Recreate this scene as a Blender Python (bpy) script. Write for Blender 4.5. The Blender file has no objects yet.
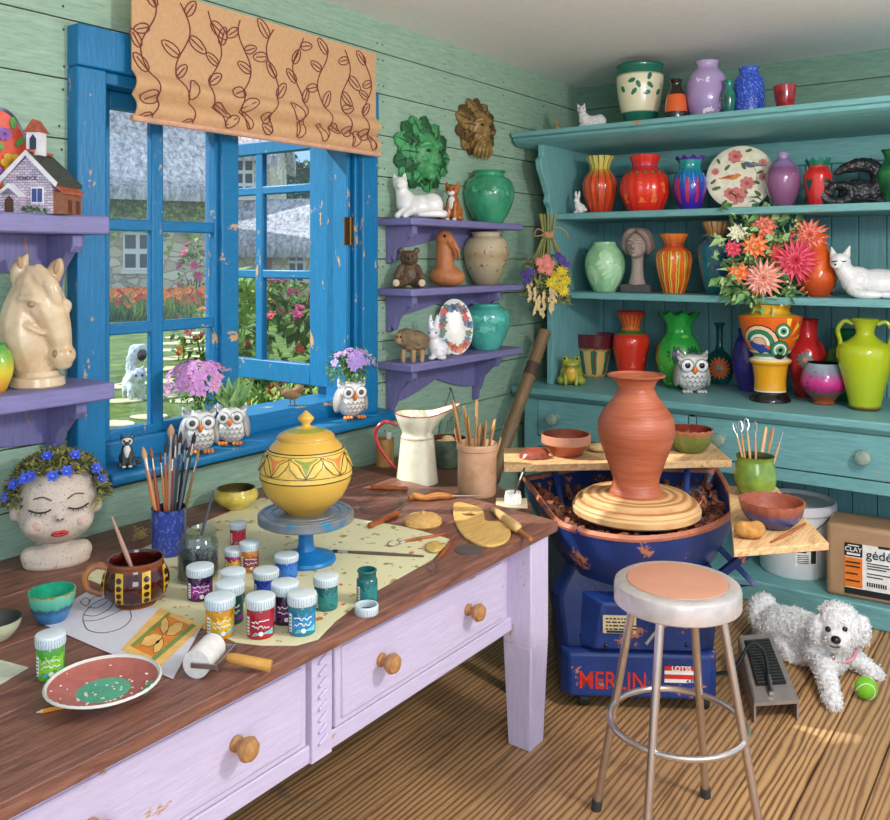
import bpy, math, random
from math import sin, cos, pi, atan2, sqrt, radians
from mathutils import Vector, Matrix, Euler
random.seed(7)
SC = bpy.context.scene; COL = SC.collection
# ------------------------------------------------------------------ camera model (level camera with a vertical lens shift)
F = 868.0; CU = 445.0; HV = 259.0; EYE = 1.6
TH = atan2(630, 868); CT = cos(TH); ST = sin(TH)
def ray(u, v=HV):
    k = (u-CU)/F
    return (CT+k*ST, ST-k*CT, (HV-v)/F)
def on_z(u, v, z):
    r = ray(u, v); t = (z-EYE)/r[2]
    return Vector((r[0]*t, r[1]*t, z)), t
def on_x(u, v, x):
    r = ray(u, v); t = x/r[0]
    return Vector((x, r[1]*t, EYE+r[2]*t)), t
def on_y(u, v, y):
    r = ray(u, v); t = y/r[1]
    return Vector((r[0]*t, y, EYE+r[2]*t)), t
def at_d(u, v, d):
    r = ray(u, v); return Vector((r[0]*d, r[1]*d, EYE+r[2]*d))
def face(u, off=0.0):           # heading that turns local -Y to the eye
    r = ray(u); return atan2(r[1], r[0])-pi/2+radians(off)
cam = bpy.data.objects.new('camera', bpy.data.cameras.new('camera')); COL.objects.link(cam)
cam.location = (0, 0, EYE); cam.rotation_euler = (pi/2, 0, TH-pi/2)
cam.data.sensor_fit = 'HORIZONTAL'; cam.data.sensor_width = 36; cam.data.lens = 36*F/890
cam.data.shift_y = -151/890; cam.data.clip_start = .02; cam.data.clip_end = 500
SC.camera = cam
# ------------------------------------------------------------------ materials
def lin(h):
    if isinstance(h, tuple): return h
    h = h.lstrip('#'); o = []
    for i in (0, 2, 4):
        x = int(h[i:i+2], 16)/255
        o.append(x/12.92 if x <= .04045 else ((x+.055)/1.055)**2.4)
    return (*o, 1)
MC = {}
class NT:
    def __init__(s, name):
        s.m = bpy.data.materials.new(name); s.m.use_nodes = True; s.t = s.m.node_tree; s.n = s.t.nodes
        s.b = s.n['Principled BSDF']
    def new(s, ty, **kw):
        n = s.n.new(ty)
        for k, v in kw.items(): setattr(n, k, v)
        return n
    def link(s, a, b): s.t.links.new(a, b)
    def coord(s, kind='Object', scale=(1, 1, 1), rot=(0, 0, 0)):
        tc = s.new('ShaderNodeTexCoord'); mp = s.new('ShaderNodeMapping'); s.link(tc.outputs[kind], mp.inputs[0])
        mp.inputs['Scale'].default_value = scale; mp.inputs['Rotation'].default_value = rot
        return mp.outputs[0]
    def noise(s, vec, scale, detail=4, rough=.55, dist=0):
        n = s.new('ShaderNodeTexNoise'); n.inputs['Scale'].default_value = scale; n.inputs['Detail'].default_value = detail
        n.inputs['Roughness'].default_value = rough; n.inputs['Distortion'].default_value = dist
        s.link(vec, n.inputs['Vector']); return n.outputs['Fac']
    def ramp(s, fac, stops, interp='LINEAR'):
        r = s.new('ShaderNodeValToRGB'); e = r.color_ramp; e.interpolation = interp
        while len(e.elements) > 1: e.elements.remove(e.elements[-1])
        e.elements[0].position = stops[0][0]; e.elements[0].color = lin(stops[0][1])
        for p, c in stops[1:]:
            x = e.elements.new(p); x.color = lin(c)
        s.link(fac, r.inputs[0]); return r.outputs[0]
    def mix(s, fac, a, b, mode='MIX'):
        m = s.new('ShaderNodeMix', data_type='RGBA', blend_type=mode)
        for i, x in ((0, fac), (6, a), (7, b)):
            if isinstance(x, (int, float)): m.inputs[i].default_value = x
            elif isinstance(x, (str, tuple)): m.inputs[i].default_value = lin(x)
            else: s.link(x, m.inputs[i])
        return m.outputs[2]
    def math(s, op, a, b=None, clamp=False):
        m = s.new('ShaderNodeMath', operation=op, use_clamp=clamp)
        for i, x in ((0, a), (1, b)):
            if x is None: continue
            if isinstance(x, (int, float)): m.inputs[i].default_value = x
            else: s.link(x, m.inputs[i])
        return m.outputs[0]
    def bump(s, h, strength, dist=.01):
        b = s.new('ShaderNodeBump'); b.inputs['Strength'].default_value = strength; b.inputs['Distance'].default_value = dist
        s.link(h, b.inputs['Height']); s.link(b.outputs[0], s.b.inputs['Normal'])
    def color(s, c):
        if isinstance(c, (str, tuple)): s.b.inputs['Base Color'].default_value = lin(c)
        else: s.link(c, s.b.inputs['Base Color'])
    def surf(s, rough=.5, metal=0, coat=0, spec=.5):
        s.b.inputs['Roughness'].default_value = rough; s.b.inputs['Metallic'].default_value = metal
        s.b.inputs['Coat Weight'].default_value = coat; s.b.inputs['Coat Roughness'].default_value = .08
        s.b.inputs['Specular IOR Level'].default_value = spec
def plain(col, rough=.5, metal=0, coat=0, var=.12, scale=30, bump=0):
    key = ('p', col, rough, metal, coat, var, scale, bump)
    if key in MC: return MC[key]
    t = NT('mat_'+str(len(MC))); v = t.coord(); n = t.noise(v, scale)
    c = lin(col); dk = tuple(x*(1-var) for x in c[:3])+(1,); lt = tuple(min(1, x*(1+var)) for x in c[:3])+(1,)
    t.color(t.ramp(n, [(.3, dk), (.7, lt)])); t.surf(rough, metal, coat)
    if bump: t.bump(n, bump)
    MC[key] = t.m; return t.m
def glazed(col, col2=None, rough=.12, scale=14, bump=0.0):      # glossy ceramic
    key = ('g', col, col2, rough, scale, bump)
    if key in MC: return MC[key]
    t = NT('mat_'+str(len(MC))); v = t.coord(); n = t.noise(v, scale, 5)
    c = lin(col); c2 = lin(col2) if col2 else tuple(x*.72 for x in c[:3])+(1,)
    t.color(t.ramp(n, [(.36, c2), (.58, c)])); t.surf(rough, 0, .25)
    if bump: t.bump(t.noise(v, scale*3), bump)
    MC[key] = t.m; return t.m
def clay(col, rough=.8, scale=40, bump=.25, var=.15): return plain(col, rough, 0, 0, var, scale, bump)
def paint(col, chip='#a8794f', grain=(1, 1, 1), thr=.66, rough=.55, var=.16, gscale=30, bump=.22, cs=5.0):
    key = ('w', col, chip, grain, thr, rough, var, gscale, bump)
    if key in MC: return MC[key]
    t = NT('mat_'+str(len(MC))); v = t.coord('Object', grain); v2 = t.coord('Object', tuple(sqrt(g) for g in grain))
    g = t.noise(v, gscale, 5, .65); c = lin(col)
    dk = tuple(x*(1-var) for x in c[:3])+(1,); lt = tuple(min(1, x*(1+var)) for x in c[:3])+(1,)
    base = t.ramp(g, [(.3, dk), (.68, lt)])
    big = t.noise(v2, cs, 8, .72)
    f = t.ramp(big, [(thr, (0, 0, 0, 1)), (thr+.015, (1, 1, 1, 1))])
    t.color(t.mix(f, base, chip)); t.surf(rough)
    t.bump(g, bump)
    MC[key] = t.m; return t.m
def wood(c1, c2, grain=(1, 1, 1), gscale=22, rough=.5, bump=.2, c3=None, lo=.3, hi=.7):
    key = ('o', c1, c2, grain, gscale, rough, bump, c3)
    if key in MC: return MC[key]
    t = NT('mat_'+str(len(MC))); v = t.coord('Object', grain)
    g = t.noise(v, gscale, 7, .68, .6)
    st = [(lo, c1), (hi, c2)] if not c3 else [(lo, c1), ((lo+hi)/2, c2), (hi, c3)]
    t.color(t.ramp(g, st)); t.surf(rough); t.bump(g, bump)
    MC[key] = t.m; return t.m
def ringed(ramp, interp='LINEAR', stripes=None, spots=None, drip=0, rough=.14, dscale=6, bump=0, rings=0, coat=.25):
    """lathe glaze on generated coordinates: bands up the height, upright stripes (n, colour, width, z0, z1), spots (scale, colour, thr, z0, z1)"""
    key = ('r', str(ramp), interp, str(stripes), str(spots), drip, rough, dscale, bump, rings)
    if key in MC: return MC[key]
    t = NT('mat_'+str(len(MC))); tc = t.new('ShaderNodeTexCoord'); sp = t.new('ShaderNodeSeparateXYZ'); t.link(tc.outputs['Generated'], sp.inputs[0])
    z = sp.outputs[2]; v = t.coord('Generated', (1, 1, .45)); n = t.noise(v, dscale, 4)
    zz = t.math('ADD', z, t.math('MULTIPLY', t.math('SUBTRACT', n, .5), drip)) if drip else z
    col = t.ramp(zz, ramp, interp)
    def window(z0, z1):
        return t.math('MULTIPLY', t.math('GREATER_THAN', zz, z0), t.math('LESS_THAN', zz, z1))
    if stripes:
        for (k, sc, w, z0, z1) in (stripes if isinstance(stripes, list) else [stripes]):
            a = t.math('ARCTAN2', t.math('SUBTRACT', sp.outputs[1], .5), t.math('SUBTRACT', sp.outputs[0], .5))
            a = t.math('ADD', a, t.math('MULTIPLY', t.math('SUBTRACT', n, .5), .25))
            f = t.math('GREATER_THAN', t.math('SINE', t.math('MULTIPLY', a, float(k))), w)
            col = t.mix(t.math('MULTIPLY', f, window(z0, z1)), col, sc)
    if spots:
        for (s_, sc, thr, z0, z1) in (spots if isinstance(spots, list) else [spots]):
            m = t.noise(t.coord('Generated'), s_, 5, .6)
            f = t.math('GREATER_THAN', m, thr)
            col = t.mix(t.math('MULTIPLY', f, window(z0, z1)), col, sc)
    t.color(col); t.surf(rough, 0, coat)
    if rings:
        w = t.math('SINE', t.math('MULTIPLY', t.math('ADD', z, t.math('MULTIPLY', n, .01)), float(rings)))
        t.bump(w, .5, .004)
    elif bump: t.bump(t.noise(t.coord('Generated'), 40, 4), bump)
    MC[key] = t.m; return t.m
def glass(col='#ffffff', gloss=.07, keep=.93):
    key = ('gl', col, gloss, keep)
    if key in MC: return MC[key]
    t = NT('mat_'+str(len(MC))); tr = t.new('ShaderNodeBsdfTransparent'); gl = t.new('ShaderNodeBsdfGlossy'); mx = t.new('ShaderNodeMixShader')
    c = lin(col); tr.inputs[0].default_value = tuple(x*keep for x in c[:3])+(1,); gl.inputs['Roughness'].default_value = .02
    mx.inputs[0].default_value = gloss; t.link(tr.outputs[0], mx.inputs[1]); t.link(gl.outputs[0], mx.inputs[2])
    t.link(mx.outputs[0], t.n['Material Output'].inputs[0]); MC[key] = t.m; return t.m
def metal(col='#c9c6c2', rough=.3): return plain(col, rough, 1.0, 0, .06, 20)
# ------------------------------------------------------------------ mesh builder
def crom(pts, n=4):
    out = []
    for i in range(len(pts)-1):
        p0 = pts[max(i-1, 0)]; p1 = pts[i]; p2 = pts[i+1]; p3 = pts[min(i+2, len(pts)-1)]
        for j in range(n):
            t = j/n
            out.append(tuple(.5*((2*b)+(-a+c_)*t+(2*a-5*b+4*c_-d)*t*t+(-a+3*b-3*c_+d)*t**3) for a, b, c_, d in zip(p0, p1, p2, p3)))
    out.append(tuple(pts[-1])); return out
class MB:
    def __init__(s, scale=1.0): s.v = []; s.f = []; s.m = []; s.k = scale
    def add(s, vs, fs, m=0):
        o = len(s.v); k = s.k
        s.v += [(p[0]*k, p[1]*k, p[2]*k) for p in vs]; s.f += [tuple(i+o for i in f) for f in fs]; s.m += [m]*len(fs); return s
    def box(s, c, d, m=0, rot=None):
        x, y, z = d[0]/2, d[1]/2, d[2]/2
        vs = [Vector((a*x, b*y, e*z)) for a in (-1, 1) for b in (-1, 1) for e in (-1, 1)]
        if rot: R = Euler([radians(a) for a in rot]).to_matrix(); vs = [R @ p for p in vs]
        vs = [p+Vector(c) for p in vs]
        return s.add(vs, [(0, 1, 3, 2), (4, 6, 7, 5), (0, 4, 5, 1), (2, 3, 7, 6), (0, 2, 6, 4), (1, 5, 7, 3)], m)
    def box2(s, a, b, m=0): return s.box([(p+q)/2 for p, q in zip(a, b)], [abs(q-p) for p, q in zip(a, b)], m)
    def ell(s, c, r, rot=None, m=0, n=16):
        if not hasattr(r, '__len__'): r = (r, r, r)
        h = n//2+1; vs = []; R = Euler([radians(a) for a in rot]).to_matrix() if rot else None
        for i in range(1, h):
            a = pi*i/h
            for j in range(n):
                b = 2*pi*j/n; p = Vector((r[0]*sin(a)*cos(b), r[1]*sin(a)*sin(b), r[2]*cos(a)))
                vs.append((R @ p if R else p)+Vector(c))
        t = len(vs)
        for zz in (1, -1):
            p = Vector((0, 0, zz*r[2])); vs.append((R @ p if R else p)+Vector(c))
        fs = []
        for i in range(h-2):
            for j in range(n):
                fs.append((i*n+j, (i+1)*n+j, (i+1)*n+(j+1) % n, i*n+(j+1) % n))
        for j in range(n):
            fs.append((t, j, (j+1) % n)); fs.append((t+1, (h-2)*n+(j+1) % n, (h-2)*n+j))
        return s.add(vs, fs, m)
    def tube(s, pts, r, m=0, n=10, smooth=0, cap=True):
        pts = [Vector(p) for p in pts]
        if not hasattr(r, '__len__'): r = [r]*len(pts)
        if smooth:
            q = crom([(*p, rr) for p, rr in zip(pts, r)], smooth); pts = [Vector(p[:3]) for p in q]; r = [max(p[3], 1e-5) for p in q]
        vs = []; fs = []; N = len(pts); up = None
        for i, p in enumerate(pts):
            t = (pts[min(i+1, N-1)]-pts[max(i-1, 0)])
            if t.length < 1e-9: t = Vector((0, 0, 1))
            t.normalize()
            if up is None: up = t.orthogonal().normalized()
            else:
                up = up-t*up.dot(t)
                up = up.normalized() if up.length > 1e-6 else t.orthogonal().normalized()
            w = t.cross(up)
            for j in range(n):
                a = 2*pi*j/n; vs.append(p+(up*cos(a)+w*sin(a))*r[i])
        for i in range(N-1):
            for j in range(n): fs.append((i*n+j, i*n+(j+1) % n, (i+1)*n+(j+1) % n, (i+1)*n+j))
        if cap: fs.append(tuple(range(n-1, -1, -1))); fs.append(tuple(range((N-1)*n, N*n)))
        return s.add(vs, fs, m)
    def lathe(s, prof, m=0, n=40, c=(0, 0, 0), wob=None, capb=True, capt=False, mf=None):
        vs = []; fs = []; ms = []
        for i, (r, z) in enumerate(prof):
            for j in range(n):
                a = 2*pi*j/n; q = wob(a, i/(len(prof)-1)) if wob else 1
                if isinstance(q, tuple): q, dz = q
                else: dz = 0
                vs.append((c[0]+r*q*cos(a), c[1]+r*q*sin(a), c[2]+z+dz))
        for i in range(len(prof)-1):
            for j in range(n):
                fs.append((i*n+j, i*n+(j+1) % n, (i+1)*n+(j+1) % n, (i+1)*n+j)); ms.append(mf(i/(len(prof)-1), prof[i]) if mf else m)
        if capb: fs.append(tuple(range(n-1, -1, -1))); ms.append(ms[0])
        if capt: fs.append(tuple(range((len(prof)-1)*n, len(prof)*n))); ms.append(ms[-1])
        o = len(s.f); s.add(vs, fs); s.m[o:] = ms; return s
    def prism(s, poly, t0, t1, ax='z', m=0):       # polygon in the plane across ax, from t0 to t1
        def P(a, b, t): return {'z': (a, b, t), 'y': (a, t, b), 'x': (t, a, b)}[ax]
        n = len(poly); vs = [P(a, b, t0) for a, b in poly]+[P(a, b, t1) for a, b in poly]
        fs = [tuple(range(n)), tuple(range(2*n-1, n-1, -1))]+[(i, i+n, (i+1) % n+n, (i+1) % n) for i in range(n)]
        return s.add(vs, fs, m)
    def loft(s, loops, m=0, cap0=True, cap1=True):
        n = len(loops[0]); vs = [p for l in loops for p in l]; fs = []
        for i in range(len(loops)-1):
            for j in range(n): fs.append((i*n+j, i*n+(j+1) % n, (i+1)*n+(j+1) % n, (i+1)*n+j))
        if cap0: fs.append(tuple(range(n-1, -1, -1)))
        if cap1: fs.append(tuple(range((len(loops)-1)*n, len(loops)*n)))
        return s.add(vs, fs, m)
    def leaf(s, p, d, up, L, W, m=0, bend=.15):     # folded four-face leaf
        p = Vector(p); d = Vector(d).normalized(); up = Vector(up); sd = d.cross(up)
        if sd.length < 1e-5: sd = d.orthogonal()
        sd.normalize(); up = sd.cross(d)
        mid = p+d*L*.5+up*L*bend*.5; tip = p+d*L-up*L*bend
        a = p+d*L*.45+sd*W/2+up*L*bend; b = p+d*L*.45-sd*W/2+up*L*bend
        return s.add([p, a, tip, b, mid], [(0, 4, 1), (1, 4, 2), (0, 3, 4), (3, 2, 4)], m)
    def cloud(s, c, r, n, L, W, ms=(0,), rng=random, shell=.5, up=.5):
        c = Vector(c)
        for i in range(n):
            d = Vector((rng.gauss(0, 1), rng.gauss(0, 1), rng.gauss(0, 1))).normalized()
            q = shell+(1-shell)*rng.random()
            p = c+Vector((d[0]*r[0]*q, d[1]*r[1]*q, d[2]*r[2]*q))
            dd = (d+Vector((rng.uniform(-1, 1), rng.uniform(-1, 1), rng.uniform(-.5, 1)*up*2))).normalized()
            s.leaf(p, dd, Vector((rng.uniform(-.5, .5), rng.uniform(-.5, .5), 1)), L*rng.uniform(.7, 1.3), W*rng.uniform(.7, 1.3), rng.choice(ms))
        return s
    def bloom(s, c, nrm, R, petals=10, layers=1, mp=0, mc=1, cen=.25, cup=.25, wid=None, rng=random):
        c = Vector(c); nrm = Vector(nrm).normalized(); a = nrm.orthogonal().normalized(); b = nrm.cross(a)
        for l in range(layers):
            q = 1-l/(layers+.4); lift = cup+.9*l/max(layers, 1)
            np_ = max(5, int(petals*(q*.5+.5)))
            for i in range(np_):
                t = 2*pi*(i+.5*(l % 2))/np_+rng.uniform(-.08, .08)
                d = (a*cos(t)+b*sin(t)+nrm*lift).normalized()
                w = wid or 2.4*pi*R*q/np_*.62
                s.leaf(c+nrm*R*.08*l+d*R*.05, d, nrm, R*q*rng.uniform(.9, 1.05), w, mp if not isinstance(mp, tuple) else mp[l % len(mp)], .1)
        if cen: s.ell(c+nrm*R*.06, (R*cen,)*3, m=mc, n=8)
        return s
    def build(s, name, mats, parent=None, loc=(0, 0, 0), rot=(0, 0, 0), bevel=0, sharp=35, smooth=True, seg=2):
        me = bpy.data.meshes.new(name); me.from_pydata(s.v, [], s.f); me.update()
        if not isinstance(mats, (list, tuple)): mats = [mats]
        for x in mats: me.materials.append(x)
        me.polygons.foreach_set('material_index', s.m)
        if smooth:
            me.polygons.foreach_set('use_smooth', [True]*len(me.polygons))
            me.set_sharp_from_angle(angle=radians(sharp))
        o = bpy.data.objects.new(name, me); COL.objects.link(o); o.location = loc; o.rotation_euler = rot
        if parent: o.parent = parent
        if bevel:
            b = o.modifiers.new('bevel', 'BEVEL'); b.width = bevel; b.segments = seg; b.limit_method = 'ANGLE'; b.angle_limit = radians(40)
        return o
def tag(o, label=None, cat=None, group=None, kind=None):
    if label: o['label'] = label
    if cat: o['category'] = cat
    if group: o['group'] = group
    if kind: o['kind'] = kind
    return o
LABELS = {}
def thing(name, label, cat, loc=(0, 0, 0), rz=0, group=None):
    o = bpy.data.objects.new(name, None); COL.objects.link(o); o.empty_display_size = .05
    o.location = loc; o.rotation_euler = (0, 0, rz); return tag(o, label, cat, group)
def struct(o, label=None):
    o['kind'] = 'structure'
    if label: o['label'] = label
    return o
def blob(name, specs, mat, parent, h=1.0, vox=.022, smooth=5, disp=None, sub=0):
    mb = MB(h)
    for sp in specs:
        if sp[0] == 'e': mb.ell(sp[1], sp[2], sp[3] if len(sp) > 3 else None)
        else: mb.tube(sp[1], sp[2], smooth=4 if len(sp[1]) > 2 else 0, n=12)
        if sp[0] == 't':
            for p, r in ((sp[1][0], sp[2][0]), (sp[1][-1], sp[2][-1])):
                if r > .012: mb.ell(p, (r*.99,)*3, n=12)
    o = mb.build(name, mat, parent)
    r = o.modifiers.new('remesh', 'REMESH'); r.mode = 'VOXEL'; r.voxel_size = vox*h; r.use_smooth_shade = True
    if smooth:
        q = o.modifiers.new('smooth', 'SMOOTH'); q.factor = .5; q.iterations = smooth
    if disp:
        tx = bpy.data.textures.new(name, disp[0]); 
        if disp[0] == 'VORONOI': tx.noise_scale = disp[1]
        else: tx.noise_scale = disp[1]
        d = o.modifiers.new('relief', 'DISPLACE'); d.texture = tx; d.strength = disp[2]; d.mid_level = .5; d.texture_coords = 'LOCAL'
    dg = bpy.context.evaluated_depsgraph_get(); dg.update()
    me = bpy.data.meshes.new_from_object(o.evaluated_get(dg)); o.modifiers.clear()
    old = o.data; o.data = me; bpy.data.meshes.remove(old); me.name = name
    if not me.materials: me.materials.append(mat)
    me.polygons.foreach_set('use_smooth', [True]*len(me.polygons)); return o
def text(name, body, size, mat, parent=None, loc=(0, 0, 0), rot=(pi/2, 0, 0), ext=.0008, align='CENTER', bold=0.0):
    cu = bpy.data.curves.new(name, 'FONT'); cu.body = body; cu.size = size; cu.extrude = ext; cu.align_x = align; cu.align_y = 'CENTER'; cu.offset = bold
    o = bpy.data.objects.new(name, cu); COL.objects.link(o)
    dg = bpy.context.evaluated_depsgraph_get(); dg.update()
    me = bpy.data.meshes.new_from_object(o.evaluated_get(dg)); bpy.data.objects.remove(o)
    o = bpy.data.objects.new(name, me); COL.objects.link(o); me.materials.clear(); me.materials.append(mat)
    o.location = loc; o.rotation_euler = rot; o.parent = parent; return o
# ------------------------------------------------------------------ vessels
def spot(u, vb, w, z=None, x=None, y=None, sz=None):
    """base centre of a round thing w px wide whose lowest front point shows at (u, vb); returns location, metres per px, depth"""
    if z is not None and x is None and y is None:
        p, d = on_z(u, vb, z); R = w/2*d/F; r = ray(u); hl = sqrt(r[0]**2+r[1]**2)
        p = p+Vector((r[0]/hl, r[1]/hl, 0))*R*.8; d = d+R*.8/hl
    elif x is not None: p, d = on_x(u, HV, x)
    else: p, d = on_y(u, HV, y)
    if z is not None: p.z = z
    return p, d/F, d
def vessel(name, label, cat, u, vb, w, vt, prof, mats, z=None, x=None, y=None, n=40, wob=None, mf=None, decals=None, inner=None, closed=False, group=None, yaw=0, t=.07, sm=4, part=None, depth=.12):
    rb = prof[0][0]; rt = prof[-1][0]
    p, s, d = spot(u, vb, w*rb, z, x, y); R = w/2*s; q = max(0, (EYE-p.z)/d)
    if x is not None: vb = HV+(EYE-z)/s+q*R*rb/s
    H = max((vb-vt)*s-q*R*(rb+rt)*.95, .2*(vb-vt)*s)
    root = thing(name, label, cat, p, face(u, yaw), group)
    mats = mats if isinstance(mats, (list, tuple)) else [mats]
    pr = [(a*R, b*H) for a, b in crom(prof, sm)]
    mb = MB()
    if closed: mb.lathe(pr, 0, n, wob=wob, mf=mf, capt=True)
    else:
        k = [i for i, (a, b) in enumerate(pr) if b >= depth*H]
        inn = [(max(pr[i][0]-t*R, .004), pr[i][1]) for i in reversed(k)]
        mb.lathe(pr, 0, n, wob=wob, mf=mf, capt=False)
        mi = len(mats)-1 if inner is None else inner
        mb.lathe([pr[-1], ((pr[-1][0]*2-t*R)/2, pr[-1][1]+.01*H)]+inn, mi, n, wob=(lambda a, f: wob(a, 1.0)) if wob and wob.__name__ == 'frill' else None, capb=False, capt=True)
    if decals: decals(mb, R, H, pr)
    o = mb.build(part or 'body', mats, root, sharp=50)
    return root, R, H, pr
def rad(pr, z):
    for (a, b), (c, d) in zip(pr, pr[1:]):
        if b <= z <= d or d <= z <= b: return a+(c-a)*((z-b)/(d-b) if abs(d-b) > 1e-9 else 0)
    return pr[-1][0]
def decal(mb, pr, poly, m, off=.0012, rings=3):
    """polygon (arc, height) in metres laid on the front of a lathe profile"""
    cx = sum(p[0] for p in poly)/len(poly); cz = sum(p[1] for p in poly)/len(poly); n = len(poly); vs = []
    for k in range(rings+1):
        q = k/rings
        for a, b in poly:
            aa = cx+(a-cx)*q; zz = cz+(b-cz)*q; r = rad(pr, zz); th = aa/max(r, 1e-4)-pi/2; r += off
            vs.append((r*cos(th), r*sin(th), zz))
    fs = []
    for k in range(rings):
        for j in range(n):
            fs.append((k*n+j, (k+1)*n+j, (k+1)*n+(j+1) % n, k*n+(j+1) % n))
    mb.add(vs, fs, m)
def circ(cx, cz, r, n=16, rz=None): return [(cx+r*cos(2*pi*i/n), cz+(rz or r)*sin(2*pi*i/n)) for i in range(n)]
def petal(cx, cz, a, r0, r1, w):
    d = (cos(a), sin(a)); e = (-d[1], d[0])
    return [(cx+d[0]*q+e[0]*k*w, cz+d[1]*q+e[1]*k*w) for q, k in ((r0, -.25), ((r0+r1)*.55, -.5), (r1*.93, -.3), (r1, 0), (r1*.93, .3), ((r0+r1)*.55, .5), (r0, .25))]
def dflower(mb, pr, cx, cz, r, n, mp, mc, off=.0015):
    for i in range(n): decal(mb, pr, petal(cx, cz, 2*pi*i/n, r*.2, r, 2*pi*r/n*.62), mp, off+.0003*(i % 2), 2)
    decal(mb, pr, circ(cx, cz, r*.3), mc, off+.001, 2)
# ------------------------------------------------------------------ light and view
SC.view_settings.view_transform = 'Standard'; SC.view_settings.look = 'None'; SC.view_settings.exposure = 0.3; SC.view_settings.gamma = 1
w = bpy.data.worlds.new('world'); SC.world = w; w.use_nodes = True
bg = w.node_tree.nodes['Background']
_n = w.node_tree.nodes; _tc = _n.new('ShaderNodeTexCoord'); _no = _n.new('ShaderNodeTexNoise'); _no.inputs['Scale'].default_value = 3.5; _no.inputs['Detail'].default_value = 6
_cr = _n.new('ShaderNodeValToRGB'); _cr.color_ramp.elements[0].position = .42; _cr.color_ramp.elements[0].color = (.45, .68, .95, 1); _cr.color_ramp.elements[1].position = .6; _cr.color_ramp.elements[1].color = (.95, .97, 1, 1)
w.node_tree.links.new(_tc.outputs['Generated'], _no.inputs['Vector']); w.node_tree.links.new(_no.outputs['Fac'], _cr.inputs[0]); w.node_tree.links.new(_cr.outputs[0], bg.inputs[0])
bg.inputs[1].default_value = 1.0
def sun(d, e, ang, col):
    l = bpy.data.lights.new('sun', 'SUN'); l.energy = e; l.angle = radians(ang); l.color = col
    o = bpy.data.objects.new('sun', l); COL.objects.link(o); o.rotation_euler = Vector(d).to_track_quat('-Z', 'Y').to_euler(); o.location = (0, 8, 8)
def area(name, loc, tgt, size, e, col):
    l = bpy.data.lights.new(name, 'AREA'); l.size = size; l.energy = e; l.color = col
    o = bpy.data.objects.new(name, l); COL.objects.link(o); o.location = loc; o.rotation_euler = (Vector(tgt)-Vector(loc)).to_track_quat('-Z', 'Y').to_euler()
sun((.52, -.74, -.74), 5.0, .6, (1, .95, .86))
pl = bpy.data.lights.new('added_key_light', 'POINT'); pl.energy = 112; pl.shadow_soft_size = .16; pl.color = (1, .95, .88)  # point light added out of view to brighten room and ceiling; no fitting
po = bpy.data.objects.new('added_key_light', pl); COL.objects.link(po); po.location = (2.1, -.55, 2.2)
area('added_rear_fill', (-1.2, -1.6, 2.0), (2.6, 1.6, 1.0), 1.5, 45, (.95, .97, 1))  # soft fill light added behind the camera
# ------------------------------------------------------------------ room shell
YW = 2.545; XB = 4.93
def wallmat():
    t = NT('green_boards'); v = t.coord('Object', (1.2, 1, 9)); g = t.noise(v, 9, 6, .65, .5)
    n2 = t.noise(t.coord('Object', (1, 1, 1)), 2.2, 3)
    base = t.ramp(g, [(.28, '#7f9c86'), (.5, '#97b59e'), (.72, '#a9c4ae')])
    t.color(t.mix(t.math('MULTIPLY', n2, .35), base, '#86a894')); t.surf(.6); t.bump(g, .35); return t.m
MWALL = wallmat(); MNAIL = plain('#3d4a43', .6); MGAP = plain('#4b3f36', .8)
WX0, WX1, WZ0, WZ1 = 1.60, 2.84, .93, 2.2
mb = MB(); zt = 1.6-8*.187+.187-.187*2+.003
rng = random.Random(3); z = 1.6-9*.187
while z < 2.66:
    z0, z1 = max(z+.0025, 0), min(z+.187-.0025, 2.68)
    if z1 > 0:
        segs = [(-1.2, XB)] if (z1 <= WZ0 or z0 >= WZ1) else [(-1.2, WX0), (WX1, XB)]
        for a, b in segs:
            mb.box2((a, YW, z0), (b, YW+.03, z1), 0)
            for nx in (-.9, -.2, .5, 1.2, 1.48, 2.99, 3.03, 3.5, 4.05, 4.5):
                if a < nx < b:
                    for dz in (.035, .15):
                        mb.ell((nx+rng.uniform(-.01, .01), YW, z0+dz), (.0045, .002, .0045), m=1, n=8)
    z += .187
mb.box2((-1.2, YW+.012, 0), (WX0, YW+.2, 2.7), 2); mb.box2((WX1, YW+.012, 0), (XB+.2, YW+.2, 2.7), 2)
mb.box2((WX0, YW+.012, 0), (WX1, YW+.2, WZ0), 2); mb.box2((WX0, YW+.012, WZ1), (WX1, YW+.2, 2.7), 2)
struct(mb.build('wall_left', [MWALL, MNAIL, MGAP], smooth=False))
mb = MB(); z = 1.6-9*.187
while z < 2.66:
    z0, z1 = max(z+.0025, 0), min(z+.187-.0025, 2.68)
    if z1 > 0: mb.box2((XB, -.6, z0), (XB+.03, YW, z1), 0)
    z += .187
mb.box2((XB+.012, -.6, 0), (XB+.2, YW, 2.7), 1)
t = NT('green_boards_back'); v = t.coord('Object', (1, 1.2, 9)); g = t.noise(v, 9, 6, .65, .5); t.color(t.ramp(g, [(.3, '#5f8272'), (.7, '#7a9c88')])); t.surf(.6); t.bump(g, .3)
struct(mb.build('wall_back', [t.m, MGAP], smooth=False))
mb = MB(); mb.box2((-.3, -.3, 2.68), (XB+.2, YW+.2, 2.78)); struct(mb.build('ceiling', clay('#f4f2ee', .9, 30, .1, .03), smooth=False))
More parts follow.
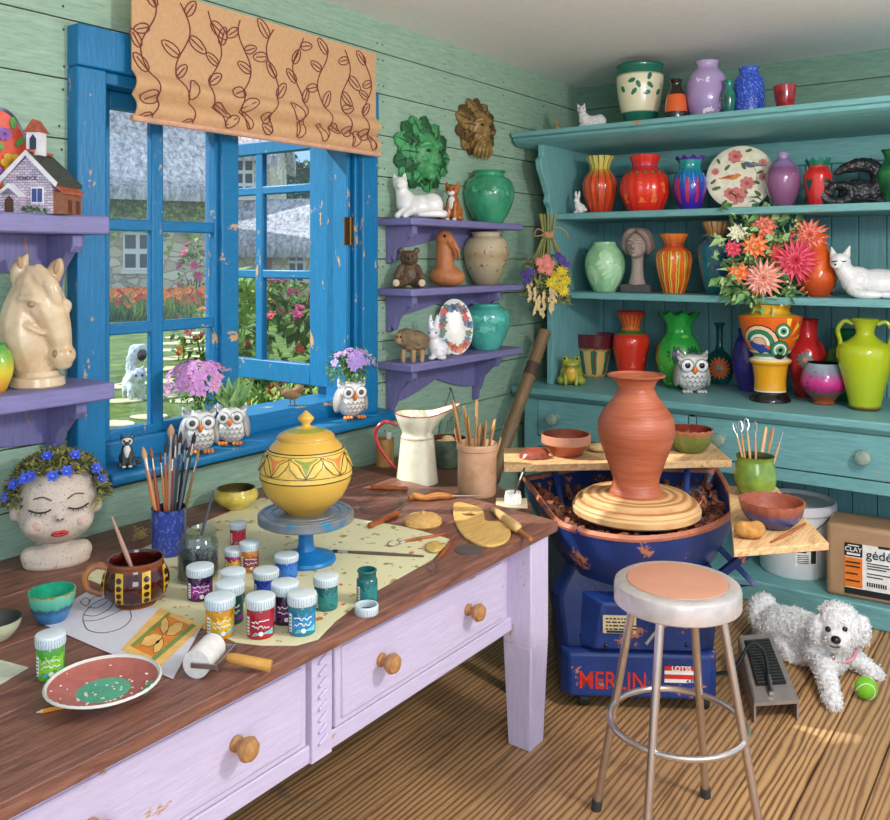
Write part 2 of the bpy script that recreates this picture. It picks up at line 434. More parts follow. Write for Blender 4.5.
# floor boards run along the window wall
def floormat():
    t = NT('floor_boards'); tc = t.new('ShaderNodeTexCoord'); sp = t.new('ShaderNodeSeparateXYZ'); t.link(tc.outputs['Object'], sp.inputs[0])
    idx = t.math('FLOOR', t.math('DIVIDE', sp.outputs[1], .165)); wn = t.new('ShaderNodeTexWhiteNoise', noise_dimensions='1D'); t.link(idx, wn.inputs['W'])
    cb = t.new('ShaderNodeCombineXYZ'); t.link(t.math('ADD', sp.outputs[0], t.math('MULTIPLY', wn.outputs[0], 40)), cb.inputs[0]); t.link(sp.outputs[1], cb.inputs[1])
    mp = t.new('ShaderNodeMapping'); mp.inputs['Scale'].default_value = (.9, 9, 1); t.link(cb.outputs[0], mp.inputs[0])
    wv = t.new('ShaderNodeTexWave', wave_type='BANDS', bands_direction='Y'); wv.inputs['Scale'].default_value = 1.7; wv.inputs['Distortion'].default_value = 7; wv.inputs['Detail'].default_value = 3; wv.inputs['Detail Scale'].default_value = 1.1
    t.link(mp.outputs[0], wv.inputs['Vector']); g = t.noise(mp.outputs[0], 4, 6, .7)
    base = t.ramp(wv.outputs['Fac'], [(.05, '#7d5836'), (.35, '#b5875a'), (.9, '#cda06a')])
    base = t.mix(t.math('MULTIPLY', wn.outputs[0], .4), base, '#8d6a4c')
    worn = t.ramp(t.noise(cb.outputs[0], 5, 6, .7), [(.6, (0, 0, 0, 1)), (.68, (1, 1, 1, 1))])
    t.color(t.mix(t.math('MULTIPLY', worn, .55), base, '#6c625c')); t.surf(.5); t.bump(g, .35); return t.m
mb = MB(); y = -2.145
while y < YW:
    mb.box2((-1.5, y+.003, -.03), (XB, min(y+.162, YW), 0), 0); y += .165
mb.box2((-1.5, -2.2, -.1), (XB, YW, -.02), 1)
struct(mb.build('floor', [floormat(), plain('#2a1a12', .9)], smooth=False))
# ------------------------------------------------------------------ window
BLUE = paint('#0570a4', '#c9a06a', (6, 6, 1), .625, .42, .14, 14, .2, 7); BLUEX = paint('#0570a4', '#c9a06a', (1, 6, 6), .62, .42, .14, 14, .2, 7)
win = thing('window_1', None, None, (0, 0, 0)); struct(win, 'blue painted wooden casement window with chipped paint')
mb = MB(); yf = 2.49
mb.box2((1.50, yf, .90), (1.602, YW+.01, 2.199)); mb.box2((2.828, yf, .90), (2.93, YW+.01, 2.199)); mb.box2((1.50, yf-.005, 2.2), (2.93, YW+.01, 2.33))
mb.box2((WX0-.02, 2.51, .93), (WX0+.012, YW+.2, 2.2)); mb.box2((WX1-.03, 2.52, .93), (WX1+.01, YW+.2, 2.2)); mb.box2((2.775, 2.535, .93), (2.80, 2.66, 2.2)); mb.box2((WX0, 2.51, 2.16), (WX1, YW+.2, 2.2))
mb.build('casing', BLUE, win, bevel=.006)
mb = MB(); mb.box2((WX0, 2.55, .93), (WX1, 2.74, 1.0)); mb.box2((2.12, 2.56, 1.0), (2.2, 2.66, 2.16)); mb.build('frame_rail', BLUEX, win, bevel=.005)
mb = MB(); mb.prism([(2.56, .935), (2.425, .928), (2.415, .915), (2.42, .89), (2.56, .885)], 1.575, 2.985, 'x'); mb.build('sill', BLUEX, win, bevel=.008)
PANE = glass('#f4fbff', .05, .97)
def sash(name, W, z0, z1, stl, str_, mv, rows, loc, rz):
    s = MB(); s.box2((0, -.02, z0), (stl, .02, z1)); s.box2((W-str_, -.02, z0), (W, .02, z1)); s.box2((stl-.002, -.0192, z1-.06), (W-str_+.002, .0192, z1-.0006)); s.box2((stl-.002, -.0192, z0+.0006), (W-str_+.002, .0192, rows[0]))
    o = s.build(name, BLUE, win, loc, (0, 0, rz), bevel=.005)
    g = MB(); g.box2((mv-.025, -.016, rows[0]-.01), (mv+.025, .016, z1-.05)); g.build('muntin', BLUE, o, bevel=.007)
    for zz in rows[1:]:
        g = MB(); g.box2((stl-.01, -.014, zz-.02), (W-str_+.01, .014, zz+.02)); g.build('muntin', BLUEX, o, bevel=.006)
    xs = [stl, mv, W-str_]; zs = rows+[z1-.06]
    for i in range(2):
        for j in range(len(zs)-1):
            g = MB(); g.box2((xs[i], -.002, zs[j]), (xs[i+1], .002, zs[j+1])); g.build('pane', PANE, o, smooth=False)
    return o
sash('fixed_sash', .575, .985, 2.16, .06, .085, .247, [1.03, 1.365, 1.715], (1.615, 2.605, 0), 0)
lf = sash('casement', .75, 1.035, 2.15, .15, .06, .485, [1.13, 1.53, 1.92], (2.795, 2.61, 0), pi/2)
BRS = metal('#6b5232', .45)
for zz in (1.16, 1.72):
    h = MB(); h.box((2.787, 2.533, zz), (.06, .006, .12)); h.tube([(2.787, 2.528, zz-.06), (2.787, 2.528, zz+.06)], .007)
    for a in (-.018, .018):
        for b in (-.04, 0, .04): h.ell((2.787+a, 2.529, zz+b), .004, n=8)
    tag(h.build('hinge', BRS, win), 'dark brass hinge')
# blind
t = NT('blind_cloth'); v = t.coord('Object', (1, 1, 1)); n = t.noise(v, 60, 3); t.color(t.ramp(n, [(.3, '#ddb184'), (.7, '#e9c598')])); t.surf(.85); t.bump(n, .1); BLIND = t.m
tr = t.new('ShaderNodeBsdfTranslucent'); tr.inputs[0].default_value = lin('#f6cf7c'); mx = t.new('ShaderNodeMixShader'); mx.inputs[0].default_value = .35
t.link(t.b.outputs[0], mx.inputs[1]); t.link(tr.outputs[0], mx.inputs[2]); t.link(mx.outputs[0], t.n['Material Output'].inputs[0])
bl = thing('roman_blind', 'cream window blind with brown trailing leaf pattern, drawn up over the blue window', 'blind', (2.265, 2.45, 2.05))
def by(zz): return -.028*abs(sin(min(zz, .16)/.16*pi*2.0))*(1 if zz < .16 else 0)-.012*max(0, (.3-zz))
prof = [(by(i*.01), i*.01) for i in range(0, 45)]; prof2 = [(a+.006, b) for a, b in reversed(prof)]
mb = MB(); mb.prism(prof+prof2, -.60, .60, 'x'); cl = mb.build('cloth', BLIND, bl, sharp=60)
mb = MB(); rng = random.Random(11)
def vine(pts, r=.0022): mb.tube([(a, by(b)-.0022, b) for a, b in pts], r, n=5)
def leafline(x, z_, a, L):
    d = (cos(a), sin(a)); e = (-d[1], d[0]); pts = []
    for i in range(13):
        q = i/12*2*pi; l = (1-cos(q))/2*L; ww = sin(q)*L*.3*(1-.3*(1-cos(q))/2); pts.append((x+d[0]*l+e[0]*ww, max(.004, z_+d[1]*l+e[1]*ww)))
    vine(pts); vine([(x, z_), (x+d[0]*L*.8, max(.004, z_+d[1]*L*.8))])
for k in range(9):
    x0 = -.54+k*.135; pts = [(x0+.03*sin(i*.8+k), .02+i*.036) for i in range(12)]; vine(crom(pts, 3))
    for i in range(0, 12, 2): leafline(pts[i][0], pts[i][1], rng.choice([.5, 2.6, -.5, 3.6, 1.1, 2.1])+rng.uniform(-.3, .3), rng.uniform(.06, .085))
mb.build('leaf_pattern', plain('#7c3a34', .8), cl)
mb = MB(); mb.tube([(-.61, -.012, .002), (.61, -.012, .002)], .011); mb.build('hem_bar', plain('#cf9f80', .7), bl)
# ------------------------------------------------------------------ garden
G = .25
def ground():
    t = NT('lawn'); v = t.coord('Object'); n = t.noise(v, 3.2, 9, .82); b = t.noise(v, .8, 3)
    t.color(t.mix(t.math('MULTIPLY', b, .5), t.ramp(n, [(.34, '#22380f'), (.5, '#56772a'), (.66, '#9cab52')]), '#7d8c40')); t.surf(.9); t.bump(n, .8, .05); return t.m
mb = MB(); mb.box2((-30, 2.9, G-.3), (60, 70, G)); struct(mb.build('garden_lawn', ground(), smooth=False), 'green garden lawn seen through the window')
def gp(u, v): return on_z(u, v, G)[0]
MSTONE = clay('#d9cfa4', .9, 6, .4, .2); rng = random.Random(5)
path = [(118, 425), (150, 418), (190, 425), (125, 402), (158, 398), (188, 402), (135, 385), (170, 382), (200, 386), (150, 371), (180, 369), (205, 372), (165, 360), (190, 358), (174, 351), (196, 350), (180, 344), (198, 342), (186, 338), (200, 334), (122, 445), (165, 440), (140, 376), (115, 388)]
words = ['near', 'next', 'farther']
for i, (u, v) in enumerate(path):
    p = gp(u, v); s = p.xy.length/F*(11+3*rng.random()); m = MB()
    poly = [(s*rng.uniform(.85, 1.1)*cos(a*pi/4), s*1.6*rng.uniform(.85, 1.1)*sin(a*pi/4)) for a in range(8)]
    m.prism(poly, 0, .02); o = m.build('paving_stone', MSTONE, None, p, (0, 0, rng.random()), bevel=.008)
    tag(o, 'irregular pale stone set in the lawn as part of the garden path', 'paving stone', 'stones of the garden path')
LEAFG = [plain('#3f6a2c', .7, var=.2), plain('#6d9440', .7, var=.2), plain('#98b455', .7, var=.2)]; LEAFD = [plain('#24451f', .8), plain('#3b5e2a', .8), plain('#567a38', .8)]
PINK = plain('#d8437f', .6); RED = plain('#d22c2c', .6); ORNG = plain('#f58a34', .6); MAG = plain('#a8286e', .6); YEL = plain('#f4c542', .6)
def bush(name, label, cat, p, r, n, L, leaves, fl=None, nf=0, fr=.05, fname='flower', seed=1, stuff=False):
    rg = random.Random(seed); root = thing(name, label, cat, p)
    m = MB(); m.cloud((0, 0, r[2]*.9), r, n, L, L*.5, (0, 1, 2), rg, .55)
    for k in range(6): m.tube([(0, 0, -.02), (rg.uniform(-.5, .5)*r[0], rg.uniform(-.5, .5)*r[1], r[2]*.9)], .012, 0, 5)
    m.build('foliage', leaves, root, smooth=False)
    if nf:
        ms = fl if isinstance(fl, list) else [fl]; ps = []
        for k in range(nf):
            d = Vector((rg.gauss(0, 1), rg.gauss(0, 1)-.7, rg.gauss(0, .8)+.3)).normalized()
            ps.append((Vector((d[0]*r[0], d[1]*r[1], r[2]*.9+d[2]*r[2])), d))
        for p_, d in ps:
            m = MB(); m.bloom((0, 0, 0), d, fr*rg.uniform(.8, 1.2), 7, 2, 0, 0, .25, .5, rng=rg); m.build(fname, rg.choice(ms), root, p_, smooth=False)
    return root
# orange flower bed: nobody could count these
def bed(name, label, cat, u0, u1, v, dd, h, n, ms, seed):
    rg = random.Random(seed); m = MB(); a = gp(u0, v); b = gp(u1, v); out = (a.xy.normalized()+b.xy.normalized()).normalized()
    for k in range(n):
        t_ = rg.random(); q = a.lerp(b, t_)+Vector((out.x, out.y, 0))*rg.uniform(0, dd); hh = h*rg.uniform(.5, 1.1)
        for j in range(2): m.leaf(q, (rg.uniform(-.4, .4), rg.uniform(-.4, .4), 1), (0, -1, .3), hh*1.05, .06, rg.choice((0, 1)))
        if rg.random() < .55: m.bloom(q+Vector((rg.uniform(-.1, .1), 0, hh)), (rg.uniform(-.4, .4)-.4, -.8, .5), .075, 5, 1, 2 if rg.random() < .8 else 3, 2, 0, .4, rng=rg)
    return tag(m.build(name, ms, None, smooth=False), label, cat, kind='stuff')
bed('flower_bed', 'bed of orange flowers along the front of the thatched cottage', 'flowers', 60, 212, 322, 2.4, .6, 800, [LEAFG[1], LEAFG[2], ORNG, RED], 3)
def stonemat(c1, c2, sc):
    t = NT('stone_wall'); v = t.coord('Object', (1, 1, 1.5)); vo = t.new('ShaderNodeTexVoronoi', feature='F1'); vo.inputs['Scale'].default_value = sc; t.link(v, vo.inputs['Vector'])
    ve = t.new('ShaderNodeTexVoronoi', feature='DISTANCE_TO_EDGE'); ve.inputs['Scale'].default_value = sc; t.link(v, ve.inputs['Vector'])
    col = t.mix(t.new('ShaderNodeSeparateColor').outputs[0], c1, c2); sc_ = t.n[-1]
    sepc = [x for x in t.n if x.bl_idname == 'ShaderNodeSeparateColor'][0]; t.link(vo.outputs['Color'], sepc.inputs[0])
    e = t.ramp(ve.outputs['Distance'], [(.02, (0, 0, 0, 1)), (.07, (1, 1, 1, 1))]); t.color(t.mix(e, '#bdb39f', col)); t.surf(.9); t.bump(e, .5, .04); return t.m
STONE = stonemat('#fff2da', '#ccb599', 2.6)
t = NT('thatch'); v = t.coord('Object', (2.2, 2.2, .7)); n = t.noise(v, 3.5, 8, .8, .4); t.color(t.ramp(n, [(.36, '#6f6a72'), (.5, '#c4bfc6'), (.62, '#f4f0f2')])); t.surf(.95); t.bump(n, .9, .06); THATCH = t.m
WHITE = plain('#f2f1ec', .5, var=.03); DKGLASS = plain('#3a4650', .15); BRICK = clay('#b0663f', .9, 8, .4, .25)
def cwindow(root, x, y, z, W, H, nx=2, ny=3, arch=False):
    f = MB(); f.box((x, y, z), (W, .08, H)); f.box((x, y-.03, z-H/2-.05), (W*1.15, .16, .08))
    o = f.build('window', WHITE, root, smooth=False)
    for i in range(nx):
        for j in range(ny):
            g = MB(); w_ = W/nx*.72; h_ = H/ny*.72; g.box((x-W/2+W/nx*(i+.5), y-.045, z-H/2+H/ny*(j+.5)), (w_, .02, h_)); g.build('pane', DKGLASS, o, smooth=False)
    if arch:
        g = MB(); g.prism([(x+(W*.62)*cos(a*pi/8), z+H*.45+W*.35*sin(a*pi/8)) for a in range(9)]+[(x+(W*.5)*cos(a*pi/8), z+H*.45+W*.22*sin(a*pi/8)) for a in range(8, -1, -1)], y-.06, y, 'y'); g.build('brick_arch', BRICK, root, smooth=False)
def cottage(name, label, u, vbase, W, D, hw, hr, over=.35, off=0, droop=.0):
    p = gp(u, vbase); root = thing(name, label, 'cottage', p, face(u, off))
    m = MB(); m.box2((-W/2, 0, -.2), (W/2, D, hw)); m.prism([(0, hw-.02), (D, hw-.02), (D/2, hw+hr*.9)], -W/2, W/2, 'x'); m.build('wall', STONE, root, smooth=False)
    loops = []
    N = 14
    for i in range(N+1):
        x = -W/2-over+(W+2*over)*i/N; e = abs(2*i/N-1); dr = droop*max(0, e-.6)
        A = [(-over-.1, hw-.35), (-over-.15, hw-.05), (-over*.3, hw+.35), (D*.25, hw+hr*.62), (D*.46, hw+hr+.22), (D*.54, hw+hr+.22), (D*.75, hw+hr*.62), (D+over, hw+.1), (D+over, hw-.35), (D*.8, hw+hr*.3), (D/2, hw+hr*.75), (D*.2, hw+hr*.3)]
        loops.append([(x, a, b-dr) for a, b in A])
    m = MB(); m.loft(loops); m.build('thatched_roof', THATCH, root, sharp=70)
    return root
A = cottage('cottage', 'large thatched stone cottage with ivy behind the orange flowers', 112, 312, 5.4, 4.5, 3.2, 3.2, .4, 8)
cwindow(A, .62, 0, 1.55, .72, .98, 2, 2)
B = cottage('cottage', 'tall pale cottage gable under a thatched roof, with arched white upper window', 226, 300, 2.9, 3.0, 4.9, 2.4, .3, -14, .5)
cwindow(B, .45, -.02, 4.0, .95, 1.25, 3, 3, True)
C = cottage('cottage', 'low thatched cottage wing with red brick corner and small white window', 268, 302, 3.0, 2.6, 1.75, 1.35, .25, -22)
cwindow(C, .95, 0, 1.1, .5, .95, 2, 3)
m = MB(); m.box((-.05, -.02, .8), (.35, .1, 1.7)); m.build('brick_corner', BRICK, C, smooth=False)
IV = random.Random(9); m = MB()
for k in range(900):
    x = IV.uniform(-2.9, 2.4); zz = 3.1-abs(IV.gauss(0, .55)) if x > -.6 else IV.uniform(.2, 3.1)
    if abs(x-.62) < .42 and zz < 2.05: continue
    m.leaf((x, -.06-IV.random()*.15, zz), (IV.uniform(-1, 1), -.6, IV.uniform(-1, .4)), (0, -1, .4), .2, .15, IV.choice((0, 1, 2)))
tag(m.build('ivy', LEAFG, None, A.location, A.rotation_euler, smooth=False), 'green ivy climbing the front of the thatched cottage', 'ivy')
bush('rose_bush', 'tall shrub with pink roses against the cottage wall', 'rose bush', gp(196, 313), (.45, .35, .95), 160, .2, LEAFG, [PINK], 14, .14, seed=4)
bush('shrub', 'round pale green shrub at the end of the orange flower bed', 'shrub', gp(182, 316), (.45, .3, .35), 140, .18, [LEAFG[2], LEAFG[1], LEAFG[2]], seed=6)
bush('flowering_shrub', 'low shrub with red flowers beside the path, left of the casement', 'shrub', gp(203, 366), (.45, .4, .38), 240, .12, LEAFG, [RED, ORNG], 34, .07, seed=8)
bush('rose_bush', 'rose bush with red blooms and broad dark leaves behind the right casement panes', 'rose bush', gp(291, 420), (.42, .3, .52), 300, .16, LEAFD, [RED, PINK], 26, .06, seed=12)
bush('grassy_shrub', 'feathery yellow green shrub behind the left casement panes', 'shrub', gp(236, 372), (.33, .3, .6), 420, .2, [LEAFG[2], LEAFG[2], LEAFG[1]], seed=13)
bush('flowering_shrub', 'low purple-flowered shrub behind the lower left casement pane', 'shrub', gp(258, 402), (.26, .25, .2), 200, .09, LEAFG, [MAG, PINK], 30, .05, seed=14)
bush('rose_bush', 'distant bank of magenta roses below the thatched wing', 'rose bush', gp(272, 322), (1.5, .5, .45), 320, .2, LEAFG, [MAG, PINK], 40, .13, seed=15)
bush('flowering_shrub', 'low bed of red flowers and yellow green leaves just outside under the open casement', 'shrub', gp(268, 455), (.55, .2, .24), 420, .09, [LEAFG[1], LEAFG[2], LEAFG[0]], [RED, YEL], 22, .05, seed=16)
def tree(label, p, h, r, n, seed, leaves):
    root = thing('tree', label, 'tree', p); rg = random.Random(seed); m = MB(); m.tube([(0, 0, -.1), (.1, 0, h*.5), (0, .1, h*.8)], [.22, .16, .06]); m.build('trunk', clay('#6b5440', .9, 10), root)
    m = MB()
    for k in range(7): m.cloud((rg.uniform(-.5, .5)*r[0], rg.uniform(-.5, .5)*r[1], h*.7+rg.uniform(-.4, .6)*r[2]), [x*.6 for x in r], n//7, .38, .24, (0, 1, 2), rg, .5)
    m.build('foliage', leaves, root, smooth=False)
tree('rounded leafy tree standing against the sky behind the cottages', at_d(288, 301, 40).xy.to_3d()+Vector((0, 0, G)), 7.4, (2.0, 1.7, 1.9), 1300, 21, LEAFD)
tree('dark green tree right of the low thatched wing', at_d(318, 303, 38).xy.to_3d()+Vector((0, 0, G)), 5.2, (1.6, 1.3, 1.8), 900, 22, LEAFD)
tree('broad dark tree behind the thatched cottages', at_d(205, 301, 44).xy.to_3d()+Vector((0, 0, G)), 4.4, (3.5, 1.3, 2.2), 1100, 23, LEAFD)
# ------------------------------------------------------------------ teal dresser
TG = '#6fa7a8'
TEAL = paint(TG, '#b5825c', (1, 1, 7), .67, .5, .16, 12, .25, 5)      # grain along y (boards across)
TEALY = paint(TG, '#b5825c', (7, 1, 7), .655, .5, .16, 10, .25, 5)
TEALV = paint(TG, '#a97c60', (7, 7, .8), .665, .5, .16, 10, .25, 5)
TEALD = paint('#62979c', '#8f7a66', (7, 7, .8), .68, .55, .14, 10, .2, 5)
dr = thing('dresser', 'tall teal painted dresser of open shelves over drawers, against the back wall', 'dresser', (4.5, 1.4, 0))
def D(b, name, m, bevel=.004, par=None, **k):
    b.v = [(x-4.5, y-1.4, z) for x, y, z in b.v]; return b.build(name, m, par or dr, bevel=bevel, **k)
YL, YR = 2.36, .30                     # inner left and right ends of the upper part
UX = 4.30; BX = 4.86                   # front of shelves, back boards
ZA, ZB, ZC, ZT = 1.855, 1.417, .90, 2.298
b = MB(); y = YR-.05
while y < YL+.02:
    b.box2((BX, y+.002, .88), (BX+.02, min(y+.128, YL+.02), 2.28)); y += .13
b.box2((BX+.012, YR-.05, .1), (BX+.03, YL+.03, 2.29)); D(b, 'back_boards', TEALD, .002)
b = MB()
side = [(BX+.03, .9), (UX-.03, .9), (UX-.03, ZA-.02), (UX-.04, ZA+.03), (UX-.075, ZA+.06), (UX-.06, ZA+.10), (UX-.10, ZA+.16), (UX-.15, ZA+.24), (UX-.16, ZA+.29), (UX-.13, ZA+.31), (UX-.13, ZT-.06), (BX+.03, ZT-.06)]
b.prism([(p, q) for p, q in side], 0, .035, 'y'); b.v = [(x, y+YL, z) for x, y, z in b.v]; D(b, 'side_panel', TEALV)
b = MB(); b.prism(side, YR-.035, YR, 'y'); D(b, 'side_panel', TEALV)
for zz in (ZA, ZB):
    b = MB(); b.box2((UX, YR, zz-.036), (BX, YL+.002, zz)); D(b, 'shelf', TEALY, .005)
b = MB(); cx0 = 4.10
prof = [(cx0, ZT), (cx0, ZT-.025), (cx0+.02, ZT-.03), (cx0+.02, ZT-.045), (cx0+.06, ZT-.07), (BX+.03, ZT-.07), (BX+.03, ZT)]
b.prism(prof, YR-.15, 2.525, 'y'); D(b, 'cornice', TEALY)
b = MB(); b.box2((BX-.03, YR, ZT-.20), (BX, YL, ZT-.07)); D(b, 'frieze', TEALY)
b = MB(); b.prism([(4.10, ZC), (4.10, ZC-.035), (4.115, ZC-.045), (4.13, ZC-.06), (BX+.03, ZC-.06), (BX+.03, ZC)], YR-.12, 2.525, 'y'); D(b, 'counter', TEALY, .006)
# drawer carcass
b = MB(); yl = 2.47; fx = 4.15
b.box2((fx, yl-.085, .06), (fx+.06, yl, ZC-.05)); b.box2((fx, 1.498, .63), (fx+.05, 1.535, ZC-.05)); b.box2((fx, YR-.08, .575), (fx+.05, yl-.08, .632)); b.box2((fx, YR-.08, ZC-.075), (fx+.05, yl-.08, ZC-.05))
b.box2((fx+.05, yl-.03, .06), (BX, yl, ZC-.05)); b.box2((fx+.05, YR-.08, .58), (BX, yl-.03, .60)); D(b, 'carcass', TEAL)
b = MB(); y = YR-.08
while y < yl-.03:
    b.box2((4.60, y+.002, .1), (4.615, min(y+.108, yl-.03), .6)); y += .11
D(b, 'lower_boards', TEALD, .002)
b = MB(); b.box2((4.12, YR-.12, 0), (4.62, yl+.02, .10)); D(b, 'plinth', TEALY, .008)
KN = wood('#5d7c78', '#a9b7a4', (1, 1, 4), 20, .4)
for (a, c_, ks) in ((1.54, yl-.09, (2.27, 1.72)), (YR-.05, 1.493, (1.37, .742))):
    b = MB(); b.box2((fx-.006, a, .638), (fx+.02, c_, .835)); b.box2((fx+.02, a+.03, .65), (BX-.1, c_-.03, .80)); d = D(b, 'drawer', TEALY, .004)
    for ky in ks:
        k = MB(); k.lathe([(.024, 0), (.024, .008), (.014, .012), (.013, .028), (.026, .036), (.034, .05), (.03, .064), (.012, .07)], 0, 20, capt=True)
        o = k.build('knob', KN, d, (fx-.006-4.5, ky-1.4, .742), (0, -pi/2, 0))
# ------------------------------------------------------------------ purple wall shelves
PUR = paint('#7a76a6', '#b0805c', (1, 7, 7), .66, .5, .15, 10, .2, 5); PURV = paint('#7470a0', '#a87c60', (7, 7, 1), .67, .5, .15, 10, .2, 5)
def wshelf(label, x0, x1, z, dep, th, bx, hb, apron=.13, scallop=False):
    r = thing('wall_shelf', label, 'shelf', ((x0+x1)/2, YW, z)); cx = (x0+x1)/2
    m = MB(); m.box2((x0-cx, -dep, -th), (x1-cx, -.001, 0)); m.build('shelf_board', PUR, r, bevel=.006)
    a, c_ = bx[0]-cx, bx[-1]-cx; n = 16
    bot = [(a+(c_-a)*i/n, -th-apron*(.55+.45*abs(cos(pi*i/n*1.0))) - (.0)) for i in range(n+1)]
    m = MB(); m.prism([(a, -th), (c_, -th)]+bot[::-1], -.018, -.001, 'y'); m.build('apron', PURV, r, bevel=.002)
    for i, xx in enumerate(bx):
        e = dep*.8; pr = [(-.001, -th), (-e, -th), (-e, -th-.035), (-e*.9, -th-.055), (-e*.78, -th-.05), (-e*.62, -th-.075), (-e*.4, -th-.11), (-e*.3, -th-.16), (-.03, -th-hb*.8), (-.026, -th-hb*.97), (-.013, -th-hb), (-.001, -th-hb)]
        m = MB(); m.prism(pr, xx-cx-.017, xx-cx+.017, 'x'); m.build('bracket', PURV, r, bevel=.004)
    return r
SY = 2.345
T1, T2, T3 = 1.782, 1.468, 1.138
wshelf('purple wall shelf right of the window, topmost of three, with a green vase', 2.985, 3.93, T1, .2, .032, (3.06, 3.76), .17, .10)
wshelf('purple wall shelf right of the window, middle of three, with the teddy bear', 2.985, 3.93, T2, .2, .032, (3.06, 3.76), .17, .10)
wshelf('purple wall shelf right of the window, lowest of three, with a turquoise vase', 2.985, 3.93, T3, .2, .036, (3.06, 3.76), .235, .16)
wshelf('upper purple wall shelf at the left edge, carrying the little house ornament', .35, 1.52, 1.728, .2, .055, (.55, 1.05, 1.44), .17, .12)
wshelf('lower purple wall shelf at the left edge, carrying the horse head', .35, 1.52, 1.232, .225, .05, (.55, 1.05, 1.44), .22, .14)
# ------------------------------------------------------------------ work table
TB = .72
TTOP = wood('#54332a', '#7d5142', (.9, 9, 9), 7, .42, .25, '#9a6b57')
LAV = paint('#cdc0da', '#b98d5b', (1, 7, 7), .63, .55, .07, 12, .25, 5); LAVV = paint('#cfc2dc', '#b98d5b', (7, 7, 1), .605, .55, .07, 12, .25, 4)
FR = on_z(558, 521, TB)[0]; BRr = on_z(352, 466, TB)[0]
yf = FR.y; yb = YW-.004
tb = thing('work_table', 'long work table with dark brown plank top and lavender painted drawers', 'table', (1.6, 2.0, 0))
def TBL(b, name, m, bevel=.004, par=None, **k):
    b.v = [(x-1.6, y-2.0, z) for x, y, z in b.v]; return b.build(name, m, par or tb, bevel=bevel, **k)
b = MB(); rows = [yf, yf+.27, yf+.56, yf+.85, yb]
def xe(y): return FR.x+(BRr.x-FR.x)*(y-yf)/(BRr.y-yf)
for i in range(4):
    y0, y1 = rows[i]+(.0012 if i else 0), rows[i+1]-.0012
    b.prism([(.3, y0), (xe(y0), y0), (xe(y1), y1), (.3, y1)], TB-.034, TB, 'z')
TBL(b, 'table_top', TTOP, .003)
fy = yf+.085; zt = TB-.036; zd = .385
def TLEG(x0):
    b = MB(); b.box2((x0, yf+.012, zd-.045), (x0+.115, yf+.12, zt)); b.prism([(x0, yf+.012), (x0+.115, yf+.012), (x0+.115, yf+.12), (x0, yf+.12)], 0, zd-.04, 'z')
    b.v = [(p if p[2] > .3 else (x0+.0575+(p[0]-x0-.0575)*.78, yf+.066+(p[1]-yf-.066)*.78, p[2])) for p in b.v]; return TBL(b, 'leg', LAVV, .005)
def TLEGB(x0, dy):
    b = MB(); b.box2((x0, yf+dy, 0), (x0+.09, yf+dy+.09, zt)); return TBL(b, 'leg', LAVV, .005)
lx = 2.425
TLEG(lx); TLEG(.42); TLEGB(2.50, .92); TLEGB(.42, .92)
b = MB(); b.box2((.42, fy+.02, zd), (lx+.01, fy+.04, zt)); b.box2((.53, fy, zd-.0), (lx, fy+.03, zd+.045)); b.box2((.53, fy, zt-.03), (lx, fy+.03, zt)); b.box2((lx+.06, yf+.1, zd), (lx+.09, yb-.1, zt)); b.box2((.44, yf+.1, zd), (.46, yb-.1, zt)); TBL(b, 'apron', LAV)
kn = wood('#8f6238', '#c9955c', (1, 1, 5), 30, .4)
dx0 = on_y(334, 690, fy)[0].x; dx1 = on_y(503, 600, fy)[0].x; W_ = dx1-dx0
for i, (a, c_, ks) in enumerate(((dx0, dx1, (378, 466)), (dx0-.10-W_, dx0-.10, None))):
    b = MB(); b.box2((a, fy-.004, zd+.05), (c_, fy+.018, zt-.034)); b.box2((a+.02, fy-.010, zd+.067), (c_-.02, fy, zt-.052)); d = TBL(b, 'drawer', LAV, .004)
    xs = [on_y(378, 671, fy)[0].x, on_y(465, 617, fy)[0].x] if ks else [a+W_*.28, a+W_*.72]
    for xx in xs:
        k = MB(); k.lathe([(.018, 0), (.018, .005), (.011, .009), (.011, .02), (.021, .027), (.027, .04), (.022, .052), (.008, .056)], 0, 20, capt=True); k.build('knob', kn, d, (xx-1.6, fy-.01-2.0, (zd+zt)/2+.01), (pi/2, 0, 0))
b = MB(); px = dx0-.05
b.box2((px-.035, fy-.008, zd), (px+.035, fy+.02, zt))
for k in range(9): b.tube([(px-.014, fy-.012, zd+.04+k*.028), (px+.014, fy-.012, zd+.054+k*.028)], .005, n=6)
TBL(b, 'carved_post', LAV, .002)
# low bench behind the table end
BZ = .70
SB = wood('#4d352a', '#74513f', (9, 1, 9), 7, .5)
be = thing('side_bench', 'dark brown bench behind the work table, holding the pitcher and crock', 'bench', (2.9, 2.1, 0))
m = MB(); e0 = xe(1.62)+.012; e1 = xe(2.5)+.012; m.prism([(e0-2.9, 1.62-2.1), (2.775-2.9, 1.62-2.1), (3.12-2.9, .10), (3.12-2.9, .40), (e1-2.9, .40)], BZ-.035, BZ, 'z'); m.build('bench_top', SB, be, bevel=.003)
for (a, c_) in ((-.16, -.43), (.12, .06), (-.04, .36), (.16, .36)):
    m = MB(); m.box2((a-.02, c_-.02, 0), (a+.02, c_+.02, BZ-.035)); m.build('leg', SB, be)
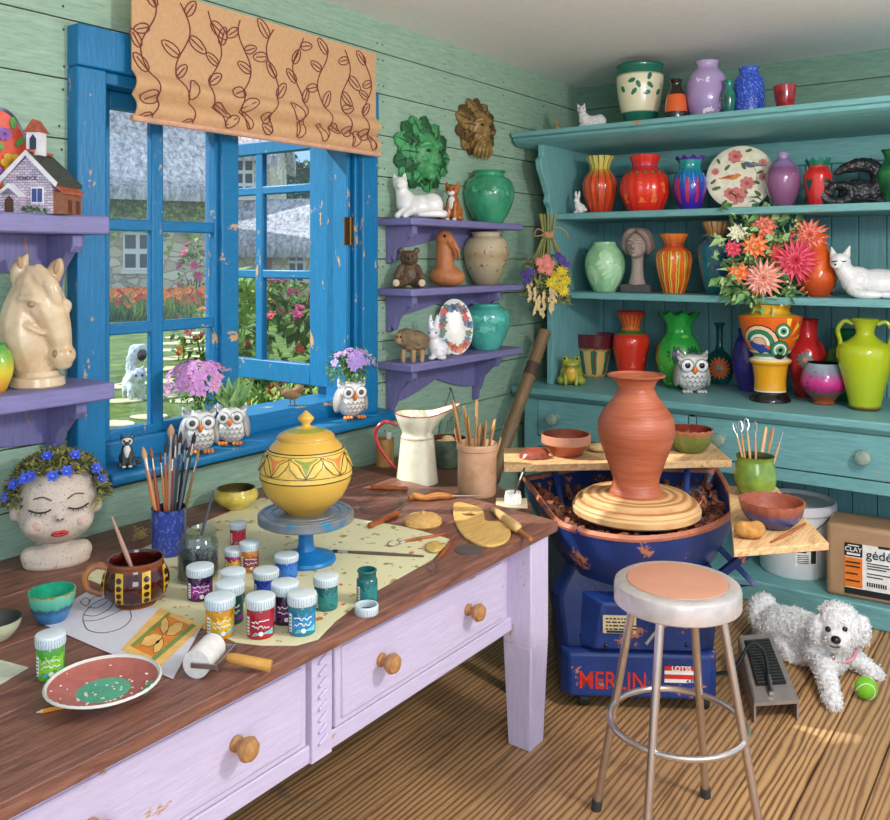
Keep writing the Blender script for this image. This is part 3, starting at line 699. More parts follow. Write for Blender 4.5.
# ------------------------------------------------------------------ potter's wheel
NAVY = paint('#1b3878', '#c07a58', (1, 1, 1), .60, .38, .25, 9, .15, 7); NAVYD = paint('#172e62', '#a06a50', (1, 1, 1), .63, .4, .25, 9, .12, 9)
COPPER = paint('#b96f52', '#1d3a88', (1, 1, 1), .60, .5, .2, 20, .25, 16)
WO, WD = on_z(636, 503, .70); WO = Vector((WO.x, WO.y, 0)); WRZ = face(636, 9)
pw = thing('potters_wheel', 'blue electric potter\'s wheel with a clay filled splash tub on casters', 'pottery wheel', WO, WRZ)
def wl(u, v, z):                       # picture point on a level -> wheel coordinates
    p = on_z(u, v, z)[0]-WO; c_, s_ = cos(-WRZ), sin(-WRZ); return (p.x*c_-p.y*s_, p.x*s_+p.y*c_)
rim = [wl(u, v, .66) for u, v in ((523, 477), (534, 492), (548, 512), (562, 524), (588, 532), (615, 536.5), (640, 538), (668, 536), (695, 531), (716, 524), (733, 513), (736, 503), (730, 488), (719, 469))]
rim = crom(rim, 3)
bk = [(rim[-1][0]*.6+rim[0][0]*.4, max(rim[-1][1], rim[0][1])+.02), (rim[-1][0]*.3+rim[0][0]*.7, max(rim[-1][1], rim[0][1])+.02)]
rim = rim+bk
def shr(k, z, dy=0): return [(x*k, (y-.12)*k+.12+dy, z) for x, y in rim]
m = MB(); m.loft([shr(.55, .42), shr(.80, .47), shr(.93, .56), shr(.985, .63), shr(1.0, .655), shr(.965, .662), shr(.93, .63), shr(.88, .56), shr(.6, .55)], cap0=True, cap1=True); m.build('splash_tub', [NAVY, COPPER], pw, sharp=50)
m = MB(); m.loft([shr(1.005, .645), shr(1.012, .655), shr(.99, .667), shr(.955, .662), shr(.95, .648)], cap0=False, cap1=False); m.build('copper_rim', COPPER, pw)
rg = random.Random(2); m = MB()
for k in range(1500):
    q = sqrt(rg.random())*.87; i = rg.randrange(len(rim)); x, y = rim[i]; x2, y2 = rim[(i+1) % len(rim)]; t_ = rg.random(); x = (x*(1-t_)+x2*t_); y = y*(1-t_)+y2*t_
    X, Y = x*q, (y-.12)*q+.12; e = max(0, q-.55); s_ = rg.uniform(.008, .022)
    m.box((X, Y, .565+e*.22+rg.uniform(-.004, .012)), (s_*1.6, s_, s_*.7), rg.choice((0, 0, 1, 2)), (rg.uniform(0, 180), rg.uniform(0, 180), rg.uniform(0, 180)))
tag(m.build('clay_scraps', [clay('#7a4632'), clay('#5a3024'), clay('#9a5f45')], pw, smooth=False), kind='stuff')
m = MB(); m.lathe([(.05, .5), (.05, .67)], 0, 24); m.build('shaft', metal('#8a8580', .4), pw)
t = NT('wheel_head'); v = t.coord(); wv = t.new('ShaderNodeTexWave', wave_type='RINGS', rings_direction='Z'); wv.inputs['Scale'].default_value = 9; wv.inputs['Distortion'].default_value = 2.2; wv.inputs['Detail'].default_value = 2; t.link(v, wv.inputs['Vector'])
t.color(t.ramp(wv.outputs['Fac'], [(.1, '#b47a4c'), (.45, '#cd975f'), (.85, '#dcb27c')])); t.surf(.55); t.bump(wv.outputs['Fac'], .4, .006); HEADM = t.m
m = MB(); m.lathe([(.10, .662), (.222, .664), (.232, .672), (.233, .690), (.224, .697), (.226, .703), (.218, .715), (.198, .718), (.196, .730), (.186, .735), (.13, .735), (.12, .738), (.0, .738)], 0, 64); m.build('wheel_head', HEADM, pw, sharp=40)
yb0 = -.145
m = MB()
def rr(x0, x1, y0, y1, z): return [(x0, y0+.03, z), (x0+.03, y0, z), (x1-.03, y0, z), (x1, y0+.03, z), (x1, y1, z), (x0, y1, z)]
m.loft([rr(-.285, .262, yb0-.005, .42, .055), rr(-.285, .262, yb0-.005, .42, .205), rr(-.285, .262, yb0+.012, .42, .215)]); m.build('lower_housing', NAVY, pw, bevel=.008, sharp=30)
m = MB(); m.loft([rr(-.295, .262, yb0+.03, .40, .21), rr(-.315, .278, yb0+.02, .41, .40), rr(-.26, .26, yb0+.05, .40, .50)]); m.build('upper_housing', NAVYD, pw, bevel=.01, sharp=30)
m = MB(); m.loft([[(-.22, yb0+.03, .222), (.21, yb0+.03, .222), (.21, yb0+.03, .42), (-.22, yb0+.03, .42)], [(-.17, yb0-.02, .23), (.20, yb0-.02, .23), (.17, yb0-.03, .385), (-.14, yb0-.03, .395)]]); m.build('front_panel', NAVY, pw, bevel=.008, sharp=25)
m = MB(); m.box((-.085, yb0-.033, .325), (.115, .004, .062)); pt = m.build('label_plate', plain('#d8cba0', .4, .3), pw, rot=(0, 0, 0))
DKI = plain('#2a2a2a', .6)
m = MB(); rg = random.Random(4)
for r_ in range(4):
    x = -.133
    while x < -.039:
        wd = rg.uniform(.006, .02); m.box((x+wd/2, yb0-.0356, .345-r_*.012), (wd, .001, .005)); x += wd+.004
m.box((-.085, yb0-.0356, .30), (.09, .001, .008)); m.build('printing', DKI, pt, smooth=False)
RD = plain('#d8301f', .45); WH = plain('#f2efe8', .5)
mt = text('lettering', 'MERLIN', .072, RD, pw, (-.105, yb0-.007, .112), bold=.0006); [setattr(v_, 'co', Vector((v_.co.x*.98, v_.co.y*1.22, v_.co.z))) for v_ in mt.data.vertices]
m = MB(); bx = .132
for i, mm in enumerate((0, 1, 0, 1)): m.box((bx, yb0-.008, .165-i*.0145), (.115, .003, .0143 if mm == 0 else .0125), mm)
m.build('flag_badge', [RD, WH], pw, smooth=False)
text('lettering', 'LOTSS', .024, WH, pw, (.132, yb0-.011, .165), bold=.0004)
text('lettering', '4.35', .018, plain('#243a7a', .5), pw, (.165, yb0-.011, .1215), bold=.0002)
STL = metal('#b9b5b0', .28)
m = MB(); m.lathe([(.02, 0), (.02, .02)], 0, 16, capt=True); m.v = [(x+.06, yb0-.035-z, .345+y) for x, y, z in m.v]; m.tube([(.06, yb0-.06, .345), (0, yb0-.07, .275)], .006); m.ell((.06, yb0-.05, .355), (.022, .02, .025)); tag(m.build('speed_lever', STL, pw), 'grey metal lever with round knob')
for x_, z_ in ((-.13, .245), (.15, .255), (.205, .26), (-.21, .26)):
    m = MB(); m.ell((x_, yb0-.02 if abs(x_) < .2 else yb0+.03, z_), .009, n=10); m.build('bolt', metal('#4a4a50', .4), pw)
for (x_, y_) in ((-.2, yb0+.05), (.22, yb0+.05), (-.2, .36), (.22, .36)):
    c_ = MB(); c_.lathe([(.022, -.02), (.026, -.014), (.026, .014), (.022, .02)], 0, 18, capt=True); c_.v = [(z, x, y) for x, y, z in c_.v]; c_.box((0, 0, .022), (.02, .03, .03)); c_.build('caster', plain('#1c1c1f', .5), pw, (x_, y_, .026))
# struts that carry the two boards
for (x_, y_) in ((-.27, .5), (.3, .5)):
    m = MB(); m.tube([(x_*.8, .34, .40), (x_, y_+.02, .728)], .014, n=8); m.build('rear_strut', NAVY, pw)
a = wl(742, 520, .70); c_ = wl(790, 520, .70)
m = MB(); m.tube([(.24, -.02, .33), (.30, -.02, .45), (a[0]+.16, a[1]+.0, .70)], .018, n=4); m.tube([(.25, .10, .62), (.29, .06, .55), (.42, -.04, .42), (.30, .0, .40)], .014, n=4); m.build('side_arm', NAVY, pw)
BOARD = wood('#a9794e', '#d9b07c', (1, 9, 9), 8, .55, .15, '#ecca98'); BOARDP = [BOARD, clay('#b5654a')]
def board(label, quad, z, th, stains):
    P = [on_z(u, v, z)[0] for u, v in quad]; c = sum(P, Vector())/len(P); c.z = z-th
    r = thing('wooden_board', label, 'board', c); m = MB(); m.prism([(p.x-c.x, p.y-c.y) for p in P], 0, th, 'z'); m.build('plank', BOARD, r, bevel=.002); return r
board('pale wooden board across the back of the wheel, holding two clay bowls', ((504, 465), (732, 460), (711, 442), (504, 448)), .765, .03, 0)
board('wooden board at the right of the wheel, holding the green tool pot', ((734, 550), (829, 543), (776, 486), (728, 486)), .74, .022, 0)
# ------------------------------------------------------------------ stool
sp, sd = on_z(677, 583, .71); sp.z = 0
st = thing('stool', 'round metal stool with tan padded top, in front of the pottery wheel', 'stool', sp, face(677, 0))
R = 62*sd/F; SM = metal('#cfc6c0', .32)
m = MB(); m.lathe([(.02, .655), (R*.96, .655), (R, .66), (R*1.0, .70), (R*.985, .71), (R*.93, .716), (R*.8, .717)], 0, 56, capt=False); m.build('seat_pan', plain('#d6cfcb', .35, .55), st, sharp=40)
m = MB(); m.lathe([(R*.80, .714), (R*.79, .719), (R*.7, .722), (R*.4, .724), (.001, .7245)], 0, 56, capb=True); m.build('seat_pad', plain('#c58d74', .38, var=.08, scale=6), st)
for i in range(4):
    a = radians(-20+90*i); m = MB(); m.tube([(R*.72*cos(a), R*.72*sin(a), .656), (R*1.41*cos(a), R*1.41*sin(a), .012)], .0115, n=14); lg = m.build('leg', SM, st)
    m = MB(); m.tube([(R*1.39*cos(a), R*1.39*sin(a), .03), (R*1.42*cos(a), R*1.42*sin(a), 0)], .015, n=14); m.build('rubber_foot', plain('#3a3836', .7), lg)
rr_ = R*1.07; m = MB(); m.tube([(rr_*1.0*cos(2*pi*i/48), rr_*1.0*sin(2*pi*i/48), .33) for i in range(49)], .009, n=10); m.build('foot_ring', SM, st)
# ------------------------------------------------------------------ foot pedal
P = [on_z(u, v, zz)[0] for u, v, zz in ((738, 636, .14), (771, 633, .14), (799, 700, .07), (754, 703, .07))]
c = sum(P, Vector())/4; c.z = 0; Q = [p-c for p in P]
fp = thing('foot_pedal', 'grey metal foot pedal with black ribbed tread beside the stool', 'foot pedal', c)
m = MB(); m.loft([[tuple(p) for p in Q], [tuple(p-Vector((0, 0, .012))) for p in Q]]); 
m.loft([[tuple(Q[3]), tuple(Q[0]), tuple(Q[0]-Vector((0, 0, .14))), tuple(Q[3]-Vector((0, 0, .07)))], [tuple(p+ (Q[1]-Q[0]).normalized()*.008) for p in (Q[3], Q[0], Q[0]-Vector((0, 0, .14)), Q[3]-Vector((0, 0, .07)))]])
m.loft([[tuple(Q[2]), tuple(Q[1]), tuple(Q[1]-Vector((0, 0, .14))), tuple(Q[2]-Vector((0, 0, .07)))], [tuple(p- (Q[1]-Q[0]).normalized()*.008) for p in (Q[2], Q[1], Q[1]-Vector((0, 0, .14)), Q[2]-Vector((0, 0, .07)))]])
m.build('housing', plain('#a89a92', .4, .5), fp, smooth=False)
def bil(s_, t_): return Q[0]*(1-s_)*(1-t_)+Q[1]*s_*(1-t_)+Q[2]*s_*t_+Q[3]*(1-s_)*t_
nz = (Q[1]-Q[0]).cross(Q[3]-Q[0]).normalized(); nz = nz if nz.z > 0 else -nz
m = MB(); m.loft([[tuple(bil(a, b_)+nz*.002) for a, b_ in ((.14, .1), (.86, .1), (.86, .78), (.14, .78))], [tuple(bil(a, b_)+nz*.006) for a, b_ in ((.14, .1), (.86, .1), (.86, .78), (.14, .78))]])
for i in range(15): m.tube([bil(.16, .13+i*.0445)+nz*.007, bil(.84, .13+i*.0445)+nz*.007], .005, n=6)
tag(m.build('tread', plain('#1d1c1b', .6), fp, smooth=False), 'black ribbed rubber tread')
m = MB(); a = bil(.42, .93)+nz*.012; m.tube([a, bil(.45, .72)+nz*.02], .009, n=10); plug = m.build('jack_plug', STL, fp)
m = MB(); wc = on_z(700, 690, .03)[0]-c; m.tube([bil(.45, .72)+nz*.02, bil(.42, .5)+nz*.06, bil(.1, .42)+nz*.075, bil(-.35, .45)+Vector((0, 0, -.02)), wc+Vector((.05, .05, .02)), wc], .0065, smooth=5, n=8); tag(m.build('cable', plain('#151515', .5), fp), 'black cable')
# ------------------------------------------------------------------ bucket, clay pack, ball
p = on_x(795, HV, 4.40)[0]; p.z = .10
bu = thing('bucket', 'white plastic bucket with lid standing on the dresser plinth', 'bucket', p, face(795)); R = .178
WP = plain('#eceaea', .35, var=.03)
m = MB(); m.lathe([(R*.86, 0), (R*.9, .01), (R*.97, .30), (R*.97, .31)], 0, 48, capt=True); m.build('tub', WP, bu)
m = MB(); m.lathe([(R*.98, .30), (R*1.05, .30), (R*1.05, .335), (R*1.0, .342), (R*.95, .335), (R*.93, .325), (.001, .33)], 0, 48, capb=False); m.build('lid', plain('#dfdcdf', .35, var=.03), bu, sharp=40)
m = MB(); pr = [(R*.9, .01), (R*.97, .30)]; off = .05
decal(m, pr, [(off-.05, .06), (off+.05, .06), (off+.05, .16), (off-.05, .16)], 0); decal(m, pr, [(off-.04, .13), (off+.0, .13), (off+.0, .15), (off-.04, .15)], 1, .002); decal(m, pr, [(off+.02, .08), (off+.045, .08), (off+.045, .15), (off+.02, .15)], 1, .002)
for k in range(5): decal(m, pr, [(off-.04, .08+k*.009), (off+.01, .08+k*.009), (off+.01, .084+k*.009), (off-.04, .084+k*.009)], 1, .002)
m.build('label', [WH, DKI], bu, smooth=False)
m = MB(); m.tube([(R*1.04*cos(a), R*1.04*sin(a)-.0, .29-.12*abs(cos(a-.9))) for a in [(-2.2+i*.17) for i in range(20)]], .003, n=6); m.build('handle', metal('#8c8c90', .4), bu)
A_ = on_z(826, 594, .10)[0]; rzc = face(850, -6)
ck = thing('clay_pack', 'brown wrapped block of clay with black, orange and white label, on the plinth', 'clay', A_, rzc)
s_ = A_.xy.length/F*1.0; s_ = on_z(826, 594, .10)[1]/F; W_ = 82*s_; H_ = 72*s_; Dp = .22
KR = wood('#a57f5e', '#bd9873', (1, 1, 1), 5, .35, .3)
m = MB(); m.box2((0, 0, 0), (W_, Dp, H_)); m.build('wrapping', KR, ck, bevel=.02, seg=3)
m = MB(); LX0 = 17*s_; LZ1 = H_-17*s_; LZ0 = 5*s_; y0 = -.0015
m.box2((LX0, y0, LZ0), (W_-.01, .001, LZ1), 0); y1 = -.003
m.box2((LX0, y1, LZ1-13*s_), (LX0+16*s_, 0, LZ1), 1); m.box2((LX0, y1, LZ0+7*s_), (LX0+16*s_, 0, LZ1-14*s_), 2); m.box2((LX0, y1, LZ0), (W_-.01, 0, LZ0+6*s_), 1)
for zz in (18, 22, 29, 36): m.box2((LX0+1*s_, -.004, LZ1-zz*s_-1.4*s_), (LX0+(14 if zz != 29 else 12)*s_, 0, LZ1-zz*s_), 1)
m.box2((LX0+2*s_, -.004, LZ1-11.5*s_), (LX0+14*s_, 0, LZ1-9.5*s_), 0); m.box2((LX0+3*s_, -.004, LZ1-2.6*s_), (LX0+13*s_, 0, LZ1-1.6*s_), 0)
for zz, L in ((17, 19), (19.5, 21), (22, 17), (27, 21), (30, 14)): m.box2((LX0+20*s_, -.004, LZ1-zz*s_-.9*s_), (LX0+(20+L)*s_, 0, LZ1-zz*s_), 1)
for k in range(9): m.box2((LX0+(20+k*2)*s_, -.004, LZ0+10*s_), (LX0+(21.2+k*2)*s_, 0, LZ0+14*s_), 1)
m.box2((LX0+30*s_, -.004, LZ1-1.5*s_), (LX0+40*s_, 0, LZ1-.2*s_+.004), 1)
m.build('label', [WH, plain('#1b1a19', .5), plain('#ef7d1e', .5)], ck, smooth=False)
text('lettering', 'CLAY', 6.2*s_, WH, ck, (LX0+8*s_, -.0045, LZ1-6*s_), bold=.0003); text('lettering', 'g\u00e9d\u00e9o', 12*s_, plain('#2d3b40', .5), ck, (LX0+34*s_, -.0035, LZ1-9*s_), bold=.0005)
p, d = on_z(866, 701, 0); rb = 10.8*d/F; hl = Vector((p.x, p.y, 0)).normalized()
tn = thing('tennis_ball', 'bright green tennis ball on the floor by the dog', 'ball', Vector((p.x, p.y, 0))+hl*rb*.45, face(866))
m = MB(); m.ell((0, 0, rb), rb, n=32); m.build('felt', plain('#7cbf28', .85, var=.12, scale=200, bump=.3), tn)
m = MB(); pts = []
for i in range(61):
    t_ = 2*pi*i/60; a, b_ = .75, .25; q = Vector((a*cos(t_)+b_*cos(3*t_), a*sin(t_)-b_*sin(3*t_), 2*sqrt(a*b_)*sin(2*t_))); q = Euler((.6, .3, .9)).to_matrix() @ q.normalized(); pts.append(Vector((0, 0, rb))+q*rb*1.0)
m.tube(pts, rb*.045, n=6); m.build('seam', plain('#dfe9c4', .8), tn)
# ------------------------------------------------------------------ pots on the dresser
def frill(a, f): return (1+.05*f*sin(9*a), .010*f*f*f*f*sin(9*a+1))
def ribs(k, amp): 
    def fn(a, f): return 1+amp*sin(k*a)
    return fn
XS = 4.47
P_BALUSTER = [(.42, 0), (.5, .04), (.8, .28), (1, .52), (.93, .66), (.6, .78), (.52, .86), (.62, .95), (.74, 1)]
# upper shelf
vessel('ribbed_vase', 'orange ribbed vase with flared yellow neck on the upper shelf beside a white rabbit', 'vase', 600, 211, 34, 157, [(.55, 0), (.62, .03), (.86, .25), (1, .47), (.9, .62), (.58, .76), (.55, .80), (.66, .9), (.84, 1)],
  [ringed([(0, '#c9371f'), (.62, '#e2582a'), (.72, '#d88a3a'), (.8, '#d9c65a'), (1, '#e4d47a')], stripes=[(14, '#7a3a22', .86, 0, .74), (14, '#6f7d2d', .8, .74, 1)])], ZA, XS, wob=ribs(14, .03), n=84)
vessel('vase', 'fat bright red ribbed vase with green dots round the shoulder, on the upper shelf', 'vase', 645, 210, 48, 156, [(.62, 0), (.72, .04), (.97, .3), (1, .48), (.86, .66), (.55, .78), (.52, .85), (.62, .97), (.64, 1)],
  [ringed([(0, '#d8231b'), (.3, '#e83a22'), (.7, '#e2301f'), (.8, '#c43a4a'), (.9, '#e0332a'), (1, '#e8403a')], spots=(5, '#f0733f', .6, .15, .5), bump=.1), plain('#3f8f55', .3)], ZA, XS, wob=ribs(16, .018), n=96,
  decals=lambda mb, R, H, pr: [decal(mb, pr, circ(R*.9*sin(a), H*.68, R*.07, 8), 1, .003) for a in (-.75, -.35, 0, .35, .75)], inner=0)
vessel('vase', 'indigo vase with turquoise neck and crimson streaks, left of the bird plate', 'vase', 690, 208, 33, 158, [(.5, 0), (.6, .03), (.93, .3), (1, .5), (.9, .66), (.68, .76), (.64, .86), (.72, .96), (.84, 1)],
  [ringed([(0, '#38209a'), (.3, '#472aa8'), (.6, '#2a62b8'), (.74, '#23868f'), (.9, '#2a9b97'), (.92, '#4a2a9a'), (1, '#54309c')], stripes=[(10, '#b42a52', .55, .14, .58), (22, '#3aa0d8', .9, .5, .74)])], ZA, XS, wob=frill)
# bird plate
pp, ps, pd = spot(739, 206, 66, ZA, 4.5); Rp = 33*ps
pl_ = thing('bird_plate', 'round cream plate painted with two birds and pink flowers, leaning on the upper shelf', 'plate', pp+Vector((0, 0, .002)), face(739, -8))
T_ = radians(-14)
m = MB(); m.lathe([(.001, .012), (Rp*.8, .012), (Rp*.95, .004), (Rp, 0), (Rp, -.006), (Rp*.9, -.004), (.001, 0)][::-1], 0, 56, capb=False)
PLM = [plain('#efe6cf', .2), plain('#d77d78', .5), plain('#5c6b3f', .5), plain('#5b6382', .5), plain('#d98f3a', .5), plain('#8e8a86', .4), plain('#b7514f', .5)]
def pd_(poly, mi, z_=.0135): m.prism(poly, .0118, z_, 'z', mi)
def prose(x, y, r):
    for i in range(7): pd_([(x+a, y+b) for a, b in petal(0, 0, i*.9, 0, r, r*.8)], 1, .0135+.0002*(i % 2))
    pd_(circ(x, y, r*.3, 8), 6, .0142)
k = Rp
for x, y, r in ((-.15, .66, .22), (.22, -.2, .22), (-.05, -.58, .28), (-.72, .2, .12), (.66, .42, .13), (.68, -.02, .13), (-.28, -.5, .18)): prose(x*k, y*k, r*k)
rg = random.Random(8)
for x, y, a, L in ((-.3, .4, 4, .22), (.05, .45, 5.2, .24), (.15, .8, .3, .2), (-.55, -.3, 3.4, .26), (-.7, -.05, 3.9, .2), (.1, -.4, 5.6, .2), (.45, -.45, 5.5, .24), (.5, .1, .3, .2), (-.35, -.72, 4, .22), (.3, .3, 1, .2), (-.6, .45, 2, .18), (.4, -.15, 5.9, .2)):
    pd_([(x*k+p*k, y*k+q*k) for p, q in petal(0, 0, a, 0, L, L*.5)], 2)
def bird(x, y, s_, fl, cm, cw):
    P_ = [(-.5, .05), (-.38, .17), (-.25, .18), (-.1, .12), (.2, .1), (.55, -.02), (.8, -.08), (.55, -.12), (.2, -.12), (0, -.18), (-.22, -.16), (-.36, -.02)]
    pd_([(x+a*s_*fl, y+b*s_) for a, b in P_], cm, .0138); pd_([(x+a*s_*fl, y+b*s_) for a, b in ((-.15, .08), (.2, .06), (.6, -.05), (.15, -.07))], cw, .0145)
bird(.35*k, .38*k, .55*k, 1, 3, 5); bird(-.22*k, .02*k, .55*k, -1, 4, 6)
m.tube([(.5*k*cos(a), .5*k*sin(a), .0135) for a in [-.6+i*.2 for i in range(14)]], .0012, 2, 5)
m.v = [(x, -.0+(-z)*cos(0), y+Rp) for x, y, z in m.v]
m.v = [(x, y+(z)*.2, z*.98) for x, y, z in m.v]
m.build('dish', PLM, pl_, sharp=40)
vessel('bottle_vase', 'mauve bottle vase with small neck on the upper shelf, right of the bird plate', 'vase', 783, 204, 33, 153, [(.5, 0), (.58, .03), (.9, .3), (1, .5), (.96, .62), (.7, .8), (.38, .88), (.32, .91), (.36, .98), (.4, 1)], [ringed([(0, '#7d4c6e'), (.55, '#955f86'), (.7, '#7d4f79'), (.8, '#8f7aa6'), (1, '#a58db0')], drip=.06)], ZA, XS)
vessel('vase', 'red vase with flared green rim and dark hearts on the upper shelf', 'vase', 818, 202, 27, 160, [(.62, 0), (.7, .05), (.86, .3), (1, .62), (.9, .74), (.66, .82), (.68, .88), (.86, 1)], [ringed([(0, '#b51d20'), (.4, '#d3302a'), (.8, '#c22822'), (.84, '#1f6d5a'), (1, '#2d8a70')]), plain('#2d4a43', .2)], ZA, XS, wob=frill,
  decals=lambda mb, R, H, pr: [decal(mb, pr, [(cx-R*.0, H*.3), (cx-R*.3, H*.52), (cx-R*.2, H*.6), (cx, H*.55), (cx+R*.2, H*.6), (cx+R*.3, H*.52)], 1) for cx in (-R*.65, R*.65)], inner=0)
vessel('vase', 'dark green vase at the right end of the upper shelf, mostly out of view', 'vase', 893, 201, 30, 150, P_BALUSTER, [glazed('#2a7040', '#174a2a')], ZA, XS+.05)
# tops standing on the cornice
XC = 4.4
vessel('cachepot', 'cream pot with green leaves and dark green foot, on top of the dresser', 'pot', 640, 116, 46, 66, [(.62, 0), (.68, .03), (.66, .1), (.86, .35), (1, .7), (.98, .95), (1.02, 1)], [ringed([(0, '#17594a'), (.24, '#1c6a55'), (.26, '#e6dcb8'), (.8, '#e9e0bf'), (.84, '#1c6a55'), (1, '#1c6a55')], rough=.2), plain('#23715a', .3), plain('#3a4a3a', .4)], ZT, XC,
  decals=lambda mb, R, H, pr: [decal(mb, pr, petal(x*R, z*H, a, 0, R*.32, R*.2), 1) for x, z, a in ((-.7, .55, 2.2), (-.35, .5, .9), (0, .6, 2), (.15, .5, .4), (.55, .6, 2.4), (.75, .5, .8), (-.5, .7, .3), (.35, .72, 1.2))], inner=0)
vessel('vase', 'small vase banded orange and black on top of the dresser', 'vase', 676, 113, 22, 80, [(.8, 0), (.95, .06), (1, .3), (.85, .6), (.5, .8), (.45, .9), (.6, 1)], [ringed([(0, '#221b18'), (.22, '#221b18'), (.24, '#e0612a'), (.6, '#e0612a'), (.64, '#2a1d18'), (1, '#c9521f')], 'CONSTANT')], ZT, 4.3)
vessel('vase', 'lavender globe vase with pale spots on top of the dresser', 'vase', 707, 112, 42, 62, [(.5, 0), (.7, .04), (.96, .3), (1, .5), (.85, .75), (.5, .9), (.55, 1)], [ringed([(0, '#9d86b8'), (1, '#b7a0cc')], spots=(4, '#e6d9ee', .62, .1, .7))], ZT, XC)
vessel('vase', 'small teal green vase on top of the dresser beside the lavender globe', 'vase', 729, 108, 13, 80, P_BALUSTER, [glazed('#2a8a72', '#1a5a4c')], ZT, 4.32)
vessel('vase', 'speckled cobalt blue jar on top of the dresser', 'vase', 749, 108, 31, 68, [(.85, 0), (.95, .04), (1, .4), (.9, .75), (.6, .9), (.65, 1)], [ringed([(0, '#2040a8'), (1, '#2a50c0')], spots=(22, '#7f9ae0', .58, 0, 1))], ZT, XC)
vessel('bowl', 'dark red bowl on top of the dresser near its right end', 'bowl', 785, 104, 22, 86, [(.5, 0), (.6, .05), (.9, .6), (1, 1)], [glazed('#b4242a', '#7a161c')], ZT, 4.35)
# lower shelf
leafv = vessel('leaf_vase', 'pale green vase moulded with overlapping leaves on the middle shelf, left of the bust', 'vase', 605, 291, 40, 242, [(.5, 0), (.6, .03), (.9, .3), (1, .52), (.92, .75), (.62, .94), (.58, 1)], [glazed('#a5d6a4', '#86bd8e', .2), plain('#6fae80', .3), plain('#b6e0b2', .25)], ZB, XS, inner=0,
  decals=lambda mb, R, H, pr: [decal(mb, pr, petal(x*R, z*H, a, 0, R*L, R*.62), 2, .004) for x, z, a, L in ((-.5, .15, 1.9, 1), (.4, .1, 1.2, 1.1), (-.1, .3, .6, 1), (-.4, .5, .5, .9), (.3, .55, 2.2, .8))]+
   [decal(mb, pr, [(x*R+q*R*.9*cos(a)-.012*sin(a)*R*5*e, z*H+q*R*.9*sin(a)+.012*cos(a)*R*5*e) for q, e in ((0, -.35), (1, -.1), (1, .1), (0, .35))], 1, .0055) for x, z, a in ((-.5, .15, 1.9), (.4, .1, 1.2), (-.1, .3, .6), (-.4, .5, .5), (.3, .55, 2.2))])
vessel('ribbed_vase', 'orange and yellow striped vase with frilled rim on the middle shelf, right of the bust', 'vase', 674, 292, 36, 234, [(.55, 0), (.6, .04), (.85, .3), (1, .6), (.85, .72), (.52, .80), (.55, .86), (.76, 1)], [ringed([(0, '#c9421f'), (.5, '#e8732a'), (.75, '#d9602a'), (.8, '#b8452a'), (1, '#f08a3c')], stripes=[(13, '#f2c24a', .35, 0, .7), (13, '#8a7a2a', .9, 0, .7)])], ZB, XS, wob=ribs(13, .025), n=78)
vessel('vase', 'teal blue vase with fluted tan rim, half hidden by the bouquet', 'vase', 716, 293, 36, 222, [(.5, 0), (.58, .04), (.8, .25), (1, .6), (.88, .72), (.55, .80), (.55, .86), (.8, 1)], [ringed([(0, '#1f6a72'), (.7, '#276f80'), (.78, '#2a4f6a'), (.8, '#9a6f4a'), (1, '#c79a66')], spots=[(7, '#38588f', .56, .1, .75), (9, '#b0496a', .64, .3, .75)], stripes=(16, '#7a4f38', .7, .81, 1))], ZB, XS)
vessel('vase', 'orange pear shaped vase on the middle shelf behind the bouquet', 'vase', 818, 294, 36, 234, [(.5, 0), (.62, .03), (.95, .22), (1, .38), (.8, .6), (.5, .78), (.42, .9), (.5, 1)], [ringed([(0, '#b8401c'), (.5, '#e2621f'), (1, '#d9551f')], drip=.1)], ZB, 4.5)
# counter
vessel('cachepot', 'small striped pot with maroon drip rim on the dresser counter', 'pot', 594, 371, 41, 331, [(.5, 0), (.56, .04), (.72, .35), (.86, .65), (.95, .72), (1, .9), (1.02, 1)], [ringed([(0, '#8a6a30'), (.1, '#d9b36a'), (.6, '#dcb46a'), (.7, '#6a2a30'), (1, '#5c2430')], stripes=[(7, '#1f7a5a', .1, .08, .62), (7, '#7a2a2c', .93, .08, .64)], drip=.12)], ZC, 4.69)
vessel('vase', 'red vase with fluted orange collar on the dresser counter', 'vase', 631, 369, 37, 310, [(.6, 0), (.66, .04), (.85, .3), (1, .55), (.85, .68), (.5, .75), (.52, .82), (.72, .95), (.78, 1)], [ringed([(0, '#d8301f'), (.66, '#e23a22'), (.69, '#3a7a3f'), (.72, '#3a7a3f'), (.74, '#d97a2f'), (.94, '#e0632a'), (.96, '#d03a22'), (1, '#d03a22')], stripes=(18, '#b8431f', .6, .75, .95), spots=(4, '#e8695a', .63, .2, .62))], ZC, 4.69)
vessel('vase', 'glossy green vase with wavy flared rim, behind the owl on the dresser counter', 'vase', 679, 380, 46, 311, [(.5, 0), (.62, .03), (.96, .3), (1, .42), (.85, .6), (.55, .74), (.55, .84), (.72, .95), (.88, 1)], [ringed([(0, '#1d7a2f'), (.35, '#55a83a'), (.6, '#2f9a3f'), (1, '#1f9a3a')], spots=(3, '#7fc04a', .58, .05, .7)), plain('#1f5a3c', .2), plain('#7f5a9a', .3)], ZC, 4.6, wob=frill, inner=0,
  decals=lambda mb, R, H, pr: [dflower(mb, pr, R*x, H*.47, R*.38, 11, 1, 2) for x in (-.15, .62)])
vessel('bud_vase', 'dark green bud vase with an orange daisy, right of the owl', 'vase', 720, 384, 29, 322, [(.5, 0), (.7, .03), (.98, .2), (1, .3), (.7, .48), (.3, .58), (.26, .8), (.28, .92), (.42, 1)], [glazed('#17605a', '#0f4548'), plain('#e8743c', .4), plain('#8a7f7a', .4)], ZC, inner=0, decals=lambda mb, R, H, pr: dflower(mb, pr, -R*.05, H*.27, R*.78, 16, 1, 2))
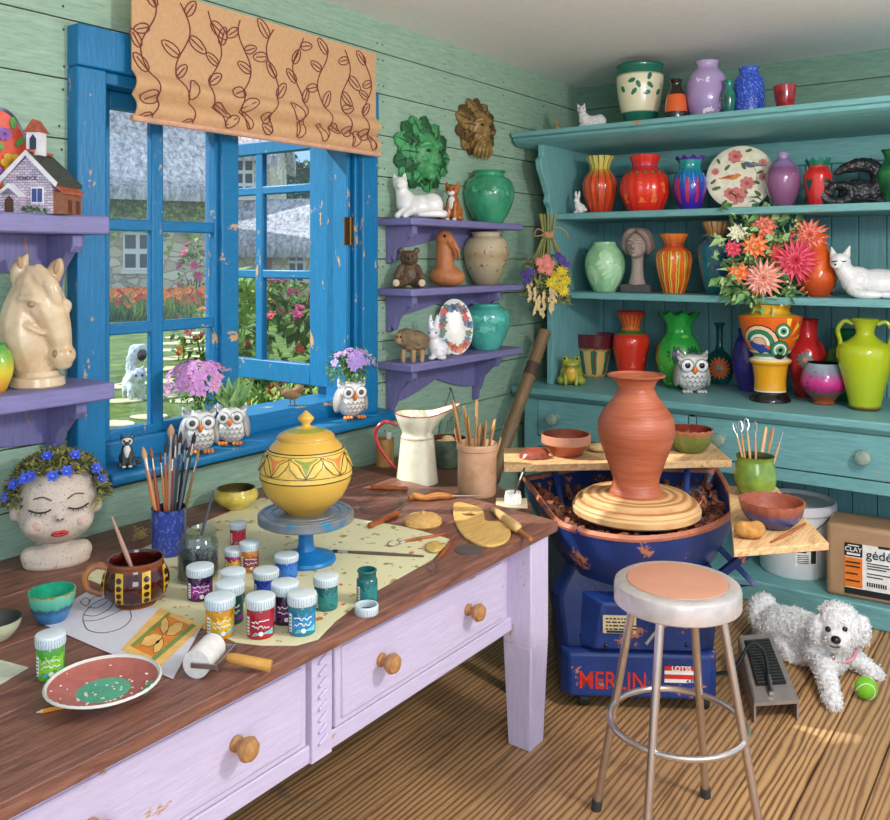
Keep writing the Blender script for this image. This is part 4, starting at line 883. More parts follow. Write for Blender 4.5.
vessel('vase', 'purple vase mostly hidden behind the bouquet vase', 'vase', 748, 379, 30, 328, [(.5, 0), (.6, .03), (.95, .35), (1, .55), (.8, .8), (.6, .9), (.66, 1)], [glazed('#4a3a9a', '#36287a')], ZC, 4.69)
vessel('vase', 'crimson vase with a grey flower, between the bouquet vase and the pink bowl', 'vase', 807, 387, 37, 318, [(.5, 0), (.6, .03), (.9, .3), (1, .5), (.85, .66), (.56, .76), (.5, .86), (.56, .97), (.6, 1)], [ringed([(0, '#b01f24'), (.5, '#cf2c2a'), (1, '#c8282c')], spots=(3, '#e0524a', .62, .1, .6)), plain('#6b7a78', .4), plain('#d98a4a', .4)], ZC, 4.66, inner=0, decals=lambda mb, R, H, pr: dflower(mb, pr, -R*.1, H*.5, R*.45, 10, 1, 2))
vessel('vase', 'emerald green flared vase behind the chartreuse jug on the dresser', 'vase', 845, 391, 38, 328, [(.6, 0), (.66, .04), (.8, .3), (1, .5), (.86, .66), (.5, .8), (.5, .86), (.72, 1)], [glazed('#1f8a4f', '#14683a')], ZC, 4.69)
vessel('raku_bowl', 'round tumbler vase glazed grey, magenta and rust, in front of the green vase', 'bowl', 824, 405, 44, 360, [(.42, 0), (.5, .05), (.46, .09), (.8, .3), (1, .5), (.95, .75), (.72, 1)], [ringed([(0, '#a8552f'), (.2, '#8a3f2a'), (.28, '#4a5a3c'), (.34, '#a02a68'), (.55, '#d02f86'), (.72, '#a85a90'), (.82, '#7f8a98'), (1, '#9aa8b4')], drip=.25, dscale=9, spots=(12, '#3a2a40', .64, .3, .85)), plain('#1c1b20', .4)], ZC)
# chartreuse jug
jr, R, H, pr = vessel('two_handled_jug', 'chartreuse two handled jug with brown foot at the right end of the counter', 'jug', 865, 411, 52, 317, [(.5, 0), (.56, .03), (.6, .1), (.78, .32), (1, .58), (.96, .7), (.55, .78), (.36, .83), (.34, .88), (.42, .96), (.52, 1)], [ringed([(0, '#5a3a1c'), (.03, '#6a4a1f'), (.06, '#a8b81f'), (.5, '#b4c424'), (1, '#a8b424')], drip=.02), ], ZC)
for s_ in (-1, 1):
    m = MB(); m.tube([(s_*R*.42, 0, H*.95), (s_*R*.72, 0, H*.98), (s_*R*.95, 0, H*.88), (s_*R*.86, 0, H*.74), (s_*R*.92, 0, H*.62)], R*.085, smooth=5); m.build('handle', glazed('#a8b424', '#8a941c'), jr)
# art deco vase with bouquet
DECO = [ringed([(0, '#1f1a18'), (.085, '#1f1a18'), (.1, '#e3ddc6'), (.115, '#e8a21c'), (.40, '#edae24'), (.42, '#efe6c8'), (.46, '#2f8a5a'), (.5, '#e8e0c0'), (.52, '#e8651f'), (.84, '#e8651f'), (.87, '#e8ae2a'), (1, '#d89a24')], 'CONSTANT'),
  plain('#f4c6a0', .2), plain('#2f8f60', .2), plain('#2f4fa0', .2), plain('#f4cf3c', .2), plain('#f3ecd8', .2), plain('#1f1a18', .3), plain('#e34a1f', .2), plain('#5fa878', .2)]
def deco(mb, R, H, pr):
    def arc(cx, cz, r0, r1, a0, a1, mi, off=.0015):
        n = 8; decs = [(cx+r1*cos(a0+(a1-a0)*i/n), cz+r1*sin(a0+(a1-a0)*i/n)) for i in range(n+1)]+[(cx+r0*cos(a0+(a1-a0)*i/n), cz+r0*sin(a0+(a1-a0)*i/n)) for i in range(n, -1, -1)]
        for i in range(n): decal(mb, pr, [decs[i], decs[i+1], decs[2*n-i], decs[2*n+1-i]], mi, off, 1)
    cx, cz = -R*.35, H*.60
    arc(cx, cz, R*.62, R*.66, -.1, 2.9, 6, .002)
    for r0, r1, mi in ((.62, .5, 1), (.48, .36, 2), (.35, .24, 5), (.23, 0, 1)): arc(cx, cz, R*r1, R*r0, -.1, 2.9, mi); arc(cx, cz, R*r0, R*(r0+.02), -.1, 2.9, 6, .002)
    decal(mb, pr, [(-R*.75, H*.66), (-R*.2, H*.6), (R*.2, H*.52), (R*.2, H*.48), (-R*.3, H*.5), (-R*.65, H*.57)], 3, .0025)
    for x, z, r in ((R*.42, H*.74, .24), (R*.32, H*.545, .30)):
        for q, mi in ((1.08, 6), (1, 2), (.72, 5), (.5, 8), (.25, 6)): decal(mb, pr, circ(x, z, R*r*q, 16), mi, .003+.0008*(1-q), 2)
    for i in range(5):
        a = .15+i*.33; decal(mb, pr, [(R*.55+R*.2*cos(a), H*.64+R*.2*sin(a)), (R*.55+R*.75*cos(a-.12), H*.64+R*.75*sin(a-.12)), (R*.55+R*.75*cos(a+.12), H*.64+R*.75*sin(a+.12))], 4 if i % 2 == 0 else 7, .002, 2)
dv, DR, DH, dpr = vessel('bouquet_vase', 'large vase with orange and green arcs on a yellow stem, holding the flower bouquet', 'vase', 770, 403, 60, 300, [(.66, 0), (.64, .03), (.5, .085), (.52, .1), (.5, .2), (.56, .36), (.66, .40), (.66, .43), (.5, .46), (.62, .5), (.82, .62), (1, .83), (.99, .88), (.66, .91), (.62, .96), (.7, 1)], DECO, ZC, n=56, decals=deco, inner=6, sm=3)
# bouquet: each big bloom on its own stem, sprigs between
NECK = dv.location+Vector((0, 0, DH*.97)); fz = face(770); ds = (dv.location.xy.length)/F*1.0
STEM = plain('#4f7a3a', .6)
def bl_loc(u, v, back): return at_d(u, v, on_z(770, 403, ZC)[1]+back)
CRIM = [plain('#d02a48', .6), plain('#ea5a6e', .6)]; CORAL = [plain('#e8604a', .6), plain('#f59a80', .6)]; SALM = [plain('#e88a78', .6), plain('#f4b8a4', .6)]; OR2 = [plain('#e8622a', .6), plain('#f4a060', .6)]; CREAM = [plain('#e6e0b8', .6), plain('#f4f0d8', .6)]
BL = [('dahlia', 'large crimson dahlia at the centre right of the bouquet', 795, 262, 21, CRIM, 0, 20), ('dahlia', 'pink coral dahlia low in the middle of the bouquet', 763, 279, 17, SALM, -.02, 18), ('dahlia', 'bright orange red dahlia at the upper right of the bouquet', 809, 236, 16, CORAL, .03, 17), ('dahlia', 'peach orange dahlia low at the right of the bouquet', 815, 283, 15, OR2, .02, 17),
      ('zinnia', 'deep coral bloom high in the middle of the bouquet', 764, 226, 11, CORAL, .06, 10), ('zinnia', 'rust orange bloom left of centre in the bouquet', 755, 247, 12, OR2, .03, 10), ('zinnia', 'small red and white bloom at the left of the bouquet', 733, 249, 8, CRIM, .03, 9), ('zinnia', 'orange bloom low at the left of the bouquet', 738, 273, 10, OR2, .0, 9), ('zinnia', 'cream green bloom at the upper left of the bouquet', 738, 233, 9, CREAM, .07, 9), ('zinnia', 'scarlet bloom tucked left of the large crimson dahlia', 776, 254, 9, [plain('#d8352a', .6), plain('#f06a50', .6)], .04, 10)]
for nm, lab, u, v, r, ms, bk_, npet in BL:
    p = bl_loc(u, v, bk_); root = thing(nm, lab, 'flower', p); R = r*ds*1.12
    nrm = Vector((-p.x*.9, -p.y*.9, .55))+ (p-NECK)*1.2
    m = MB(); m.bloom((0, 0, 0), nrm, R, npet, 5 if r > 13 else 4, (0, 1, 0, 1, 0), 2, .16, .22); m.build('bloom', ms+[plain('#c88a3a', .7)], root, smooth=False)
    m = MB(); e = NECK-p; m.tube([Vector((0, 0, 0)), e*.5+Vector((0, 0, .03)), e+Vector((0, 0, -.10))], .003, smooth=3, n=6); m.build('stem', STEM, root)
rg = random.Random(31); m = MB(); base = dv.location
fo = thing('foliage_sprigs', 'leafy green sprigs and berries filling the flower bouquet', 'foliage', NECK)
SPR = [(728, 212, .08), (742, 214, .06), (775, 214, .05), (757, 212, .07), (795, 225, .05), (716, 240, .06), (722, 262, .03), (730, 285, .0), (750, 300, -.03), (782, 300, -.04), (800, 296, -.03), (822, 262, .05), (783, 240, .05), (748, 262, .02), (770, 262, .03), (786, 282, -.02), (745, 240, .06), (718, 285, .02), (740, 296, -.02), (805, 250, .06), (765, 210, .09), (784, 222, .07)]
for u, v, bk_ in SPR:
    p = bl_loc(u, v, bk_)-NECK; m.tube([Vector((0, 0, -.08)), p*.5+Vector((0, 0, .02)), p], .0025, 0, 5)
    for j in range(26):
        q = p*(.4+.66*j/25)+Vector((rg.uniform(-.03,.03), rg.uniform(-.03,.03), rg.uniform(-.03,.03))); m.leaf(q, (rg.uniform(-1, 1), rg.uniform(-1, 1), rg.uniform(-.6, .9)), (rg.uniform(-.5, .5), -.6, .6), rg.uniform(.05, .09), rg.uniform(.026, .042), rg.choice((0, 1, 2)))
    if rg.random() < .6:
        for j in range(4): m.ell(p+Vector((rg.uniform(-.03, .03), rg.uniform(-.03, .0), rg.uniform(-.03, .03))), .008, m=rg.choice((2, 3)), n=8)
tag(m.build('foliage', [plain('#4f7d4f', .6), plain('#79a662', .6), plain('#a9c684', .6), plain('#d9cf8a', .5)], fo, smooth=False), kind='stuff')
# ------------------------------------------------------------------ figurines
def figure(name, label, cat, u, hpx, z=None, x=None, y=None, vb=None, yaw=0, w=0, group=None):
    p, s, d = spot(u, vb or HV, w, z, x, y)
    return thing(name, label, cat, p, face(u, yaw), group), hpx*s
DK = plain('#1d1a18', .25); WHC = glazed('#eeecea', '#dcdad8', .15); WHM = plain('#e4e0dc', .55, var=.05)
def eyes(root, h, pts, r, col=None, name='eye'):
    for p in pts:
        m = MB(h); m.ell(p, r, n=10); m.build(name, col or DK, root)
def cat_lying(root, h, mat, vox=.022, flip=1, disp=None):
    f = flip
    return blob('body', [('e', (.12*f, 0, .27), (.46, .24, .27)), ('e', (.36*f, .0, .30), (.26, .25, .28)), ('e', (-.2*f, -.02, .36), (.22, .2, .28)), ('t', [(-.24*f, 0, .4), (-.3*f, -.03, .66)], [.17, .14]), ('e', (-.32*f, -.07, .76), (.17, .17, .155)), ('e', (-.34*f, -.2, .71), (.08, .09, .07)),
        ('t', [(-.42*f, -.03, .84), (-.47*f, -.03, 1.0)], [.075, .012]), ('t', [(-.24*f, -.03, .86), (-.22*f, -.03, 1.02)], [.075, .012]), ('t', [(-.2*f, -.15, .2), (-.38*f, -.28, .06)], [.09, .07]), ('t', [(-.1*f, -.2, .15), (-.22*f, -.34, .06)], [.09, .07]),
        ('t', [(.6*f, 0, .12), (.62*f, -.25, .10), (.35*f, -.36, .10), (.1*f, -.35, .08)], [.08, .08, .075, .05])], mat, root, h, vox, disp=disp)
def cat_sitting(root, h, mat, vox=.02, tail=1):
    return blob('body', [('e', (0, .05, .25), (.24, .25, .26)), ('e', (0, -.02, .45), (.17, .17, .24)), ('e', (0, -.06, .76), (.18, .16, .15)), ('e', (0, -.2, .72), (.08, .07, .06)), ('t', [(-.12, -.05, .84), (-.16, -.05, 1.0)], [.075, .012]), ('t', [(.12, -.05, .84), (.16, -.05, 1.0)], [.075, .012]),
        ('t', [(-.08, -.13, .45), (-.09, -.2, .05)], [.075, .055]), ('t', [(.08, -.13, .45), (.09, -.2, .05)], [.075, .055]), ('e', (-.2, -.08, .08), (.09, .16, .08)), ('e', (.2, -.08, .08), (.09, .16, .08)), ('t', [(.1*tail, .25, .1), (.33*tail, .15, .1), (.36*tail, -.1, .12), (.3*tail, -.22, .16)], [.06, .06, .055, .04])], mat, root, h, vox)
# window wall shelves
SYC = 2.435
r, h = figure('cat_figurine', 'glossy white cat figurine resting on the top purple shelf below the green leaf mask', 'figurine', 415, 46, T1, y=SYC); cat_lying(r, h, WHC, flip=1)
r, h = figure('cat_figurine', 'ginger and white cat figurine sitting on the top purple shelf', 'figurine', 453, 40, T1, y=SYC, yaw=-15); cat_sitting(r, h, glazed('#b5672c', '#9a5020', .2), tail=-1)
m = MB(h); m.ell((0, -.14, .43), (.105, .075, .2)); m.ell((0, -.19, .70), (.1, .08, .07)); m.ell((-.09, -.22, .04), (.06, .06, .04)); m.ell((.09, -.22, .04), (.06, .06, .04)); tag(m.build('bib', WHC, r), 'white chest and muzzle'); eyes(r, h, [(-.08, -.2, .79), (.08, -.2, .79)], .025)
vessel('vase', 'squat green vase with a trailing stem relief on the top purple shelf', 'vase', 489, 218, 51, 166, [(.5, 0), (.56, .03), (.86, .3), (1, .56), (.88, .8), (.62, .90), (.58, .95), (.66, 1)], [glazed('#3f9a72', '#2f7f5c', .18), plain('#2c7453', .3), glazed('#5cb088', '#4aa078')], T1, y=2.44, inner=0,
   decals=lambda mb, R, H, pr: [decal(mb, pr, [(-R*.9+i*R*.2, H*(.6+.05*sin(i*2))), (-R*.7+i*R*.2, H*(.6+.05*sin(i*2+2))), (-R*.7+i*R*.2, H*(.62+.05*sin(i*2+2))), (-R*.9+i*R*.2, H*(.62+.05*sin(i*2)))], 1, .003, 1) for i in range(9)]+[decal(mb, pr, petal(-R*.7+i*R*.28, H*.6, 1+i*2.1, 0, R*.22, R*.13), 2, .004) for i in range(6)])
r, h = figure('bear_figurine', 'dark brown teddy bear figurine sitting on the middle purple shelf', 'figurine', 409, 41, T2, y=SYC); BEARM = plain('#5c4632', .45, var=.35, scale=60, bump=.4)
blob('body', [('e', (0, .02, .32), (.23, .2, .26)), ('e', (0, -.02, .73), (.23, .2, .2)), ('e', (-.19, 0, .92), (.085, .05, .085)), ('e', (.19, 0, .92), (.085, .05, .085)), ('e', (0, -.2, .68), (.1, .09, .08)), ('t', [(-.2, -.02, .5), (-.3, -.14, .28)], [.09, .09]), ('t', [(.2, -.02, .5), (.3, -.14, .28)], [.09, .09]), ('t', [(-.14, -.08, .12), (-.3, -.3, .13)], [.12, .12]), ('t', [(.14, -.08, .12), (.3, -.3, .13)], [.12, .12])], BEARM, r, h, .022)
m = MB(h); m.ell((-.31, -.39, .14), (.085, .03, .09)); m.build('foot_pad', plain('#c9b59a', .6), r); m = MB(h); m.ell((.31, -.39, .14), (.085, .03, .09)); m.build('foot_pad', plain('#c9b59a', .6), r); eyes(r, h, [(-.09, -.19, .78), (.09, -.19, .78)], .03); eyes(r, h, [(0, -.29, .71)], .035, name='nose')
r, h = figure('bird_figurine', 'terracotta pelican figurine with tucked beak on the middle purple shelf', 'figurine', 446, 57, T2, y=SYC); TC = clay('#b5703f', .5, 25, .1, .12)
blob('body', [('e', (0, .02, .19), (.3, .22, .19)), ('e', (.08, 0, .16), (.27, .2, .16)), ('t', [(-.02, .0, .3), (-.02, .03, .6), (-.03, 0, .82)], [.17, .17, .13]), ('e', (-.02, -.02, .84), (.16, .14, .15)), ('t', [(.03, -.08, .86), (.17, -.12, .66), (.2, -.12, .47)], [.09, .07, .03])], TC, r, h, .018); eyes(r, h, [(-.02, -.155, .88)], .028); m = MB(h); m.tube([(.10, -.17, .80), (.19, -.18, .62), (.215, -.15, .47)], .012, n=6); m.build('bill_line', plain('#6b3a22', .6), r)
vessel('vase', 'beige vase with a brown band of relief on the middle purple shelf', 'vase', 486, 285, 46, 232, [(.46, 0), (.54, .03), (.86, .35), (1, .62), (.88, .84), (.64, .92), (.6, .96), (.66, 1)], [ringed([(0, '#8d7f62'), (.4, '#b3a585'), (.55, '#a8906a'), (.66, '#b8a785'), (1, '#c3b696')], spots=(9, '#7d6244', .6, .25, .72), rough=.5, bump=.4)], T2, y=2.44)
r, h = figure('lion_figurine', 'brown shaggy sheep figurine standing on the lowest purple shelf', 'figurine', 414, 36, T3, y=SYC-.03)
r.name = 'sheep_figurine'; blob('body', [('e', (.02, 0, .56), (.42, .3, .32)), ('e', (-.22, -.05, .66), (.3, .27, .28))], clay('#7d6a4f', .8, 30, .6, .3), r, h, .03, disp=('CLOUDS', .012, .012)); blob('head', [('e', (-.42, -.2, .66), (.13, .12, .17)), ('t', [(-.3, -.16, .3), (-.3, -.16, .04)], [.08, .075]), ('t', [(-.02, -.16, .3), (-.02, -.16, .04)], [.08, .075]), ('t', [(.22, -.12, .3), (.22, -.12, .04)], [.08, .075]), ('e', (0, 0, .35), (.3, .2, .08))], clay('#a3845c', .6), r, h, .025); eyes(r, h, [(-.46, -.32, .72), (-.36, -.32, .72)], .03)
r, h = figure('rabbit_figurine', 'white rabbit figurine with blue dots sitting on the lowest purple shelf', 'figurine', 436, 45, T3, y=SYC-.05)
RAB = [('e', (.05, .03, .22), (.24, .24, .22)), ('e', (-.03, -.05, .34), (.16, .15, .2)), ('e', (-.07, -.1, .56), (.14, .14, .13)), ('t', [(-.1, -.06, .64), (-.13, -.04, .82), (-.12, -.03, .98)], [.05, .06, .03]), ('t', [(.0, -.06, .64), (.02, -.04, .82), (.03, -.03, .98)], [.05, .06, .03]), ('e', (-.1, -.18, .05), (.09, .12, .05)), ('e', (.12, -.15, .06), (.12, .15, .06)), ('e', (.27, .08, .16), (.08, .08, .08))]
t = NT('dotted_rabbit'); v = t.coord(); vo = t.new('ShaderNodeTexVoronoi'); vo.inputs['Scale'].default_value = 75; t.link(v, vo.inputs['Vector']); t.color(t.ramp(vo.outputs['Distance'], [(.2, '#6a6a9a'), (.24, '#e8e6ea')])); t.surf(.25)
blob('body', RAB, t.m, r, h, .022); eyes(r, h, [(-.15, -.2, .6), (.0, -.22, .6)], .02)
# decorated oval plate behind the rabbit
p_ = on_y(444, HV, 2.50)[0]; p_.z = T3; r = thing('oval_plate', 'white oval plate bordered with red and blue flowers, behind the white rabbit', 'plate', p_, face(444, 14)); s = on_y(444, HV, 2.50)[1]/F; a, b_ = 18*s, 28*s
m = MB(); N = 40
ring = [[(a*q*cos(2*pi*i/N), -zz, b_*q*sin(2*pi*i/N)+b_) for i in range(N)] for q, zz in ((.02, .004), (.7, .004), (1, .012), (1, .006), (.7, -.002), (.02, -.002))]
m.loft(ring, 0); rg = random.Random(6)
for i in range(26):
    t_ = 2*pi*i/26+rg.uniform(-.1, .1); q = rg.uniform(.68, .9); R_ = rg.uniform(2.2, 4.2)*s; mi = rg.choice((1, 1, 2, 3, 4)); cx_, cz_ = a*q*cos(t_), b_*q*sin(t_)+b_
    m.prism([(cx_+R_*(1+.25*cos(5*k_*2*pi/20))*cos(k_*2*pi/20), cz_+R_*(1+.25*cos(5*k_*2*pi/20))*sin(k_*2*pi/20)) for k_ in range(20)], -.0145, -.008, 'y', mi)
m.v = [(x, y+.22*z-.0, z*.975) for x, y, z in m.v]; mb_min = min(q[1] for q in m.v); m.v = [(x, y-.08*0, z) for x, y, z in m.v]
m.build('dish', [plain('#ece8e0', .2), plain('#c8322c', .4), plain('#3a6a8a', .4), plain('#d97a3a', .4), plain('#4a6a4a', .4)], r); r.location.y -= .075
vessel('vase', 'turquoise vase moulded with swimming fish on the lowest purple shelf', 'vase', 486, 348, 49, 300, [(.46, 0), (.54, .03), (.84, .32), (1, .66), (.9, .86), (.62, .95), (.56, .97), (.6, 1)], [glazed('#57b8a8', '#3f9d92', .18), plain('#3a9488', .3), glazed('#6fcdbb', '#57b8a8')], T3, y=2.44, inner=0,
   decals=lambda mb, R, H, pr: [decal(mb, pr, [(x*R-R*.3, z*H), (x*R-R*.1, z*H+H*.1), (x*R+R*.15, z*H+H*.09), (x*R+R*.3, z*H+H*.02), (x*R+R*.46, z*H+H*.1), (x*R+R*.44, z*H-H*.05), (x*R+R*.28, z*H-H*.01), (x*R, z*H-H*.07)], 2, .006) for x, z in ((-.45, .68), (.35, .66), (-.1, .45))]+[decal(mb, pr, circ(x*R, z*H, R*.05, 8), 1, .008, 1) for x, z in ((-.62, .72), (.17, .7), (-.28, .48))])
# wall masks
def mask(name, label, u, v, w, hh, cols, seed, beard=False):
    p, d = on_y(u, v, YW-.003); s = d/F; r = thing(name, label, 'mask', p, 0); W, H = w*s/2*1.45, hh*s/2; rg = random.Random(seed)
    m = MB()
    for l, (q, n) in enumerate(((1.0, 13), (.82, 11), (.62, 10))):
        for i in range(n):
            a = 2*pi*(i+.5*l)/n+rg.uniform(-.1, .1); L = .62*q; x0, z0 = W*q*.45*cos(a), H*q*.45*sin(a); ww = (W+H)*.34*q
            dx, dz = W*cos(a), H*sin(a); nn = sqrt(dx*dx+dz*dz); ex, ez = -dz/nn, dx/nn
            k = q*.55; tip = (x0+dx*k, z0+dz*k); out = []
            for t_, wv in ((0, .25), (.25, .5), (.35, .32), (.55, .46), (.65, .26), (.85, .2), (1, 0)): out.append((x0+dx*k*t_+ex*ww*wv, z0+dz*k*t_+ez*ww*wv))
            for t_, wv in ((.85, .2), (.65, .26), (.55, .46), (.35, .32), (.25, .5), (0, .25)): out.append((x0+dx*k*t_-ex*ww*wv, z0+dz*k*t_-ez*ww*wv))
            y0 = -.012-.012*l; c_ = (x0+dx*k*.5, y0-.016, z0+dz*k*.5); vs = [(a_, y0-.0, b_) for a_, b_ in out]+[c_]+[(a_, 0.0, b_) for a_, b_ in out]; N = len(out)
            fs = [(j, (j+1) % N, N) for j in range(N)]+[(j, j+N+1, (j+1) % N+N+1, (j+1) % N) for j in range(N)]
            m.add(vs, fs, (l+i) % 2); m.tube([(x0, y0-.014, z0), c_, (tip[0], y0-.002, tip[1])], [.004, .004, .001], 2, 5)
    m.build('leaf_surround', cols, r, sharp=30)
    fc = blob('face', [('e', (0, -.02, 0), (.52, .34, .62)), ('e', (0, -.32, -.08), (.08, .12, .2)), ('e', (0, -.36, -.2), (.12, .1, .07)), ('t', [(-.42, -.2, .2), (-.24, -.33, .27), (-.06, -.3, .18)], [.05, .07, .05]), ('t', [(.42, -.2, .2), (.24, -.33, .27), (.06, -.3, .18)], [.05, .07, .05]), ('e', (-.25, -.2, -.12), (.16, .14, .12)), ('e', (.25, -.2, -.12), (.16, .14, .12)), ('e', (0, -.28, -.36), (.16, .08, .045)), ('e', (0, -.27, -.44), (.13, .08, .045)), ('e', (0, -.22, -.56), (.14, .12, .1))]+([('t', [(x, -.22, -.5), (x*1.5, -.2, -.75), (x*1.2, -.1, -1.0)], [.07, .08, .02]) for x in (-.3, -.15, 0, .15, .3)]+[('t', [(0, -.34, -.3), (s_*.2, -.32, -.36), (s_*.34, -.25, -.5)], [.03, .05, .02]) for s_ in (-1, 1)] if beard else []), cols[0], r, W*.84, .03, 3)
    fc.location = (0, -.02, -H*.05)
    for s_ in (-1, 1):
        e = MB(W*.84); e.ell((s_*.22, -.31, .09), (.085, .05, .05), n=12); e.build('eye', cols[3], fc); 
    return r
mask('leaf_mask', 'green leafy face plaque on the green board wall above the purple shelves', 421, 154, 64, 78, [plain('#45945a', .4, var=.25), plain('#235c34', .4, var=.3), plain('#1d4f2c', .5), plain('#1f3a26', .3)], 3)
mask('leaf_mask', 'bronze coloured leafy face plaque with beard, right of the green one', 475, 128, 50, 60, [plain('#8f7340', .45, .2, var=.25), plain('#5f4722', .45, .2, var=.25), plain('#4a3818', .5), plain('#2f2412', .3)], 5, True)
# dried flowers hung on the dresser corner
p_, d_ = on_x(548, 214, 4.05); s_ = d_/F; r = thing('dried_bouquet', 'bunch of dried flowers tied with twine, hanging upside down by the dresser corner', 'dried flowers', p_, face(548)); rg = random.Random(17)
m = MB(); ends = []
for i in range(34):
    a, b_ = rg.uniform(-1, 1), rg.uniform(-1, 1); m.tube([(a*9*s_, b_*.02, 0), (a*5*s_, b_*.012, -22*s_), (a*25*s_, b_*.05, -60*s_-rg.random()*10*s_)], .0028, rg.choice((0, 1)), 5); ends.append((a, b_))
m.build('stems', [plain('#7d8a4a', .7), plain('#9a8f52', .7)], r)
m = MB(); m.lathe([(6*s_, -24*s_), (7*s_, -21*s_), (6*s_, -18*s_)], 0, 14, capb=False); m.tube([(0, -.03, -21*s_), (9*s_, -.05, -14*s_), (18*s_, -.04, -18*s_), (20*s_, -.03, -25*s_)], .003, smooth=4, n=6); m.tube([(0, -.03, -21*s_), (-10*s_, -.05, -15*s_), (-13*s_, -.04, -22*s_), (-4*s_, -.04, -21*s_)], .003, smooth=4, n=6); m.build('twine', plain('#b58a5a', .9), r)
m = MB(); 
for i in range(190): m.leaf((rg.uniform(-22, 22)*s_, rg.uniform(-.06, .05), rg.uniform(-88, -40)*s_), (rg.uniform(-1, 1), rg.uniform(-.6, .3), rg.uniform(-1.2, .2)), (0, -1, .3), rg.uniform(6, 11)*s_, 3*s_, rg.choice((0, 1)))
for x, z, L in ((-12, -78, 26), (-4, -82, 24), (2, -76, 26), (-18, -70, 20), (6, -80, 20), (-8, -86, 18)):
    for j in range(9): m.leaf((x*s_, -.065, (z+6-j*L/9)*s_), (rg.uniform(-.6, .6), -.2, -1), (0, -1, 0), 7*s_, 3.4*s_, 2)
m.build('foliage', [plain('#5f6b3f', .8), plain('#8a8a56', .8), plain('#d9bd8a', .8)], r, smooth=False)
for nm, col, pts, R_ in (('yellow_bloom', '#e0c832', ((8, -62), (14, -56), (10, -72), (17, -66), (3, -68), (15, -76)), 6.5), ('pink_bloom', '#e28a7c', ((-8, -48), (-2, -44), (3, -50), (-6, -55), (1, -57), (-1, -50)), 5.5), ('purple_bloom', '#4f3f86', ((-20, -66), (-23, -60), (-17, -58), (14, -46), (18, -51), (10, -42)), 5.5)):
    for i, (x, z) in enumerate(pts):
        m = MB(); m.bloom((0, 0, 0), (rg.uniform(-.3, .3), -1, rg.uniform(-.4, .2)), R_*s_, 11, 3, 0, 0, .3, .25, rng=rg); m.build(nm, plain(col, .7), r, (x*s_, -.075+rg.uniform(-.01, .01), z*s_), smooth=False)
# slate plaque on string under the lowest shelf
p_, d_ = on_y(450, 424, 2.53); s_ = d_/F; r = thing('hanging_plaque', 'small green slate plaque with scratched lines, hanging by a cord below the lowest purple shelf', 'plaque', p_, 0)
m = MB(); m.box((0, 0, 0), (30*s_, .012, 24*s_), 0, (0, 12, 0)); 
for k_ in range(5): m.tube([(-8*s_+k_*4*s_, -.008, -7*s_), (-6*s_+k_*3.2*s_, -.008, rg.uniform(0, 7)*s_), (-2*s_+k_*3*s_, -.008, rg.uniform(2, 8)*s_)], .0016, 1, 5)
m.build('slate', [plain('#7f9a86', .6), plain('#4a5a50', .7)], r)
m = MB(); m.tube([(-13*s_, -.004, 13*s_), (-3*s_, -.018, 36*s_), (13*s_, -.004, 9*s_)], .002, n=6); m.ell((-3*s_, -.012, 36*s_), .005, n=8); m.build('cord', plain('#2a2320', .8), r)
# bamboo pole in the corner
a = Vector((3.36, 2.40, .0)); b_ = on_y(545, 331, 2.37)[0]; dv_ = b_-a; L = dv_.length
r = thing('bamboo_pole', 'thick weathered bamboo pole leaning in the corner beside the dresser', 'pole', a); r.rotation_mode = 'QUATERNION'; r.rotation_quaternion = dv_.to_track_quat('Z', 'Y')
m = MB(); pr = [(.034, .02)]
for k_ in range(5): z0 = L*(.02+.98*k_/5); z1 = L*(.02+.98*(k_+1)/5); pr += [(.036, z0+.01), (.034, z0+.03), (.034, z1-.03), (.0385, z1-.008)]
pr += [(.03, L), (.028, L-.04)]; m.lathe(pr, 0, 20, capt=True); m.build('stem', wood('#6a5238', '#8f7350', (9, 9, 1), 8, .5), r)
m = MB(); m.lathe([(.0365, L*.80), (.0368, L*.86)], 0, 20, capb=False); m.build('painted_band', plain('#4a382a', .6), r)
# ------------------------------------------------------------------ dresser figurines
r, h = figure('rabbit_figurine', 'small white rabbit figurine at the left end of the upper dresser shelf', 'figurine', 579, 23, ZA, 4.38, yaw=-20); blob('body', RAB, WHM, r, h, .03)
r, h = figure('cat_figurine', 'white long haired cat figurine lying on top of the dresser near the left end', 'figurine', 590, 26, ZT, 4.25)
b_ = cat_lying(r, h*1.0, plain('#d6d4d2', .5, var=.2, scale=90, bump=.5), disp=('CLOUDS', .01, .008)); eyes(r, h, [(-.38, -.22, .79), (-.26, -.22, .79)], .025)
r, h = figure('mouse_figurine', 'tiny tan animal figurine sitting at the left corner of the dresser top', 'figurine', 557, 11, ZT, 4.2); blob('body', [('e', (0, 0, .3), (.25, .28, .3)), ('e', (0, -.15, .68), (.18, .2, .17)), ('e', (-.16, -.1, .88), (.09, .05, .1)), ('e', (.16, -.1, .88), (.09, .05, .1))], clay('#9a7f56'), r, h, .05)
